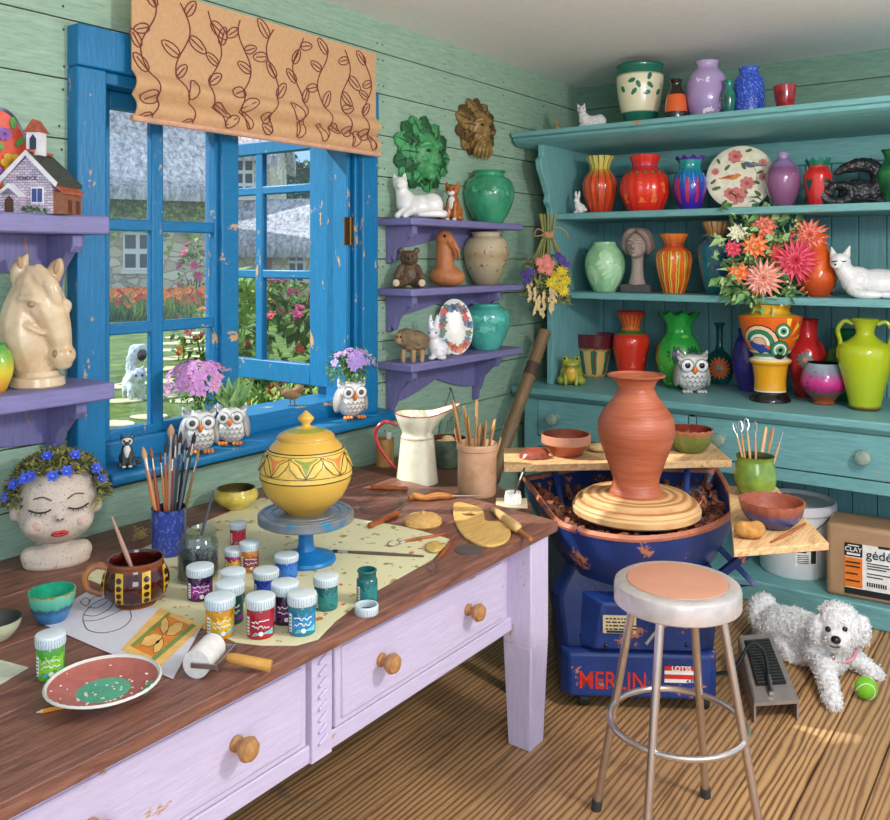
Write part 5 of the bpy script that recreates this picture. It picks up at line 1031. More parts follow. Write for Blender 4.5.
# bust of a woman
r, h = figure('bust', 'grey clay bust of a woman with wavy hair on a dark plinth, middle dresser shelf', 'bust', 637, 68, ZB, XS, yaw=-14); CL = clay('#a49389', .7, 40, .2, .12)
blob('head', [('e', (0, -.02, .70), (.15, .175, .2)), ('e', (0, -.08, .585), (.1, .1, .08)), ('t', [(0, -.18, .75), (0, -.225, .675)], [.018, .034]), ('e', (0, -.2, .615), (.05, .025, .014)), ('e', (0, -.195, .596), (.04, .022, .013)), ('e', (0, -.17, .545), (.05, .04, .03)), ('e', (-.065, -.165, .725), (.04, .022, .017)), ('e', (.065, -.165, .725), (.04, .022, .017)), ('t', [(-.12, -.13, .765), (-.065, -.185, .78), (-.02, -.185, .755)], [.012, .018, .014]), ('t', [(.12, -.13, .765), (.065, -.185, .78), (.02, -.185, .755)], [.012, .018, .014]), ('t', [(0, .03, .6), (0, .03, .38), (0, .01, .2), (0, 0, .12)], [.095, .085, .105, .13])], CL, r, h, .0085, 3)
hs = [('e', (0, .06, .76), (.175, .165, .19))]
for s2 in (-1, 1):
    for k_, (a_, z_) in enumerate(((.2, .9), (.6, .88), (1.0, .85))):
        hs.append(('t', [(s2*.01, -.10+.05*k_, .92), (s2*(.09+.02*k_), -.13+.07*k_, .885), (s2*(.165+.01*k_), -.07+.06*k_, .78), (s2*(.175+.01*k_), -.02+.06*k_, .66), (s2*.15, .03+.05*k_, .57)], [.03, .05, .05, .045, .02]))
tag(blob('hair', hs, clay('#8d7b72', .7, 40, .3, .2), r, h, .012, 1), 'wavy hair')
m = MB(h); m.box((0, 0, .06), (.44, .26, .12)); tag(m.build('plinth', clay('#4d4a4c', .7), r, bevel=.006), 'dark grey slab base')
# black dragon
r, h = figure('dragon_sculpture', 'black coiled dragon sculpture on the upper dresser shelf', 'sculpture', 851, 45, ZA, 4.5); BLK = plain('#2c2c30', .28, .3, var=.3, scale=60, bump=.5)
sp_ = [(-.25+.38*(1-.55*t_)*cos(t_*7+2.4)*1.0, -.12+.05*t_, .30+.28*(1-.6*t_)*sin(t_*7+2.4)) for t_ in [i/16 for i in range(17)]]
blob('body', [('t', sp_, [.15-.06*i/16 for i in range(17)]), ('e', (.15, .05, .3), (.42, .22, .3)), ('t', [(.4, .08, .25), (.58, .05, .5), (.45, -.02, .82), (.1, -.05, .9)], [.24, .2, .16, .14]), ('t', [(.1, -.06, .88), (-.12, -.1, .82), (-.3, -.12, .73)], [.15, .11, .06]), ('t', [(.1, -.02, .98), (.3, 0, 1.02), (.5, .02, .98)], [.05, .035, .01]), ('t', [(.35, .1, .1), (.75, -.05, .08), (.95, -.1, .06)], [.12, .09, .03])]+[('t', [(x, 0, z), (x+.03, 0, z+.1)], [.05, .008]) for x, z in ((.2, .98), (.38, .95), (.55, .78), (.66, .6), (.7, .42))], BLK, r, h, .018, 3, disp=('VORONOI', .012, .006)); eyes(r, h, [(-.05, -.2, .9)], .03, plain('#8a2a1a', .2))
# lying white cat
r, h = figure('cat_figurine', 'large glossy white cat figurine lying at the right end of the middle dresser shelf', 'figurine', 866, 53, ZB, 4.46)
blob('body', [('e', (.22, .05, .28), (.5, .28, .28)), ('e', (-.15, 0, .32), (.3, .24, .28)), ('e', (.5, .05, .25), (.3, .27, .25)), ('t', [(-.3, -.05, .4), (-.42, -.07, .62)], [.18, .16]), ('e', (-.44, -.1, .68), (.19, .17, .17)), ('e', (-.5, -.24, .61), (.09, .08, .07)), ('t', [(-.55, -.05, .78), (-.6, -.04, .98)], [.085, .012]), ('t', [(-.34, -.05, .8), (-.27, -.04, 1.0)], [.085, .012]), ('t', [(-.25, -.15, .15), (-.1, -.3, .08), (.2, -.3, .07)], [.1, .09, .07]), ('t', [(.75, 0, .12), (.6, -.28, .08), (.3, -.32, .07)], [.09, .08, .06])], WHC, r, h, .02)
for s_, x in ((-1, -.54), (1, -.38)): m = MB(h); m.tube([(x-.05, -.27, .70), (x, -.285, .685), (x+.05, -.27, .70)], .01, n=6); m.build('eyelid', DK, r)
eyes(r, h, [(-.52, -.32, .63)], .022, name='nose')
# frog and owl
p_, s_, d_ = spot(571, 379, 27, ZC, 4.33); r = thing('frog_figurine', 'shiny yellow green frog figurine at the left of the dresser counter', 'figurine', p_, face(571)); h = 31*s_*.96; FRG = glazed('#a5a83a', '#7f8a2a', .12)
blob('body', [('e', (0, .02, .38), (.38, .34, .38)), ('e', (0, -.05, .68), (.32, .28, .2)), ('e', (-.2, -.12, .87), (.12, .12, .12)), ('e', (.2, -.12, .87), (.12, .12, .12)), ('e', (-.33, -.05, .15), (.16, .25, .15)), ('e', (.33, -.05, .15), (.16, .25, .15)), ('t', [(-.2, -.25, .4), (-.17, -.33, .06)], [.07, .07]), ('t', [(.2, -.25, .4), (.17, -.33, .06)], [.07, .07])], FRG, r, h, .025)
eyes(r, h, [(-.21, -.23, .9), (.21, -.23, .9)], .045); m = MB(h); m.ell((0, -.3, .4), (.2, .09, .26)); tag(m.build('belly', glazed('#d9b53a', '#c49a2a'), r), 'yellow belly'); m = MB(h); m.tube([(-.26, -.24, .68), (0, -.335, .62), (.26, -.24, .68)], .014, smooth=4, n=6); m.build('mouth', plain('#5a5a1f', .4), r)
def owl(name, label, cat, u, vb, w, hpx, z, plant=None, yaw=0, y=None, spec=0, grey=True):
    if y: p_, s_, d_ = spot(u, HV, w, z, y=y)
    else: p_, s_, d_ = spot(u, vb, w, z)
    r = thing(name, label, cat, p_, face(u, yaw)); h = hpx*s_
    OW = plain('#e6e4e0', .3, var=.04); GR = plain('#a7a39f', .4, var=.2)
    blob('body', [('e', (0, .02, .36), (.37, .36, .36)), ('e', (0, .02, .62), (.35, .32, .28)), ('t', [(-.27, -.03, .82), (-.36, -.04, 1.0)], [.1, .015]), ('t', [(.27, -.03, .82), (.36, -.04, 1.0)], [.1, .015]), ('e', (0, .02, .8), (.3, .27, .1))], OW, r, h, .025)
    for s2 in (-1, 1):
        m = MB(h); m.ell((s2*.335, .04, .42), (.09, .25, .30), (0, s2*-8, 0)); m.ell((s2*.25, -.05, .86), (.12, .1, .07), (0, s2*-30, 0)); tag(m.build('wing', GR, r), 'grey wing')
        m = MB(h); m.ell((s2*.165, -.275, .66), (.155, .055, .155), n=20); e = m.build('eye', plain('#f4f2ee', .25, var=.02), r)
        m = MB(h); m.lathe([(.145, 0), (.155, .01), (.145, .02)], 0, 24, capb=False); m.v = [(x+s2*.165*h, -.31*h-z_, y_+.66*h) for x, y_, z_ in m.v]; m.build('eye_ring', plain('#4a4644', .4), e)
        m = MB(h); m.ell((s2*.165, -.325, .66), (.068, .03, .068), n=14); m.build('pupil', plain('#55524f' if spec else '#1a1818', .2), e)
        m = MB(h)
        for k_ in range(3): m.ell((s2*.17+(k_-1)*.075, -.30, .045), (.045, .09, .05), n=10)
        m.build('foot', plain('#e8862a' if spec else '#cfcac4', .3), r)
    m = MB(h); m.ell((0, -.345, .55), (.055, .06, .095), n=12); m.build('beak', plain('#e87a22', .3), r)
    m = MB(h)
    for rw in range(3):
        for k_ in range(-3+rw % 2, 4):
            x = k_*.11+(.055 if rw % 2 else 0); z_ = .40-rw*.11
            if abs(x) > .28: continue
            def P(xx, zz): return (xx, .02-.372*sqrt(max(0, 1-(xx/.42)**2-((zz-.36)/.5)**2)), zz)
            m.tube([P(x-.055, z_+.03), P(x-.03, z_-.02), P(x, z_-.045), P(x+.03, z_-.02), P(x+.055, z_+.03)], .009, n=5)
    m.build('feather_lines', plain('#8a8682', .5), r)
    if plant: plant(r, h)
    return r
owl('owl_figurine', 'grey and white owl figurine with orange beak at the front of the dresser counter', 'figurine', 692, 394, 39, 42, ZC, yaw=12)
def flowers(col, nf, fr, spread, top, leaves, seed, petals=5):
    def f(r, h):
        rg = random.Random(seed); m = MB(h); m.cloud((0, 0, .9+top*.4), (spread, spread*.8, top*.45), 170, .17, .09, (0, 1), rg, .3)
        for k_ in range(14): m.tube([(0, 0, .8), (rg.uniform(-.5, .5)*spread, rg.uniform(-.5, .5)*spread, .9+top*rg.uniform(.4, .9))], .014, 0, 5)
        m.build('foliage', leaves, r, smooth=False)
        for k_ in range(nf):
            a = rg.uniform(0, 2*pi); e = rg.uniform(.15, 1); d = Vector((cos(a)*e, sin(a)*e-.6, rg.uniform(.1, 1))).normalized(); q = Vector((d.x*spread*1.02, d.y*spread*.85, .85+top*.4+d.z*top*.55))
            g = MB(h); g.bloom(q, d, fr, petals, 1, 0, 1, .15, .25, wid=fr*.62, rng=rg); g.build('flower', [col, YEL], r, smooth=False)
    return f
def blades(r, h):
    rg = random.Random(3); m = MB(h)
    for k_ in range(15):
        a = rg.uniform(-1, 1); b_ = rg.uniform(-.5, .5); m.leaf((a*.15, b_*.2, .8), (a*.75, b_*.6-.1, 1), (0, -1, .2), rg.uniform(.6, .95), .24, rg.choice((0, 1)))
    m.build('leaves', [plain('#5f8a4a', .5), plain('#86a868', .5)], r, smooth=False)
SZ = .934; LV = [plain('#4f7a3a', .7), plain('#86ad5a', .7)]
owl('owl_planter', 'white owl planter with pink starry flowers on the blue sill, leftmost of the three', 'planter', 199, 450, 36, 46, SZ, flowers(plain('#c98ac6', .5), 34, .19, .74, 1.15, LV, 5), y=2.462, spec=1, yaw=5)
owl('owl_planter', 'white owl planter with plain green leaves on the blue sill, middle of the three', 'planter', 232, 441, 34, 41, SZ, blades, y=2.475, spec=1, yaw=-8)
owl('owl_planter', 'white owl planter with small lilac flowers on the sill by the right jamb', 'planter', 351, 416, 29, 40, SZ, flowers(plain('#a98ad0', .5), 34, .13, .64, .9, LV, 9), y=2.468, spec=1, yaw=18)
p_, s_, d_ = spot(127, HV, 10, SZ, y=2.462); r = thing('cat_figurine', 'tiny black and white kitten figurine on the left end of the blue sill', 'figurine', p_, face(127)); h = 34*s_
cat_sitting(r, h, plain('#3f4642', .25, var=.3, scale=80), .022); m = MB(h); m.ell((0, -.14, .45), (.11, .08, .22)); m.ell((0, -.1, .76), (.165, .13, .13)); m.ell((-.09, -.2, .05), (.06, .06, .05)); m.ell((.09, -.2, .05), (.06, .06, .05)); tag(m.build('bib', plain('#e8e0d8', .3), r), 'white face and chest'); eyes(r, h, [(-.08, -.22, .79), (.08, -.22, .79)], .035); eyes(r, h, [(0, -.235, .72)], .025, plain('#d98a8a', .4), 'nose')
p_, d_ = on_y(290, 394, 2.60); p_.z = 1.0005; s_ = d_/F; r = thing('wren', 'small brown wren perched on the lower rail of the open window', 'bird', p_, face(290, 0)); h = 22*s_
blob('body', [('e', (.02, 0, .52), (.44, .24, .25), (0, 12, 0)), ('e', (.42, 0, .74), (.22, .19, .19)), ('t', [(.58, 0, .74), (.85, 0, .76)], [.06, .012]), ('t', [(-.3, 0, .6), (-.62, 0, .92), (-.72, 0, 1.08)], [.12, .07, .04]), ('e', (-.05, -.18, .55), (.33, .08, .16), (0, 14, 0)), ('e', (-.05, .18, .55), (.33, .08, .16), (0, 14, 0))], plain('#8d6a3f', .6, var=.3, scale=120), r, h, .03)
eyes(r, h, [(.48, -.17, .79)], .035); 
for x in (.0, .2): m = MB(h); m.tube([(x, -.08, .32), (x+.02, -.1, .0)], .025, n=6); m.tube([(x-.08, -.1, .02), (x+.14, -.12, .02)], .02, n=5); m.build('leg', plain('#6b4f2f', .6), r)
# garden cat
p_ = gp(135, 400); s_ = p_.xy.length/F; r = thing('cat', 'fluffy grey and white cat with raised black tipped tail on the garden path', 'cat', p_, face(135, 15)); h = 60*s_*.62
FURG = plain('#d3d8de', .9, var=.35, scale=25, bump=.6)
blob('body', [('e', (0, .15, .42), (.26, .45, .26)), ('e', (0, -.2, .62), (.23, .2, .2)), ('e', (0, -.38, .58), (.09, .08, .07)), ('t', [(-.13, -.18, .74), (-.18, -.18, .95)], [.08, .015]), ('t', [(.13, -.18, .74), (.18, -.18, .95)], [.08, .015])]+[('t', [(x, y, .35), (x, y-.02, .05)], [.09, .07]) for x in (-.14, .14) for y in (-.15, .45)], FURG, r, h, .03, disp=('CLOUDS', .05, .03))
blob('tail', [('t', [(0, .5, .5), (.06, .55, .85), (.16, .5, 1.2), (.3, .4, 1.25)], [.1, .14, .17, .12])], FURG, r, h, .03, disp=('CLOUDS', .05, .03)); tag(blob('tail_tip', [('e', (.27, .38, 1.12), (.13, .14, .2))], plain('#2f3034', .9), r, h, .03), 'black tail tip'); eyes(r, h, [(-.08, -.38, .66), (.08, -.38, .66)], .03)
# ------------------------------------------------------------------ left shelves
p_ = on_y(40, HV, 2.43)[0]; p_.z = 1.728; s_ = on_y(40, HV, 2.43)[1]/F
r = thing('house_ornament', 'painted ceramic schoolhouse ornament with bell tower on the upper left shelf', 'ornament', p_, face(40, -30)); s_ *= 1.08; W_, D_, H_ = 46*s_, 42*s_, 30*s_
t = NT('ornament_bricks'); br = t.new('ShaderNodeTexBrick'); t.link(t.coord('Object', (1, 1, 1), (pi/2, 0, 0)), br.inputs[0]); br.inputs['Color1'].default_value = lin('#d6cfe0'); br.inputs['Color2'].default_value = lin('#b7a3b8'); br.inputs['Mortar'].default_value = lin('#54485a'); br.inputs['Scale'].default_value = 34; t.color(br.outputs[0]); t.surf(.3); OB = t.m
ROOF = clay('#4a4a3a', .5, 90, .6, .5); OW_ = plain('#e4e2e8', .3); RT = clay('#b0583a', .5, 80, .4, .3); BR_ = plain('#5a3424', .4); BLW = plain('#3a4a86', .3)
m = MB(); m.box2((-W_/2, -D_/2, 0), (W_/2, D_/2, H_)); m.prism([(-W_/2, H_-.001), (W_/2, H_-.001), (0, H_+24*s_)], -D_/2, D_/2, 'y'); m.build('walls', OB, r, smooth=False)
for s2 in (-1, 1):
    m = MB(); m.prism([(0, H_+26*s_), (0, H_+22*s_), (s2*(W_/2+5*s_), H_-5*s_), (s2*(W_/2+6*s_), H_-1*s_)], -D_/2-2*s_, D_/2+2*s_, 'y'); m.build('roof_slope', ROOF, r, smooth=False)
    m = MB(); m.prism([(0, H_+27*s_), (0, H_+22.5*s_), (s2*(W_/2+5*s_), H_-6*s_), (s2*(W_/2+6.5*s_), H_-2*s_)], -D_/2-3.5*s_, -D_/2-1.5*s_, 'y'); m.build('bargeboard', OW_, r, smooth=False)
m = MB(); m.box2((-2*s_, -D_/2+1*s_, H_+26*s_), (2*s_, D_/2-2*s_, H_+28.5*s_)); m.build('ridge_tiles', RT, r, smooth=False)
m = MB(); m.box((0, -6*s_, H_+35*s_), (13*s_, 11*s_, 22*s_)); tw = m.build('bell_tower', OW_, r, smooth=False); m = MB(); m.prism([(-9*s_, H_+45*s_), (9*s_, H_+45*s_), (0, H_+57*s_)], -13*s_, 1*s_, 'y'); m.build('tower_roof', RT, tw, smooth=False)
m = MB(); m.prism([(-3*s_, H_+29*s_), (3*s_, H_+29*s_), (3*s_, H_+39*s_), (0, H_+43*s_), (-3*s_, H_+39*s_)], -12.2*s_, -11*s_, 'y'); m.build('tower_opening', plain('#2c3346', .3), tw, smooth=False)
m = MB(); m.box2((-W_/2-2*s_, -D_/2-8*s_, 0), (-2*s_, -D_/2, 17*s_)); pc = m.build('porch', OB, r, smooth=False); m = MB(); m.prism([(-W_/2-4*s_, 15*s_), (-12.5*s_, 27*s_), (0, 15*s_), (-2*s_, 14*s_), (-12.5*s_, 23*s_), (-W_/2-3*s_, 14*s_)], -D_/2-9*s_, -D_/2, 'y'); m.build('porch_roof', OW_, pc, smooth=False)
m = MB(); m.prism([(-16*s_, 0), (-8*s_, 0), (-8*s_, 12*s_), (-12*s_, 16*s_), (-16*s_, 12*s_)], -D_/2-8.6*s_, -D_/2-7.5*s_, 'y'); m.build('door', BR_, pc, smooth=False)
m = MB(); m.box2((4*s_, -D_/2-1*s_, 9*s_), (16*s_, -D_/2, 24*s_)); wn_ = m.build('window', OW_, r, smooth=False)
for x in (5.2, 10.5): m = MB(); m.box2((x*s_, -D_/2-1.6*s_, 10.5*s_), ((x+4.2)*s_, -D_/2-.5*s_, 22.5*s_)); m.build('pane', BLW, wn_, smooth=False)
m = MB(); m.box2((W_/2, -D_/2+3*s_, 0), (W_/2+9*s_, D_/2-6*s_, 20*s_)); lt = m.build('lean_to', clay('#8d5a3c', .5, 60), r, smooth=False); m = MB(); m.prism([(W_/2, 26*s_), (W_/2+11*s_, 18*s_), (W_/2+11*s_, 20*s_), (W_/2, 29*s_)], -D_/2+1*s_, D_/2-4*s_, 'y'); m.build('tiled_roof', RT, lt, smooth=False)
for y0 in (-6, 8): m = MB(); m.box2((W_/2+9*s_, y0*s_-3*s_, 1*s_), (W_/2+9.6*s_, y0*s_+3*s_, 13*s_)); m.build('door', BR_, lt, smooth=False)
text('lettering', 'SCHOOL', 5*s_, plain('#3a3440', .4), r, (0, -D_/2-.6*s_, H_+2*s_), ext=.0004)
m = MB(); rg = random.Random(2); m.cloud((0, -D_/2-3*s_, 2*s_), (W_*.5, 3*s_, 3*s_), 90, 4*s_, 3*s_, (0,), rg); m.build('hedge', plain('#4f7a4a', .6), r, smooth=False)
# ceramic plate at left edge
p_ = on_y(-2, HV, 2.50)[0]; s_ = on_y(-2, HV, 2.50)[1]/F; p_.z = 1.729; r = thing('floral_plate', 'orange red plate with yellow flower at the left edge, behind the house ornament', 'plate', p_, face(4, 22)); a, b_ = 26*s_, 54*s_
m = MB(); N = 44; m.loft([[(a*q*cos(2*pi*i/N), -zz, b_*q*sin(2*pi*i/N)+b_) for i in range(N)] for q, zz in ((.02, .004), (.72, .004), (.92, .010), (.93, .010))], 0, cap1=False); m.loft([[(a*q*cos(2*pi*i/N), -zz, b_*q*sin(2*pi*i/N)+b_) for i in range(N)] for q, zz in ((.93, .010), (1, .013), (1, .006), (.7, -.002), (.02, -.002))], 1, cap0=False)
def pf(cx_, cz_, R_, mi, n): 
    for i in range(n): m.prism([(cx_*a+x*s_, cz_*b_+b_+z_*s_) for x, z_ in petal(0, 0, 2*pi*i/n, 1, R_, R_*.8)], -.0115, -.004, 'y', mi)
pf(.3, -.05, 11, 2, 6); pf(.1, .5, 7, 4, 6); pf(.2, -.55, 9, 3, 5); pf(-.4, -.2, 9, 4, 6)
for x, z_, an in ((.5, .3, .8), (.0, .2, 2.2), (.55, -.35, -.6), (-.1, -.35, 3.6), (.45, .62, 1.6)): m.prism([(x*a+p*s_, z_*b_+b_+q*s_) for p, q in petal(0, 0, an, 0, 12, 6)], -.0118, -.004, 'y', 3)
m.v = [(x, y+.16*z-.03, z*.985) for x, y, z in m.v]; m.build('dish', [plain('#d2472a', .25, var=.2), plain('#2a2f4a', .25), plain('#e0b030', .3), plain('#4a9a4a', .3), plain('#8a5ab0', .3)], r); r.location.y -= .02
# horse head
p_ = on_y(38, HV, 2.43)[0]; p_.z = 1.2325; s_ = on_y(38, HV, 2.43)[1]/F; r = thing('horse_head', 'cream glazed horse head bust on the lower left shelf', 'bust', p_, face(38, 0)); h = 132*s_; HO = glazed('#dcc4a0', '#c9aa82', .22)
m = MB(h); m.lathe([(.185, 0), (.195, .012), (.185, .07), (.15, .085), (.15, .12)], 0, 40, capt=True); b0 = m.build('base', HO, r)
blob('head', [('t', [(-.0, .02, .10), (-.04, .03, .25), (-.08, .04, .45), (-.06, .03, .66), (-.02, 0, .78)], [.15, .19, .20, .16, .12]), ('t', [(-.02, -.01, .76), (.05, -.05, .62), (.12, -.08, .45), (.16, -.1, .3)], [.15, .155, .115, .08]), ('e', (-.02, -.03, .62), (.16, .13, .14)), ('e', (.02, -.06, .7), (.14, .12, .14)), ('e', (.165, -.11, .24), (.10, .085, .09)), ('e', (.17, -.1, .17), (.07, .06, .045)), ('t', [(-.13, .02, .80), (-.12, .0, .9), (-.07, .0, 1.0)], [.06, .065, .012]), ('t', [(.1, .03, .80), (.13, .02, .9), (.16, .02, .97)], [.055, .06, .012]),
   ('t', [(.0, -.08, .88), (.08, -.15, .78), (.12, -.16, .66), (.15, -.15, .6)], [.05, .06, .05, .015]), ('t', [(-.05, -.06, .88), (.02, -.13, .8), (.07, -.16, .7)], [.04, .05, .015]), ('t', [(-.12, -.12, .67), (-.03, -.175, .665), (.03, -.19, .63)], [.022, .028, .02]), ('t', [(.12, -.14, .66), (.2, -.1, .62), (.2, -.1, .56)], [.03, .035, .02]), ('t', [(-.15, -.05, .5), (-.08, -.14, .47), (.04, -.16, .4)], [.015, .022, .012])], HO, r, h, .011, 4)
m = MB(h); m.ell((-.035, -.165, .628), (.038, .02, .028)); m.build('eye', glazed('#b58d62', '#8f6a45'), r); m = MB(h); m.ell((.115, -.178, .255), (.02, .012, .03)); m.build('nostril', plain('#8f6f4f', .5), r); m = MB(h); m.ell((.215, -.165, .255), (.015, .012, .026)); m.build('nostril', plain('#8f6f4f', .5), r)
for a_, c_ in (((-.12, -.055, .93), -8), ((.128, -.04, .9), 8)): m = MB(h); m.ell(a_, (.022, .012, .055), (0, c_, 0)); m.build('ear_hollow', plain('#b08f68', .5), r)
vessel('vase', 'glossy vase shading from green to yellow at the very left edge of the lower shelf', 'vase', -4, 362, 32, 312, [(.5, 0), (.6, .03), (.95, .35), (1, .6), (.8, .85), (.5, .95), (.55, 1)], [ringed([(0, '#d98a2a'), (.4, '#e0c83a'), (.7, '#8ab83f'), (1, '#3f9a4a')])], 1.2325, y=2.42)
# ------------------------------------------------------------------ on the work table
def T(u, v, z=TB): return on_z(u, v, z)[0]
def px(u, v, z=TB): return on_z(u, v, z)[1]/F
def flat(name, label, cat, quad, mats, lift=.0004, th=.0008, extra=None, z=TB):
    P = [T(u, v, z) for u, v in quad]; c_ = sum(P, Vector())/len(P); c_.z = z+lift; r = thing(name, label, cat, c_)
    m = MB(); m.prism([(p.x-c_.x, p.y-c_.y) for p in P], 0, th, 'z'); L = lambda u, v: ((T(u, v, z)-c_).x, (T(u, v, z)-c_).y)
    if extra: extra(m, L, th)
    m.build('sheet', mats, r, smooth=False); return r
t = NT('spattered_paper'); v = t.coord(); n = t.noise(v, 26, 3); n2 = t.noise(v, 9, 2)
col = t.mix(t.ramp(n, [(.625, (0, 0, 0, 1)), (.64, (1, 1, 1, 1))]), '#ded8ac', t.ramp(n2, [(.42, '#c4703a'), (.5, '#7f9a4a'), (.58, '#c98f70')])); t.color(col); t.surf(.8); PAPER = t.m
def edge(pts): return crom(pts, 3)
flat('paper_sheet', 'large cream sheet spattered with paint under the jars and turntable', 'paper', [(82, 577), (150, 545), (262, 498), (345, 517), (410, 528), (452, 540), (432, 560), (372, 594), (335, 622), (318, 640), (296, 646), (262, 646), (236, 643), (160, 610)], [PAPER])
INK = plain('#4a3a48', .7)
def sk(m, L, th):
    def line(pts, r=.0011): m.tube([(*L(u, v), th+.0002) for u, v in crom(pts, 4)], r, 1, 4)
    line([(83, 622), (88, 631), (104, 634), (122, 629), (131, 620), (130, 611)]); line([(83, 622), (84, 615), (92, 606), (104, 600), (112, 602)]); line([(84, 616), (95, 617), (108, 611), (113, 605)]); line([(88, 608), (97, 609), (107, 603), (109, 600)]); line([(80, 603), (85, 599), (90, 602), (86, 607), (80, 603)]); line([(88, 603), (95, 598), (101, 598)]); line([(84, 622), (98, 621), (118, 613), (126, 607)])
flat('sketch_sheet', 'white drawing sheet with a pencil sketch of a lidded jar', 'paper', [(94, 588), (163, 611), (203, 625), (173, 680), (100, 650), (38, 623)], [plain('#d5d3dc', .8, var=.03), INK], .0018, .0006, sk)
ORP = plain('#e0862f', .7); GRP = plain('#7f9348', .7); YLP = plain('#edbd6a', .7); BKP = plain('#3a3020', .7)
def pat_(m, L, th):
    def q(pts, mi, dz): m.prism([L(u, v) for u, v in pts], th-.0001, th+dz, 'z', mi)
    q([(166, 616), (191, 627), (154, 659), (131, 648)], 1, .0002); q([(168, 614), (171, 615), (134, 649), (130, 647)], 2, .0003); q([(192, 625), (196, 627), (155, 662), (151, 660)], 2, .0003)
    for a, b_ in (((166, 618), (163, 636)), ((163, 637), (140, 646)), ((166, 637), (184, 624)), ((163, 640), (154, 655))):
        a, b_ = Vector(a), Vector(b_); d_ = b_-a; e = Vector((-d_.y, d_.x))*.22; q([a, a+d_*.3+e, a+d_*.7+e, b_, a+d_*.7-e, a+d_*.3-e], 3, .0004); m.tube([(*L(*p), th+.0004) for p in (a, a+d_*.3+e, a+d_*.7+e, b_, a+d_*.7-e, a+d_*.3-e, a)], .0007, 4, 4)
flat('pattern_sheet', 'small orange and green painted pattern study beside the sketch', 'paper', [(160, 609), (204, 626), (160, 668), (121, 651)], [YLP, ORP, GRP, YLP, BKP], .0028, .0005, pat_)
flat('paper_sheet', 'pale green sheet cut by the left edge of the picture', 'paper', [(-20, 655), (29, 668), (-5, 688), (-50, 676)], [plain('#cfd2b8', .8)])
# head planter
p_, s_, d_ = spot(57, 573, 62, TB); r = thing('head_planter', 'speckled clay head planter with closed eyes, red lips and leafy blue flower hair', 'planter', p_, face(57, 4)); h = 128*s_*.93
t = NT('speckled_clay'); v = t.coord(); n = t.noise(v, 190, 2); t.color(t.ramp(n, [(.62, '#cdbcab'), (.69, '#8a6f60')])); t.surf(.65); t.bump(t.noise(v, 60), .12); SPK = t.m
blob('shoulders', [('e', (0, .02, .07), (.27, .15, .13)), ('e', (0, .02, .03), (.27, .16, .07)), ('t', [(0, .02, .08), (0, .02, .32)], [.10, .09]), ('t', [(-.2, .02, .10), (.2, .02, .10)], [.085, .085])], SPK, r, h, .018, 6)
hd = blob('head', [('e', (0, 0, .55), (.32, .28, .33)), ('e', (0, -.03, .41), (.295, .25, .21)), ('e', (-.15, -.16, .40), (.12, .1, .1)), ('e', (.15, -.16, .40), (.12, .1, .1)), ('e', (0, -.285, .475), (.036, .036, .03)), ('e', (-.32, .03, .47), (.04, .06, .07)), ('e', (.32, .03, .47), (.04, .06, .07))], SPK, r, h, .014, 6)
def onf(x, z, o=0): return (x, -.275*sqrt(max(.02, 1-(x/.325)**2-((z-.50)/.40)**2))-.016-o, z)
for s2 in (-1, 1):
    m = MB(h); m.tube([onf(s2*x, z) for x, z in ((.065, .545), (.11, .527), (.17, .525), (.225, .543))], .0075, smooth=3, n=6)
    for x, z in ((.1, .528), (.135, .523), (.17, .523), (.2, .532)): m.tube([onf(s2*x, z), onf(s2*x*1.06, z-.022, .004)], .004, n=4)
    m.build('eyelashes', plain('#3a2c28', .6), hd); m = MB(h); m.tube([onf(s2*x, z) for x, z in ((.06, .615), (.12, .645), (.19, .63))], .006, smooth=3, n=6); m.build('eyebrow', plain('#6a5548', .7), hd)
    m = MB(h); a, b_, c_ = onf(s2*.18, .41); m.ell((a, b_+.004, c_), (.055, .022, .042), (0, 0, s2*30), n=14); m.build('cheek_blush', plain('#d0aa9b', .7), hd)
for k_, z, w_ in ((0, .347, .028), (1, .327, .03)):
    m = MB(h); m.ell(onf(-.022, z, -.006), (.042, .02, .015), (0, -12 if k_ == 0 else 8, 0), n=14); m.ell(onf(.03, z, -.006), (.042, .02, .015), (0, 12 if k_ == 0 else -8, 0), n=14); m.build('lip', plain('#b8322f', .35), hd)
m = MB(h); m.ell((-.015, -.322, .467), (.008, .008, .006), n=8); m.ell((.02, -.322, .467), (.008, .008, .006), n=8); m.build('nostrils', plain('#5a4038', .7), hd)
rg = random.Random(41); m = MB(h)
for k_ in range(2400):
    a = rg.uniform(0, 2*pi); e = rg.uniform(.0, 1.62); x, y, z = .36*sin(e)*cos(a), .32*sin(e)*sin(a), .57+.35*cos(e)
    if y < -.0 and z < .80 and abs(x) < .275: continue
    m.leaf((x, y, z), (x+rg.uniform(-.4, .4), y+rg.uniform(-.4, .4), z-.56+rg.uniform(-.3, .4)), (rg.uniform(-.5, .5), -.5, 1), rg.uniform(.05, .1), .035, rg.choice((0, 1, 2)))
m.build('leafy_hair', [plain('#6b6a36', .8), plain('#8d8a4c', .8), plain('#4a4c26', .8)], r, smooth=False)
for x, y, z in ((-.08, -.12, .93), (.12, -.14, .92), (-.2, -.2, .8), (.05, -.24, .82), (-.05, -.26, .80), (.27, -.16, .80), (-.31, -.14, .74), (-.36, -.06, .62), (.31, -.13, .70), (-.24, -.2, .79), (.0, .05, .95)):
    m = MB(h); m.bloom((0, 0, 0), (x, y-.3, z-.5), .058, 6, 2, 0, 1, .2, .4, rng=rg); m.build('flower', [plain('#3a55c8', .6), plain('#8fa0e8', .6)], r, (x*1.05*h, y*1.12*h, z*1.02*h), smooth=False)
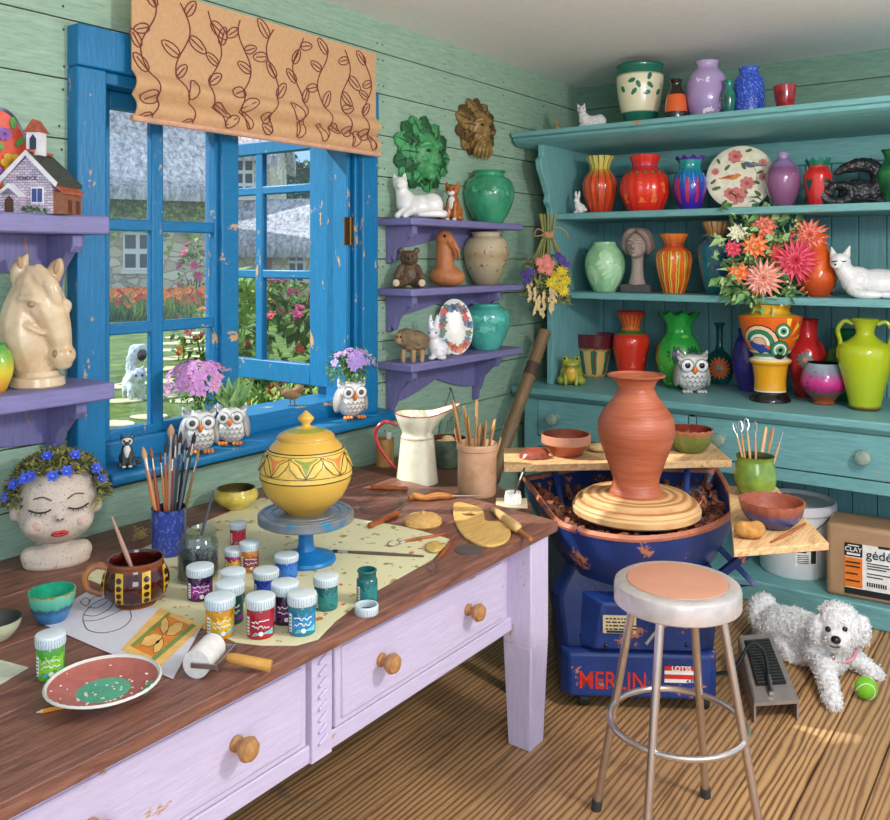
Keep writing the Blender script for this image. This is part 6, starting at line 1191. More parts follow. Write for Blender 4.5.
# cups and bowls
vessel('cup', 'small cup glazed green inside with blue drips outside, left of the sketch', 'cup', 52, 624, 45, 580, [(.52, 0), (.6, .04), (.84, .4), (.96, .75), (1, 1)], [ringed([(0, '#2f6aa0'), (.35, '#3f86b8'), (.5, '#2f5a78'), (.62, '#58b098'), (.92, '#6cc0a0'), (.94, '#b58a4a'), (1, '#a87a3a')], drip=.3, dscale=11), glazed('#2fae84', '#1f8a68')], TB)
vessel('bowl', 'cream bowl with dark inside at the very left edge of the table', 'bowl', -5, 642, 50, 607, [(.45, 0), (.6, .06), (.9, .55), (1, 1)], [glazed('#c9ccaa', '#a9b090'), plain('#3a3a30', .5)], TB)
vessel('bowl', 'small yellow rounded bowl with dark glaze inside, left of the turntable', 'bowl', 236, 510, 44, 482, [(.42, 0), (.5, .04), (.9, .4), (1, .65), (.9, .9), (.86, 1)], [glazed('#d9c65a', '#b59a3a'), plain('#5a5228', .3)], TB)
r, R, H, pr = vessel('mug', 'round brown mug with yellow dotted stripes, holding a paint brush', 'mug', 136, 609, 64, 546, [(.6, 0), (.62, .04), (.58, .07), (.86, .22), (1, .45), (.98, .65), (.84, .88), (.86, 1)], [ringed([(0, '#8a5226'), (.1, '#7a3f1c'), (.16, '#3a1410'), (.8, '#421610'), (.9, '#7a3a1c'), (1, '#a05a2c')], rough=.06), glazed('#5a1a14', '#3a0f0c'), glazed('#e0b02a', '#c49420'), plain('#2c1410', .15)], TB, inner=1, n=56,
  decals=lambda mb, R, H, pr: [([decal(mb, pr, [(c_-R*.13, H*z), (c_+R*.13, H*z), (c_+R*.13, H*(z+.066)), (c_-R*.13, H*(z+.066))], 2, .0012, 1) for z in [.2+.066*i for i in range(10)]], [decal(mb, pr, circ(c_, H*z, R*.085, 10), 3, .0032, 1) for z in (.27, .42, .58, .73)]) for c_ in (-R*1.25, -R*.5, R*.3, R*1.05)])
m = MB(); m.tube([(-R*.8, 0, H*.86), (-R*1.2, 0, H*.92), (-R*1.48, 0, H*.72), (-R*1.38, 0, H*.45), (-R*.97, 0, H*.30)], R*.11, smooth=5); m.build('handle', glazed('#a56a3f', '#7a4526'), r)
BRI = plain('#3a2c24', .8); BRI2 = plain('#c9a46a', .8); FER = metal('#b9b6b0', .3)
def brush(label, a, b_, col, r=.004, bl=.03, bris=None, fl=.03, name='paintbrush', group=None, wide=1.0):
    """from handle end a to bristle tip b_"""
    a, b_ = Vector(a), Vector(b_); d_ = b_-a; L = d_.length; o = thing(name, label, 'brush', a, 0, group); o.rotation_mode = 'QUATERNION'; o.rotation_quaternion = d_.to_track_quat('Z', 'Y')
    m = MB(); m.tube([(0, 0, 0), (0, 0, L*.15), (0, 0, L*.5), (0, 0, L-bl-fl)], [r*.5, r*.75, r*1.15, r*.85], smooth=3, n=8); m.build('handle', plain(col, .35), o)
    m = MB(); m.tube([(0, 0, L-bl-fl), (0, 0, L-bl)], [r*.9, r*1.0*wide], n=8); m.build('ferrule', FER, o)
    m = MB(); m.tube([(0, 0, L-bl), (0, 0, L-bl*.5), (0, 0, L)], [r*wide, r*1.15*wide, r*.25], smooth=3, n=8); m.build('bristles', bris or BRI, o); return o
a = r.location+Vector((.012, .0, .03)); brush('paint brush with pinkish spotted handle leaning in the brown mug', at_d(112, 517, on_z(136, 600, TB)[1]+.05), a, '#b58a78', .0055)
# twig mouse
p_ = T(140, 540); s_ = px(140, 540); r = thing('wire_mouse', 'tiny mouse shape of tangled straw beside the blue brush holder', 'ornament', p_, face(140)); m = MB(); rg = random.Random(5)
for k_ in range(26): 
    a = [(rg.gauss(0, 3.2)*s_, rg.gauss(0, 2)*s_, (6+rg.gauss(0, 3.0))*s_) for _ in range(3)]; m.tube(a, .0011, smooth=3, n=4)
for x in (-4, 4): m.tube([(x*s_, 0, 5*s_), (x*1.3*s_, 0, 0)], .0008, n=4)
m.tube([(5*s_, 0, 5*s_), (11*s_, 0, 10*s_), (13*s_, 0, 14*s_)], .0007, smooth=3, n=4); m.tube([(-3*s_, 0, 11*s_), (-6*s_, 0, 15*s_), (-3*s_, 0, 13*s_)], .0008, smooth=3, n=4); m.build('straw', plain('#bfa86c', .8), r)
# blue holder with brushes
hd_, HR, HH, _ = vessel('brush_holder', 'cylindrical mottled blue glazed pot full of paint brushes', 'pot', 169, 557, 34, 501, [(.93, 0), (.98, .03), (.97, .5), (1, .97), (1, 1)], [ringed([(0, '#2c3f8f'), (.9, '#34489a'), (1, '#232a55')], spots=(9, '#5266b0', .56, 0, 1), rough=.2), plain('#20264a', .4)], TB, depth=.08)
HD = on_z(169, 552, TB)[1]+.03
for i, (u, v, col, r_, lab, wd, tipc) in enumerate(((143, 447, '#c77a45', .0062, 'paint brush with thick tan tip, farthest left in the blue holder', 1.1, '#c99a6a'), (151, 447, '#b5522c', .0052, 'rust red handled brush second from left in the blue holder', .9, '#a8633a'), (160, 451, '#d08a4a', .0034, 'thin orange brush third from left in the blue holder', .9, '#5a3a2a'), (165, 441, '#a85a30', .004, 'slim brown brush left of the wide flat one in the blue holder', .9, '#3a2a22'), (171, 424, '#c4a68a', .005, 'tall brush with wide flat tan tip, highest in the blue holder', 1.9, '#b88a68'), (176, 434, '#6a7078', .0042, 'grey handled brush just right of the wide flat one', 1.1, '#8a7a6a'), (181, 431, '#30343c', .004, 'black handled brush near the middle of the blue holder', 1.2, '#2a2624'), (173, 447, '#c23a22', .0045, 'bright red handled brush, short, in the middle of the blue holder', 1, '#2a2220'),
   (186, 438, '#23252a', .004, 'black brush with silver ferrule right of centre in the blue holder', 1.1, '#4a4038'), (190, 446, '#5a6068', .0038, 'short grey brush at the right of the blue holder', 1.2, '#3a3a3e'), (195, 432, '#1f2226', .0045, 'long black brush leaning right in the blue holder', 1.3, '#202024'), (199, 449, '#8a6a3a', .0042, 'brown handled brush, farthest right in the blue holder', 1, '#9a7a4a'), (180, 452, '#8f9aa2', .004, 'pale grey brush low in the middle of the blue holder', 1, '#6a5a4a'))):
    k_ = (u-171)/28; base = hd_.location+Vector((ST*k_*HR*.35, -CT*k_*HR*.35, .012))+Vector((.006*(i % 3-1), .006*((i*2) % 3-1), 0)); brush(lab, base, at_d(u, v, HD+.012*((i*5) % 3-1)), col, r_, .035, plain(tipc, .8), .035, wide=wd)
# glass jar
p_, s_, d_ = spot(198, 585, 40, TB); R = 20*s_; r = thing('glass_jar', 'clear glass jar half full of murky water with a brush in it', 'jar', p_, face(198)); H = .137
m = MB(); m.lathe([(R*.9, 0), (R, .008), (R, H*.72), (R*.93, H*.82), (R*.80, H*.88), (R*.80, H*.93), (R*.88, H*.95), (R*.88, H), (R*.82, H), (R*.76, H*.93), (R*.76, H*.88), (R*.88, H*.81), (R*.95, H*.72), (R*.95, .012), (.002, .010)], 0, 48); m.build('glass', glass('#eef4f4', .09, .97), r, sharp=60)
m = MB(); m.lathe([(R*.9, .013), (R*.94, .016), (R*.94, H*.52), (.002, H*.52)], 0, 40); m.build('water', plain('#4a5052', .08, var=.2), r)
brush('dark handled brush standing in the glass water jar', at_d(214, 490, d_+.04), p_+Vector((-.008, .004, .06)), '#4a4450', .0042)
# paint jars
CAP = ringed([(0, '#ccd8dc'), (1, '#d2dde0')], stripes=(34, '#98abb3', .55, 0, .8), rough=.35, coat=0)
def paint_jar(label, u, vb, w, vt, c1, c2, band=None, squig=True, cap=True, txt='#f2f2f2'):
    p_, s_, d_ = spot(u, vb, w, TB); R = w/2*s_; q = (EYE-TB)/d_; H = ((vb-vt)*s_-q*R*1.9)*1.06; H = max(H, R*1.9); r = thing('paint_jar', label, 'jar', p_, face(u, random.uniform(-6, 6)))
    m = MB(); zc = H*.755; pr = [(R*.84, 0), (R*.9, H*.03), (R*.92, H*.07), (R*.92, H*.68), (R*.86, H*.73), (R*.8, zc)]; m.lathe(pr, 0, 40, mf=lambda f, p: 0, capt=False)
    if not cap: pr2 = [(R*.8, zc), (R*.8, H*.93), (R*.86, H*.95), (R*.86, H*.98), (R*.8, H), (R*.72, H), (R*.70, H*.8), (.002, H*.8)]; m.lathe(pr2, 0, 40, capb=False)
    m.build('bottle', glazed(c1), r, sharp=50)
    m = MB(); a = R*1.0
    decal(m, pr, [(-a, H*.1), (-a*.3, H*.1), (a*.3, H*.1), (a, H*.1), (a, H*.58), (a*.3, H*.58), (-a*.3, H*.58), (-a, H*.58)], 0, .0006)
    if band: decal(m, pr, [(-a*.5, H*.1), (a, H*.1), (a, H*.26), (-a*.3, H*.2)], 3, .0009)
    decal(m, pr, [(-a, H*.12), (-a*.72, H*.12), (-a*.72, H*.56), (-a, H*.56)], 1, .0011)
    for k_ in range(5): decal(m, pr, [(-a*.96, H*(.15+k_*.08)), (-a*.76, H*(.15+k_*.08)), (-a*.76, H*(.18+k_*.08)), (-a*.96, H*(.18+k_*.08))], 2, .0016, 1)
    if squig:
        rg = random.Random(int(u*7)); 
        for rw in (.45, .32):
            pts = []
            for i in range(15): aa = -a*.5+a*1.15*i/14; zz = H*(rw+.028*rg.choice((-1, 1, 0, 1.4))); rr_ = R*.92+.0016; th = aa/(R*.92)-pi/2; pts.append((rr_*cos(th), rr_*sin(th), zz))
            m.tube(pts, R*.035, 1, 5)
        decal(m, pr, circ(a*.1, H*.17, R*.16, 10), 1, .0016, 1)
    m.build('label', [plain(c2, .5), WH, DKI, plain(band or c2, .5)], r)
    if cap:
        m = MB(); m.lathe([(R*.97, zc-.002), (R, zc+.002), (R, H*.955), (R*.96, H*.985), (R*.86, H), (.001, H)], 0, 72, wob=lambda a_, f: 1+(.012*sin(36*a_) if f < .5 else 0), capb=True); m.build('cap', CAP, r, sharp=40)
    return r
paint_jar('small white capped jar with red and pink label, farthest back beside the turntable', 238, 546, 17, 520, '#b8283a', '#d8304a', '#58b0c8', False)
paint_jar('small white capped jar of orange paint with maroon label, back row', 249.5, 573, 20, 539, '#d98a2a', '#8a3a5a', '#d98a2a')
paint_jar('white capped jar with yellow label, just left of the orange one', 235, 572, 22, 545, '#a8327a', '#e0b03a', '#8a2a6a', False)
paint_jar('white capped jar with purple label, nearest the glass water jar', 200, 602, 27, 561, '#3a1f4a', '#a02a98')
paint_jar('white capped jar of dark teal paint behind the dark green one', 233, 607, 25, 566, '#1f5a58', '#2a8a88', None, False)
paint_jar('white capped jar of dark green paint with purple writing, behind the yellow jar', 230, 626, 29, 577, '#1f4a44', '#26463c', '#7a2a8a')
paint_jar('white capped jar of royal blue paint, middle of the jar group', 266, 600, 26, 565, '#2438a0', '#2c46b0', None, False)
paint_jar('white capped jar of blue paint at the foot of the turntable', 286.5, 580, 24, 559, '#2f6ac0', '#3a78c8', None, False)
paint_jar('white capped jar with dark purple label behind the red and blue front jars', 285, 626, 28, 577, '#2c1a38', '#5a1f58')
paint_jar('white capped jar of yellow paint with turquoise band, leftmost of the front row', 220, 640, 30.5, 590, '#d9981f', '#e0b82a', '#6fc0c0')
paint_jar('white capped jar of red paint with red label, middle of the front row', 260.5, 640, 29.5, 590, '#b01f2c', '#a81f38', '#6fc0c8')
paint_jar('white capped jar of teal blue paint with blue label, rightmost of the front row', 302, 637, 29.5, 587, '#1f7a92', '#2f8ac0', '#6fc0c8')
paint_jar('white capped teal jar with stamped lid, standing apart right of the group', 326, 612, 25.5, 571, '#1f6a66', '#2a7d78', None, False)
paint_jar('opened teal paint jar with dark rim, by the table edge', 367, 606, 23, 566, '#1f6a6a', '#257a78', None, False, False)
paint_jar('white capped jar of lime green paint at the left by the pink plate', 50.5, 681, 29, 627, '#58a838', '#86c83a', '#4aa8a8')
p_, s_, d_ = spot(366.5, 617, 24, TB); R = 12*s_; r = thing('jar_lid', 'loose white jar lid lying upturned in front of the opened jar', 'lid', p_, 0)
m = MB(); m.lathe([(R*.95, 0), (R, .003), (R, .02), (R*.97, .022), (R*.84, .022), (R*.82, .006), (.001, .005)], 0, 60, wob=lambda a_, f: 1+(.015*sin(30*a_) if f < .4 else 0), mf=lambda f, p: 1 if f > .82 else 0); m.build('lid', [CAP, plain('#3a4448', .4)], r, sharp=40)
# banding wheel and yellow lidded jar
p_ = T(306, 561); s_ = px(306, 561); r = thing('banding_wheel', 'blue cast turntable with grey ringed top, carrying the yellow jar', 'turntable', p_, face(306)); BM = plain('#1a78b8', .35, var=.2); R1 = 47.5*s_; ZT_ = .145
m = MB(); R0 = 30*s_; m.lathe([(R0*.98, 0), (R0, .006), (R0*.96, .014), (R0*.62, .022), (R0*.55, .026), (R0*.32, .034), (R0*.26, .05), (R0*.24, .10), (R0*.3, .112), (R0*.5, .118)], 0, 48, capt=True); m.build('stand', BM, r)
m = MB(); R = R1; m.lathe([(R*.5, ZT_-.03), (R*.92, ZT_-.03), (R, ZT_-.024), (R, ZT_-.004), (R*.97, ZT_), (R*.9, ZT_), (R*.89, ZT_-.002), (R*.86, ZT_-.002), (R*.85, ZT_), (R*.72, ZT_), (R*.71, ZT_-.002), (R*.68, ZT_-.002), (R*.67, ZT_), (R*.001, ZT_)], 0, 64); 
t = NT('turntable_grey'); n = t.noise(t.coord(), 14, 5); t.color(t.ramp(n, [(.36, '#3f86b0'), (.46, '#7d8288'), (.7, '#92959a')])); t.surf(.4, .3); m.build('turntable_top', t.m, r, sharp=30)
YJ = p_.copy(); YJ.z = TB+ZT_; s2 = s_; R = 45.5*s2; H = .216; r = thing('lidded_jar', 'yellow earthenware jar with lid and painted band of leaves, on the blue turntable', 'jar', YJ, face(305)); YE = ringed([(0, '#c99a3a'), (.5, '#ddb04a'), (1, '#d8a844')], rough=.3, coat=.1)
pr = [(a*R, b_*H) for a, b_ in crom([(.42, 0), (.47, .03), (.76, .18), (.95, .38), (1, .54), (.95, .72), (.80, .87), (.65, .97), (.62, 1)], 4)]
MO = plain('#dd8440', .35); MG = plain('#8f9a3a', .35); MD = plain('#2f2a18', .5); MY = plain('#e5bd58', .35)
m = MB(); m.lathe(pr, 0, 56, capt=True)
def bandp(z0, z1, mi, off, n=64):
    zs = [z0+(z1-z0)*i/3 for i in range(4)]; m.lathe([(rad(pr, z)+off, z) for z in zs], mi, n, capb=False)
bandp(H*.50, H*.872, 4, .0012); bandp(H*.494, H*.508, 3, .002); bandp(H*.566, H*.574, 3, .002); bandp(H*.86, H*.872, 3, .002); bandp(H*.832, H*.838, 3, .002)
def ring_decal(poly, mi, off, k_, n): 
    st = len(m.v); decal(m, pr, poly, mi, off, 2); vs = m.v[st:]; a = 2*pi*k_/n; m.v[st:] = [(x*cos(a)-y*sin(a), x*sin(a)+y*cos(a), z) for x, y, z in vs]
NB = 8; wseg = 2*pi*R*.95/NB
for k_ in range(NB):
    ring_decal([(-wseg*.34, H*.818), (wseg*.34, H*.818), (0, H*.596)], 2 if k_ % 2 == 0 else 1, .0022, k_, NB)
    for s3 in (-1, 1):
        ring_decal([(s3*x, H*(.5+(z-.48)*1.2)) for x, z in ((0, .55), (wseg*.24, .565), (wseg*.44, .65), (wseg*.5, .75), (wseg*.22, .69))], 4, .003, k_, NB)
        ol = [(s3*x, H*(.5+(z-.48)*1.2)) for x, z in ((0, .55), (wseg*.24, .565), (wseg*.44, .65), (wseg*.5, .75), (wseg*.22, .69), (0, .55))]; st = len(m.v)
        m.tube([((rad(pr, z)+.0035)*cos(x/rad(pr, z)-pi/2), (rad(pr, z)+.0035)*sin(x/rad(pr, z)-pi/2), z) for x, z in ol], .0011, 3, 4); a = 2*pi*k_/NB; m.v[st:] = [(x*cos(a)-y*sin(a), x*sin(a)+y*cos(a), z) for x, y, z in m.v[st:]]
m.build('body', [YE, MO, MG, MD, MY], r, sharp=60)
m = MB(); pl = [(a*R*1.08, H+b_*H*.80) for a, b_ in [(.54, -.02), (.58, -.01), (.585, .02), (.54, .06), (.40, .12), (.22, .165), (.12, .18), (.085, .20), (.085, .23), (.16, .30), (.165, .33), (.1, .385), (.03, .44), (.001, .455)]]; m.lathe(pl, 0, 48, mf=lambda f, p: 1 if .27 < f < .34 else 0); m.build('lid', [YE, MG], r, sharp=60)
# printing roller
A_ = T(197, 668, TB+.02); B_ = T(212, 652, TB+.02); ax_ = (B_-A_); ax_.z = 0; L = ax_.length*1.15; c_ = (A_+B_)/2; s_ = px(204, 660)
r = thing('brayer', 'small print roller with white drum, metal bracket and wooden handle, near the table front', 'roller', (c_.x, c_.y, TB), atan2(ax_.y, ax_.x)); RR = 15*s_*.9
m = MB(); m.lathe([(RR*.3, -L/2), (RR, -L/2+.001), (RR*1.01, 0), (RR, L/2-.001), (RR*.3, L/2)], 0, 36, capt=True); m.v = [(z, x, y+RR) for x, y, z in m.v]; m.build('drum', plain('#dcd8d2', .7, var=.1, scale=60), r, sharp=40)
m = MB(); m.tube([(-L/2-.006, 0, RR), (L/2+.006, 0, RR)], .004, n=8)
for s3 in (-1, 1): m.box((s3*(L/2+.004), -RR*.7, RR), (.003, RR*2.0, RR*.34))
m.box((0, -RR*1.7, RR), (L+.012, .003, RR*.5)); m.build('bracket', STL, r)
h0 = Vector((0, -RR*1.7, RR)); e = T(271, 667, TB+.01)-r.location; ca, sa = cos(-r.rotation_euler.z), sin(-r.rotation_euler.z); e = Vector((e.x*ca-e.y*sa, e.x*sa+e.y*ca, .012))
m = MB(); m.tube([h0, h0+(e-h0)*.15, h0+(e-h0)*.5, e], [.007, .011, .0115, .0125], smooth=3, n=14); m.build('handle', wood('#b07a34', '#d9a34f', (1, 1, 1), 9, .4), r)
# plate
vessel('plate', 'wide plate painted dusty pink with a green centre and crimped white rim', 'plate', 103.5, 708, 109, 632, [(.40, 0), (.44, .06), (.46, .2), (.72, .55), (.95, .93), (1, 1)], [plain('#c9c6bd', .4), plain('#b0665a', .45, var=.14, scale=40)], TB, depth=.9, t=.06)
o = bpy.data.objects['plate']; ch = o.children[0]; RP = max(v_.co.x for v_ in ch.data.vertices); HP = max(v_.co.z for v_ in ch.data.vertices); bpy.data.meshes.remove(ch.data); HP = .034; RP *= 1.03; o.location += Vector((o.location.x, o.location.y, 0)).normalized()*.012
m = MB(); m.lathe([(RP*.42, 0), (RP*.46, .004), (RP*.48, .012), (RP*.8, HP*.62), (RP, HP*.97), (RP*1.0, HP), (RP*.965, HP+.003)], 0, 72, wob=lambda a_, f: 1+(.012*sin(34*a_) if f > .75 else 0)); m.lathe([(RP*.965, HP+.003), (RP*.93, HP-.002), (RP*.75, HP*.66), (RP*.52, .016), (RP*.46, .014)], 1, 72, capb=False, mf=lambda f, p: 0 if f < .05 else 1); m.lathe([(RP*.46, .014), (RP*.3, .0135), (.001, .0135)], 2, 48, capb=False)
rg = random.Random(9)
for k_ in range(46):
    a = rg.uniform(0, 2*pi); q = rg.choice((.18, .3, .47, .49, .5, .62, .75, .86)); z_ = .0135 if q < .46 else .014+(q-.46)/.47*(HP-.016); m.ell((RP*q*cos(a), RP*q*sin(a), z_), (rg.uniform(.0012, .004), rg.uniform(.0012, .0035), .0012), m=3, n=8)
for a0, q, R_ in ((-.45, .86, 3), (-.7, .9, 2)): m.ell((RP*q*cos(a0), RP*q*sin(a0), HP*.83), (.010, .014, .002), (0, -25, 0), m=2, n=10)
m.build('dish', [plain('#d5d2c8', .4, var=.06), plain('#ad6156', .4, var=.12, scale=45), plain('#4fa07c', .35, var=.15), plain('#e6d8c4', .4)], o, sharp=60)
a, b_ = T(43, 711, TB+.004), T(86, 702, TB+.004); r = thing('pencil', 'orange pencil lying partly under the pink plate', 'pencil', (a+b_)/2); m = MB(); m.tube([a-r.location, b_-r.location], .0042, n=6); m.build('shaft', plain('#d98a2a', .4), r, smooth=False); d_ = (a-b_).normalized(); m = MB(); m.tube([a-r.location, a-r.location+d_*.012], [.0042, .0008], n=6); m.build('point', plain('#d9b58a', .6), r)
# tools at the right of the table
REDW = wood('#7a3a1c', '#b5622f', (1, 1, 1), 26, .35); WIRE = metal('#8a8480', .35)
def lay(u0, v0, u1, v1, rad_, z=TB): a, b_ = T(u0, v0, z+rad_), T(u1, v1, z+rad_); return a, b_
r = thing('wire_cutter', 'clay cutting wire coiled between two turned wooden handles', 'tool', T(390, 505))
def toggle(u0, v0, u1, v1, rr_):
    a, b_ = lay(u0, v0, u1, v1, rr_); a -= r.location; b_ -= r.location; m = MB(); d_ = b_-a; m.tube([a, a+d_*.08, a+d_*.2, a+d_*.5, a+d_*.8, a+d_*.92, b_], [rr_*.7, rr_, rr_*.8, rr_*.95, rr_*.8, rr_, rr_*.7], smooth=3, n=12); m.build('handle', REDW, r); return (a+b_)/2
h1 = toggle(371, 487, 408, 489, .0105); h2 = toggle(369, 526, 398, 513, .0105); zz = Vector((0, 0, .0)); rl = r.location
pts = [h1]+[T(u, v, TB+.003+.001*(i % 3))-rl for i, (u, v) in enumerate(((385, 494), (366, 495), (360, 506), (372, 514), (392, 508), (401, 499), (388, 493), (369, 499), (365, 509), (381, 514), (398, 506), (404, 500), (400, 508)))]+[h2]
m = MB(); m.tube(pts, .0011, smooth=5, n=5); tag(m.build('wire', WIRE, r), 'thin coiled wire')
def tool_line(name, label, cat, pts, radii, mat, extra=None):
    P = [T(u, v, TB+rr_) if len(q) == 0 else T(u, v, q[0]) for (u, v, *q), rr_ in zip(pts, radii)]; o = thing(name, label, cat, P[0]); m = MB(); m.tube([p-P[0] for p in P], radii, smooth=4, n=12); m.build('handle', mat, o)
    if extra: extra(o, P)
    return o
OW2 = wood('#a5602a', '#d08a42', (1, 1, 1), 18, .35)
def blade(o, P):
    a, b_ = P[-1], T(481, 496, TB+.006); m = MB(); m.tube([a-P[0], b_-P[0]], [.0045, .0012], n=8); m.build('blade', STL, o); m = MB(); m.tube([a-P[0]-(b_-a)*.08, a-P[0]+(b_-a)*.04], .0075, n=10); m.build('collar', metal('#c9b890', .3), o)
tool_line('awl', 'wooden handled potter\'s needle with steel blade beside the pitcher', 'tool', [(409, 498), (415, 496), (425, 498), (437, 496), (447, 496), (452, 496)], [.008, .0135, .011, .0135, .0115, .0075], OW2, blade)
p_, s_, d_ = spot(423, 529, 38, TB); r = thing('clay_disc', 'small round biscuit coloured clay disc with a ridged edge on the table', 'clay disc', p_, 0); R = 19*s_
m = MB(); m.lathe([(R*.92, 0), (R, .006), (R*.98, .018), (R*.8, .028), (R*.5, .032), (R*.48, .034), (R*.3, .036), (.001, .037)], 0, 48, wob=lambda a_, f: 1+(.02*sin(28*a_) if f < .35 else 0)); m.ell((0, 0, .038), (R*.12, R*.12, .008)); m.build('lid', clay('#d5a662', .7, 60, .4, .15), r)
# kidney
KP = [(405, 295), (418, 290), (440, 292), (500, 308), (520, 322), (525, 345), (528, 360), (545, 366), (580, 367), (615, 382), (628, 400), (622, 430), (600, 448), (560, 460), (515, 458), (470, 440), (435, 412), (412, 370), (402, 325)]; KP = [(350+a*.2561, 430+b_*.2561) for a, b_ in KP]
c_ = T(478, 525); r = thing('wooden_kidney', 'yellow wooden potter\'s kidney with a thumb hole, lying near the table corner', 'tool', c_); P = [(T(u, v)-c_).xy for u, v in crom(KP+KP[:1], 2)[:-1]]
hc = (T(350+466*.2561, 430+337*.2561)-c_).xy; N = len(P); m = MB(); m.prism([(p.x, p.y) for p in P], .0005, .009, 'z'); KW = wood('#b98a45', '#d9ad62', (2, 14, 2), 4, .4, .1, '#e6c27c'); ko = m.build('blade', KW, r, smooth=False)
m = MB(); m.prism([(hc.x+.024*cos(2*pi*i/24), hc.y+.024*sin(2*pi*i/24)) for i in range(24)], -.02, .04, 'z'); cut = m.build('hole_cutter', KW, r, smooth=False)
import bmesh
for q_ in (ko, cut):
    bm = bmesh.new(); bm.from_mesh(q_.data); bmesh.ops.remove_doubles(bm, verts=bm.verts, dist=1e-5); bmesh.ops.recalc_face_normals(bm, faces=bm.faces); bm.to_mesh(q_.data); bm.free()
bo = ko.modifiers.new('hole', 'BOOLEAN'); bo.object = cut; bo.operation = 'DIFFERENCE'; bo.solver = 'EXACT'; dgk = bpy.context.evaluated_depsgraph_get(); dgk.update()
nm_ = bpy.data.meshes.new_from_object(ko.evaluated_get(dgk)); ko.modifiers.clear(); ko.data = nm_; bpy.data.objects.remove(cut); bv = ko.modifiers.new('bevel', 'BEVEL'); bv.width = .0018; bv.limit_method = 'ANGLE'
def disc_thing(name, label, cat, u, v, w, hpx, th, mat, dome=0, rz=0):
    p_ = T(u, v); s_ = px(u, v); r = thing(name, label, cat, p_+Vector((0, 0, .0003)), face(u, rz)); a = w/2*s_; b_ = hpx/2*s_/((EYE-TB)/on_z(u, v, TB)[1]); m = MB()
    if dome: m.ell((0, 0, th*.5), (a, b_, th*.55), n=20)
    else: m.loft([[(a*cos(2*pi*i/28), b_*sin(2*pi*i/28)*(1 if sin(2*pi*i/28) < 0 else .8), z) for i in range(28)] for z in (0, th)])
    m.build('body', mat, r); return r
disc_thing('metal_kidney', 'thin grey steel scraper beside the wooden kidney', 'tool', 469, 549.5, 29, 12, .0016, metal('#9a9aa0', .35)); 
disc_thing('sponge', 'small flattened yellow sponge by the loop tools', 'sponge', 434, 549, 19, 11, .014, clay('#c9a45a', .9, 70, .8, .3), 1)
def loop(pts):
    def f(o, P):
        m = MB(); q = [T(u, v, TB+.004)-P[0] for u, v in pts]; m.tube(q, .0016, smooth=3, n=6); m.build('wire_loop', STL, o); a = P[-1]-P[0]; d_ = (P[-1]-P[-2]).normalized(); m = MB(); m.tube([a-d_*.006, a+d_*.012], .0042, n=8); m.build('ferrule', STL, o)
    return f
tool_line('loop_tool', 'brown handled wire loop tool pointing left, on the cream sheet', 'tool', [(448, 533), (435, 536), (415, 539), (403, 542)], [.003, .0048, .005, .004], REDW, loop([(403, 542), (396, 540), (389, 542), (388, 545), (394, 546), (403, 542)]))
tool_line('loop_tool', 'brown handled tool with triangular wire loop, pointing to the table front', 'tool', [(454, 536), (449, 544), (443, 553), (438, 559)], [.004, .0056, .006, .005], REDW, loop([(438, 560), (436, 571), (427, 566), (438, 560)]))
brush('long dark handled paintbrush lying across the cream sheet', T(424, 556, TB+.005), T(331, 551, TB+.005), '#5a4a44', .0048, .022)
def knobs(o, P):
    a = P[-1]-P[0]; b_ = T(531, 539, TB+.012)-P[0]; m = MB(); m.tube([a, b_*.9+a*.1, b_], [.0065, .0065, .007], n=12); m.build('grip', OW2, o)
tool_line('rolling_pin', 'small wooden rolling pin with one handle at the table corner', 'rolling pin', [(492, 509), (497, 512), (507, 520), (516, 527), (519, 530)], [.007, .012, .0155, .0175, .012], wood('#c99a58', '#e2bd80', (1, 1, 1), 14, .5), knobs)
# ------------------------------------------------------------------ on the bench
p_ = on_z(423, 486, BZ)[0]+Vector((.04, .06, 0)); p_.z = BZ; d_ = p_.x*CT+p_.y*ST; s_ = d_/F; r = thing('pitcher', 'cream enamel pitcher with red handle and wide spout behind the work table', 'pitcher', p_, face(420, 0)); H = 70*s_; R = 21*s_; EN = glazed('#e9e8d0', '#dcdcc2', .2); RDH = glazed('#b5303a', '#8f2028', .2)
prf = [(1.0, 0), (1.0, .02), (.93, .2), (.80, .62), (.74, .68), (.76, .74), (.98, .88), (1.06, .97)]
pr = [(a*R, b_*H) for a, b_ in crom(prf, 4)]; nn = 48; m = MB()
def spout(a, f):                            # opens towards local +x
    k_ = max(0, cos(a))**3*max(0, f-.62)/.38; b_ = max(0, -cos(a))*max(0, f-.7)/.3
    return (1+.95*k_*k_ if k_ > 0 else 1, H*(.14*k_*k_+.02*b_))
m.lathe(pr, 0, nn, wob=spout); inn = [(max(a-R*.05, .003), b_) for a, b_ in pr if b_ > .3*H][::-1]
m.lathe([pr[-1]]+inn, 0, nn, wob=lambda a, f: spout(a, 1-f*.62), capb=False, capt=True); m.build('body', EN, r, sharp=70)
m = MB(); e = [((pr[-1][0]*spout(a, 1)[0])*cos(a), (pr[-1][0]*spout(a, 1)[0])*sin(a), pr[-1][1]+spout(a, 1)[1]) for a in [2*pi*i/64 for i in range(65)]]; m.tube(e, .0022, n=6); m.build('rim_line', RDH, r)
m = MB(); m.lathe([(R*.80, H*.625), (R*.76, H*.665)], 0, 40, capb=False); m.v = [(x*1.012, y*1.012, z) for x, y, z in m.v]; m.build('neck_ring', glazed('#c9c5a8', '#a86a4a'), r)
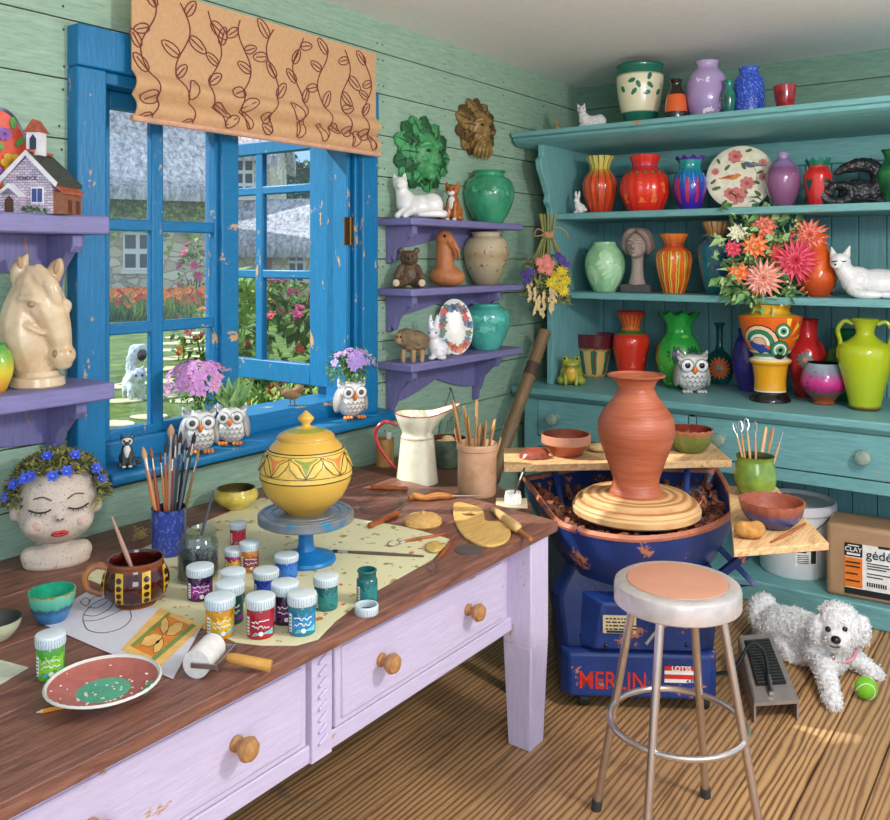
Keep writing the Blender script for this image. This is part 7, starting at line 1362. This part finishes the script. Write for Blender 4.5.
m = MB(); m.tube([(-R*.95, 0, H*.80), (-R*1.5, 0, H*.86), (-R*1.95, 0, H*.74), (-R*1.85, 0, H*.52), (-R*1.3, 0, H*.28), (-R*.95, 0, H*.18)], [.006, .0075, .008, .0075, .006, .005], smooth=5, n=10); tag(m.build('handle', RDH, r), 'red enamel handle')
def bench(u, v, push=0.0): p = on_z(u, v, BZ)[0]; l = p.xy.normalized(); p.x += l.x*push; p.y += l.y*push; return p, (p.x*CT+p.y*ST)/F
p_, s_ = bench(385, 472, .12); r = thing('bamboo_cup', 'light bamboo cup behind the red pitcher handle, holding a white tube', 'cup', p_, face(385)); R = 9*s_; H = 27*s_
m = MB(); m.lathe([(R, 0), (R, H), (R*.86, H), (R*.86, .01), (.001, .01)], 0, 28); m.build('cup', wood('#a8743c', '#cf9a58', (9, 9, 1), 8, .5), r, sharp=40)
p2 = p_+Vector((.0, .0, .012)); q = thing('white_tube', 'white tube standing in the bamboo cup', 'tube', p2, face(385)); m = MB(); m.lathe([(R*.32, 0), (R*.32, H*1.15), (R*.2, H*1.15), (R*.2, H)], 0, 16, c=(R*.4, 0, 0), capt=True); m.build('tube', plain('#e6e6e2', .5), q)
p_, s_ = bench(447, 471, .03); p_ += Vector((.03, .02, 0)); r = thing('bowl', 'brown bowl of eggs between the pitcher and the stoneware crock', 'bowl', p_, face(447)); R = 19*s_; H = 30*s_
m = MB(); m.lathe([(R*.5, 0), (R*.58, .006), (R*.9, H*.5), (R, H), (R*.93, H), (R*.84, H*.55), (.001, H*.42)], 0, 36, mf=lambda f, p: 0 if f < .5 else 1); m.build('bowl', [glazed('#5a6a5a', '#3a4a40'), glazed('#6a3022', '#4a2018')], r, sharp=50)
for i, (a, b_, dz, lab) in enumerate(((-.4, -.2, .6, 'cream egg at the left in the brown bowl'), (.32, -.3, .6, 'cream egg at the right in the brown bowl'), (.02, .35, .68, 'cream egg at the back of the brown bowl'))):
    q = r.matrix_basis.to_quaternion() @ Vector((a*R, b_*R, 0)); e = thing('egg', lab, 'egg', p_+q+Vector((0, 0, H*dz))); m = MB(); m.ell((0, 0, R*.22), (R*.46, R*.36, R*.35), (0, 10, 40*i)); m.build('shell', plain('#e2c48a', .5), e)
p_, s_ = bench(477, 499, .075); r = thing('crock', 'tall tan stoneware crock full of wooden modelling tools', 'pot', p_, face(477)); R = 20*s_; H = 51*s_; CRP = p_
m = MB(); m.lathe([(R*.93, 0), (R*.97, .005), (R*.97, H*.86), (R*1.02, H*.88), (R*1.03, H*.96), (R, H), (R*.9, H), (R*.88, H*.9), (R*.86, .02), (.001, .018)], 0, 44); m.build('body', glazed('#cfa583', '#bd8f6c', .35), r, sharp=40)
dC = (p_.x*CT+p_.y*ST)
def modtool(label, base, tip, col, w0, shape, name='modelling_tool'):
    a, b_ = Vector(base), Vector(tip); d_ = b_-a; L = d_.length; o = thing(name, label, 'tool', a); o.rotation_mode = 'QUATERNION'; o.rotation_quaternion = d_.to_track_quat('Z', 'Y'); m = MB()
    wm = wood(col, '#c79a66', (9, 9, 1), 8, .5)
    if shape == 'blade': m.loft([[(w*cos(t_), w*.45*sin(t_), z) for t_ in [2*pi*i/12 for i in range(12)]] for z, w in ((0, w0*.5), (L*.5, w0*.55), (L*.72, w0*.9), (L*.88, w0*1.1), (L*.97, w0*.8), (L, w0*.2))])
    elif shape == 'rod': m.tube([(0, 0, 0), (0, 0, L*.97), (0, 0, L)], [w0*.6, w0*.6, w0*.4], n=10)
    else: m.tube([(0, 0, 0), (0, 0, L*.5), (0, 0, L*.78)], [w0*.6, w0*.7, w0*.5], smooth=2, n=10)
    m.build('handle', wm, o)
    if shape == 'loop':
        m = MB(); m.tube([(0, 0, L*.76), (0, 0, L*.84)], w0*.5, n=8); m.build('ferrule', STL, o); k_ = w0*1.1; m = MB(); m.tube([(0, 0, L*.83), (k_, 0, L*.9), (k_*.8, 0, L*.98), (0, 0, L), (-k_*.8, 0, L*.98), (-k_, 0, L*.9), (0, 0, L*.83)], .0013, smooth=3, n=6); m.build('wire_loop', STL, o)
    if shape == 'needle': m = MB(); m.tube([(0, 0, L*.78), (0, 0, L)], [.002, .0008], n=6); m.build('needle', STL, o)
    return o
for i, (u, v, col, w0, sh, lab) in enumerate(((453, 400, '#a87040', .010, 'blade', 'broad wooden paddle tool, farthest left and tallest in the crock'), (455, 428, '#9a6a3c', .007, 'blade', 'short wooden tool leaning left over the crock rim'), (464, 406, '#b58550', .008, 'blade', 'pale wooden blade tool second from left in the crock'), (468, 416, '#8f6034', .007, 'blade', 'mid brown tool in the middle of the crock'), (477, 400, '#b0763f', .006, 'rod', 'thin upright wooden stick in the crock'), (481, 424, '#3a2c24', .007, 'blade', 'dark brown tool low in the middle of the crock'), (486, 420, '#a06838', .007, 'blade', 'brown tool right of centre in the crock'), (495, 418, '#b98450', .009, 'blade', 'wide tan tool leaning right in the crock'), (501, 437, '#c9a070', .006, 'blade', 'short pale tool, farthest right in the crock'))):
    k_ = (u-477)/24; modtool(lab, CRP+Vector((ST*k_*R*.4, -CT*k_*R*.4, .02))+Vector((.010*((i % 3)-1), .010*((i*2 % 3)-1), 0)), at_d(u, v, dC+.012*((i*2) % 3-1)), col, w0*1.7, sh)
p_, s_ = bench(513, 505, .0); 
cl_ = thing('pale_board', 'small pale board under the little white ink bottle at the table corner', 'board', (p_.x, p_.y, BZ), face(513)); m = MB(); m.box((-.005, .015, .003), (.115, .115, .006)); m.build('board', wood('#cdb995', '#e0cfae', (1, 9, 1), 6, .6), cl_, bevel=.001)
p_.z = BZ+.006; r = thing('ink_bottle', 'little white bottle with a brush in it, between the crock and the wheel', 'bottle', p_, face(513)); R = 8.5*s_; H = .042
m = MB(); m.lathe([(R*.9, 0), (R, .003), (R, H*.7), (R*.92, H*.78), (R*.92, H), (R*.8, H), (R*.78, H*.5), (.001, H*.5)], 0, 28); pr = [(R, 0), (R, H*.7)]
for k_ in range(3): decal(m, pr, [(-R*.7, H*(.15+k_*.16)), (R*.7, H*(.15+k_*.16)), (R*.7, H*(.2+k_*.16)), (-R*.7, H*(.2+k_*.16))], 1, .0006, 1)
m.build('bottle', [plain('#e6e4de', .4), plain('#6a6a6e', .5)], r, sharp=40); dB = p_.x*CT+p_.y*ST; brush('dark brush standing in the little white bottle', p_+Vector((0, 0, .024)), at_d(525, 467, dB+.02), '#5a3a2c', .0042, .02)
# ------------------------------------------------------------------ on the wheel and its boards
VZ = .738; s_ = WD/F; R = 38*s_; H = 1.172-VZ; r = thing('clay_vase', 'tall freshly thrown terracotta vase with flared rim on the wheel head', 'vase', (WO.x, WO.y, VZ), face(634))
t = NT('thrown_clay'); v = t.coord(); wv = t.new('ShaderNodeTexWave', wave_type='BANDS', bands_direction='Z'); wv.inputs['Scale'].default_value = 30; wv.inputs['Distortion'].default_value = 2.5; wv.inputs['Detail'].default_value = 2; t.link(v, wv.inputs['Vector']); n = t.noise(t.coord('Object', (1, 1, 9)), 5)
t.color(t.ramp(n, [(.3, '#a04e30'), (.7, '#bd6c4c')])); t.surf(.45); t.bump(wv.outputs['Fac'], .16, .003); TER = t.m
m = MB(); pr = [(a*R, b_*H) for a, b_ in crom([(.69, 0), (.70, .02), (.62, .07), (.60, .12), (.72, .24), (.92, .42), (1, .54), (.93, .66), (.66, .78), (.49, .87), (.48, .91), (.60, .97), (.74, .99), (.76, 1)], 5)]; m.lathe(pr, 0, 64); inn = [(a-R*.06, b_) for a, b_ in pr if b_ > H*.5][::-1]; m.lathe([pr[-1], (pr[-1][0]-R*.05, pr[-1][1]+.003)]+inn, 0, 64, capb=False, capt=True); m.build('body', TER, r, sharp=60)
BB = .7655
def pinch(a, f): return (1+.022*f*sin(18*a), .0022*f**6*sin(18*a+1))
vessel('bowl', 'brown clay bowl with buff rim band on the left of the back board', 'bowl', 566, 457, 49, 428, [(.55, 0), (.66, .08), (.9, .5), (.93, .55), (1, .6), (1, 1)], [ringed([(0, '#9a4a30'), (.56, '#a5543a'), (.58, '#c98f74'), (.96, '#c48a70'), (1, '#e6cdbc')], rough=.4), clay('#8a4630', .5)], BB)
vessel('bowl', 'mossy green bowl with crumbled red rim on the right of the back board', 'bowl', 690, 453, 45, 423, [(.5, 0), (.62, .06), (.92, .5), (1, 1)], [ringed([(0, '#5a6a2c'), (.72, '#6f7a38'), (.85, '#a8583a'), (1, '#c47a58')], drip=.2, rough=.35), glazed('#8a3a28', '#5f2418')], BB, n=80, wob=pinch)
p_, s_, d_ = spot(534, 460, 30, BB); r = thing('shell', 'ribbed reddish scallop shell lying on the back board', 'shell', p_, face(534, 20)); m = MB(); a_, b_ = 15*s_, 13*s_; N = 56; loops = []
for j in range(9):
    q = 1-j/8*.985; loop = []
    for i in range(N):
        t_ = 2*pi*i/N; X, Y = q*cos(t_), q*sin(t_); fan = atan2(Y, X+1.25); rb_ = cos(fan*22)
        loop.append((a_*X*(1+.03*rb_*q), b_*Y*(1+.03*rb_*q), .002+.034*sqrt(max(0, 1-q*q))*(1+.0*rb_)+.005*(rb_+1)*(X+1)*.5))
    loops.append(loop)
m.loft([[(x*.97, y*.97, 0) for x, y, z in loops[0]]]+loops); o = m.build('shell', glazed('#a8533a', '#7a3424', .4), r, sharp=60)
p_, s_, d_ = spot(600, 453, 24, BB); r = thing('sponge', 'round pale sponge beside the vase on the back board', 'sponge', p_, 0); m = MB(); m.ell((0, 0, .016), (12*s_, 12*s_, .017)); m.build('sponge', clay('#d9bd86', .9, 60, .8, .2), r)
SBZ = .7405
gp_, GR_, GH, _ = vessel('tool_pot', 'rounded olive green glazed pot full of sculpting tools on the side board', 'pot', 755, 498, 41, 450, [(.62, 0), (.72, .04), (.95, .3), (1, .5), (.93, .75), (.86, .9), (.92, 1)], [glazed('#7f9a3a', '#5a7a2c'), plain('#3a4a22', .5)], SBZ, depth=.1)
dG = on_z(755, 492, SBZ)[1]+.05
for i, (u, v, col, w0, sh, lab) in enumerate(((734, 423, '#c08a50', .006, 'loop', 'wire loop tool, farthest left in the green pot'), (740, 421, '#b87a42', .006, 'loop', 'wire loop tool second from left in the green pot'), (746, 419, '#c99a60', .007, 'loop', 'tallest wire loop tool, left of centre in the green pot'), (755, 422, '#a86a38', .006, 'loop', 'wire loop tool at the centre of the green pot'), (766, 427, '#d0a878', .011, 'rod', 'thick pale wooden stick in the green pot'), (773, 427, '#6a4a34', .007, 'blade', 'dark tipped tool right of the thick stick in the green pot'), (783, 432, '#b07a48', .007, 'needle', 'needle tool leaning right out of the green pot'))):
    k_ = (u-755)/28; modtool(lab, gp_.location+Vector((ST*k_*GR_*.4, -CT*k_*GR_*.4, .02))+Vector((.008*((i % 3)-1), .008*((i*2 % 3)-1), 0)), at_d(u, v, dG+.01*((i*2) % 3-1)), col, w0, sh)
vessel('bowl', 'blue and brown bowl with pinched wavy rim on the side board', 'bowl', 772, 529, 63, 490, [(.52, 0), (.62, .06), (.88, .45), (.98, .9), (1, 1)], [ringed([(0, '#3a3f6a'), (.5, '#454a7a'), (.7, '#8a4a3a'), (1, '#b0624a')], drip=.35, dscale=9, rough=.25), clay('#99503a', .5)], SBZ, n=80, wob=pinch)
p_, s_, d_ = spot(750, 541, 29, SBZ); r = thing('sponge', 'brown and yellow natural sponge at the front of the side board', 'sponge', p_, face(750)); blob('sponge', [('e', (0, 0, .26), (.5, .4, .28)), ('e', (-.2, -.05, .28), (.35, .35, .28)), ('e', (.22, .05, .3), (.3, .33, .28))], clay('#b5813f', .85, 40, .5, .35), r, 29*s_, .04)
o = tool_line('wooden_stick', 'slim brown wooden stick lying on the side board', 'tool', [(771, 542, SBZ+.004), (785, 535, SBZ+.005), (805, 524, SBZ+.005)], [.0025, .005, .0045], REDW)
# ------------------------------------------------------------------ dog
FUR = plain('#e9e6e3', .95, var=.06, scale=80, bump=.3)
p0 = on_z(806, 660, 0)[0]; rv = Vector((ST, -CT, 0)); r_ = ray(838); tv = -Vector((r_[0], r_[1], 0)).normalized(); up = Vector((0, 0, 1))
dg = thing('dog', 'fluffy white curly haired small dog lying on the floor, head raised, wearing a pink collar', 'dog', p0)
def Dp(u, v, d): return at_d(u, v, d)-p0
HC = Dp(838, 627, 3.30); sp = []
E = lambda c_, r: sp.append(('e', tuple(c_), r)); TT = lambda pts, rs: sp.append(('t', [tuple(p) for p in pts], rs))
TT([Dp(782, 630, 3.58), Dp(797, 634, 3.52), Dp(812, 640, 3.44), Dp(828, 646, 3.36)], [.098, .100, .092, .085]); E(Dp(779, 630, 3.60), (.10, .10, .09)); E(Dp(826, 652, 3.34), (.085, .085, .085))
TT([Dp(828, 648, 3.36), Dp(836, 636, 3.31)], [.075, .07])
E(HC, (.082, .082, .078)); E(HC+up*.03, (.075, .075, .06)); E(HC+tv*.058-up*.022-rv*.006, (.046, .05, .036)); E(HC-up*.045+tv*.03, (.055, .05, .04))
E(HC+rv*.080-up*.012, (.03, .042, .062)); E(HC-rv*.076-up*.016, (.028, .04, .058))
TT([Dp(822, 658, 3.31), Dp(827, 678, 3.20), Dp(832, 697, 3.105), Dp(834, 703, 3.075)], [.046, .036, .031, .030]); TT([Dp(846, 652, 3.36), Dp(858, 661, 3.35), Dp(872, 672, 3.32), Dp(877, 674, 3.31)], [.046, .036, .030, .028])
TT([Dp(783, 640, 3.52), Dp(790, 652, 3.45), Dp(800, 656, 3.43)], [.055, .042, .032]); E(Dp(806, 652, 3.42), (.05, .05, .05))
TT([Dp(772, 618, 3.64), Dp(766, 604, 3.68), Dp(760, 608, 3.68), Dp(756, 622, 3.63)], [.035, .042, .05, .022])
body = blob('body', sp, FUR, dg, 1.0, .0052, 3, disp=('VORONOI', .017, -.010))
# every curl lies on the coat: fine tufts of one fur mesh
rg = random.Random(12); me = body.data; m = MB(); vsn = [(v_.co.copy(), v_.normal.copy()) for v_ in me.vertices]; rg.shuffle(vsn)
for co, no in vsn[:5200]:
    d_ = (no+Vector((rg.uniform(-.9, .9), rg.uniform(-.9, .9), rg.uniform(-1.1, .3)))).normalized(); L = rg.uniform(.008, .016)
    if (co-HC-tv*.085).length < .03: continue
    m.leaf(co-no*.002, d_, no, L, .0048, 0, .35)
tag(m.build('coat', FUR, dg, smooth=False), kind='stuff')
for s3, lab in ((-1, 'eye'), (1, 'eye')): m = MB(); m.ell(HC+tv*.078+rv*(s3*.031-.006)+up*.022, .0105, n=12); m.build('eye', plain('#15110f', .08), dg)
m = MB(); m.ell(HC+tv*.112-rv*.008-up*.004, (.018, .018, .0145), n=14); m.build('nose', plain('#1a1718', .25), dg)
m = MB(); a = HC+tv*.108-rv*.008-up*.03; m.tube([a-rv*.022+up*.0-tv*.006, a-up*.004, a+rv*.022-tv*.006], .003, smooth=3, n=6); m.build('mouth', plain('#5a4444', .6), dg)
m = MB(); nc = Dp(833, 642, 3.335); ax = (Dp(838, 630, 3.30)-Dp(828, 650, 3.37)).normalized(); b1 = ax.orthogonal().normalized(); b2 = ax.cross(b1)
m.tube([nc+(b1*cos(2*pi*i/40)+b2*sin(2*pi*i/40))*.083 for i in range(41)], .007, n=8); cl_ = m.build('collar', plain('#d98f94', .5), dg); tag(cl_, 'pink collar')
m = MB(); m.ell(nc+tv*.088-up*.022, (.009, .009, .012), n=10); m.build('tag', metal('#d9b5b0', .3), cl_)
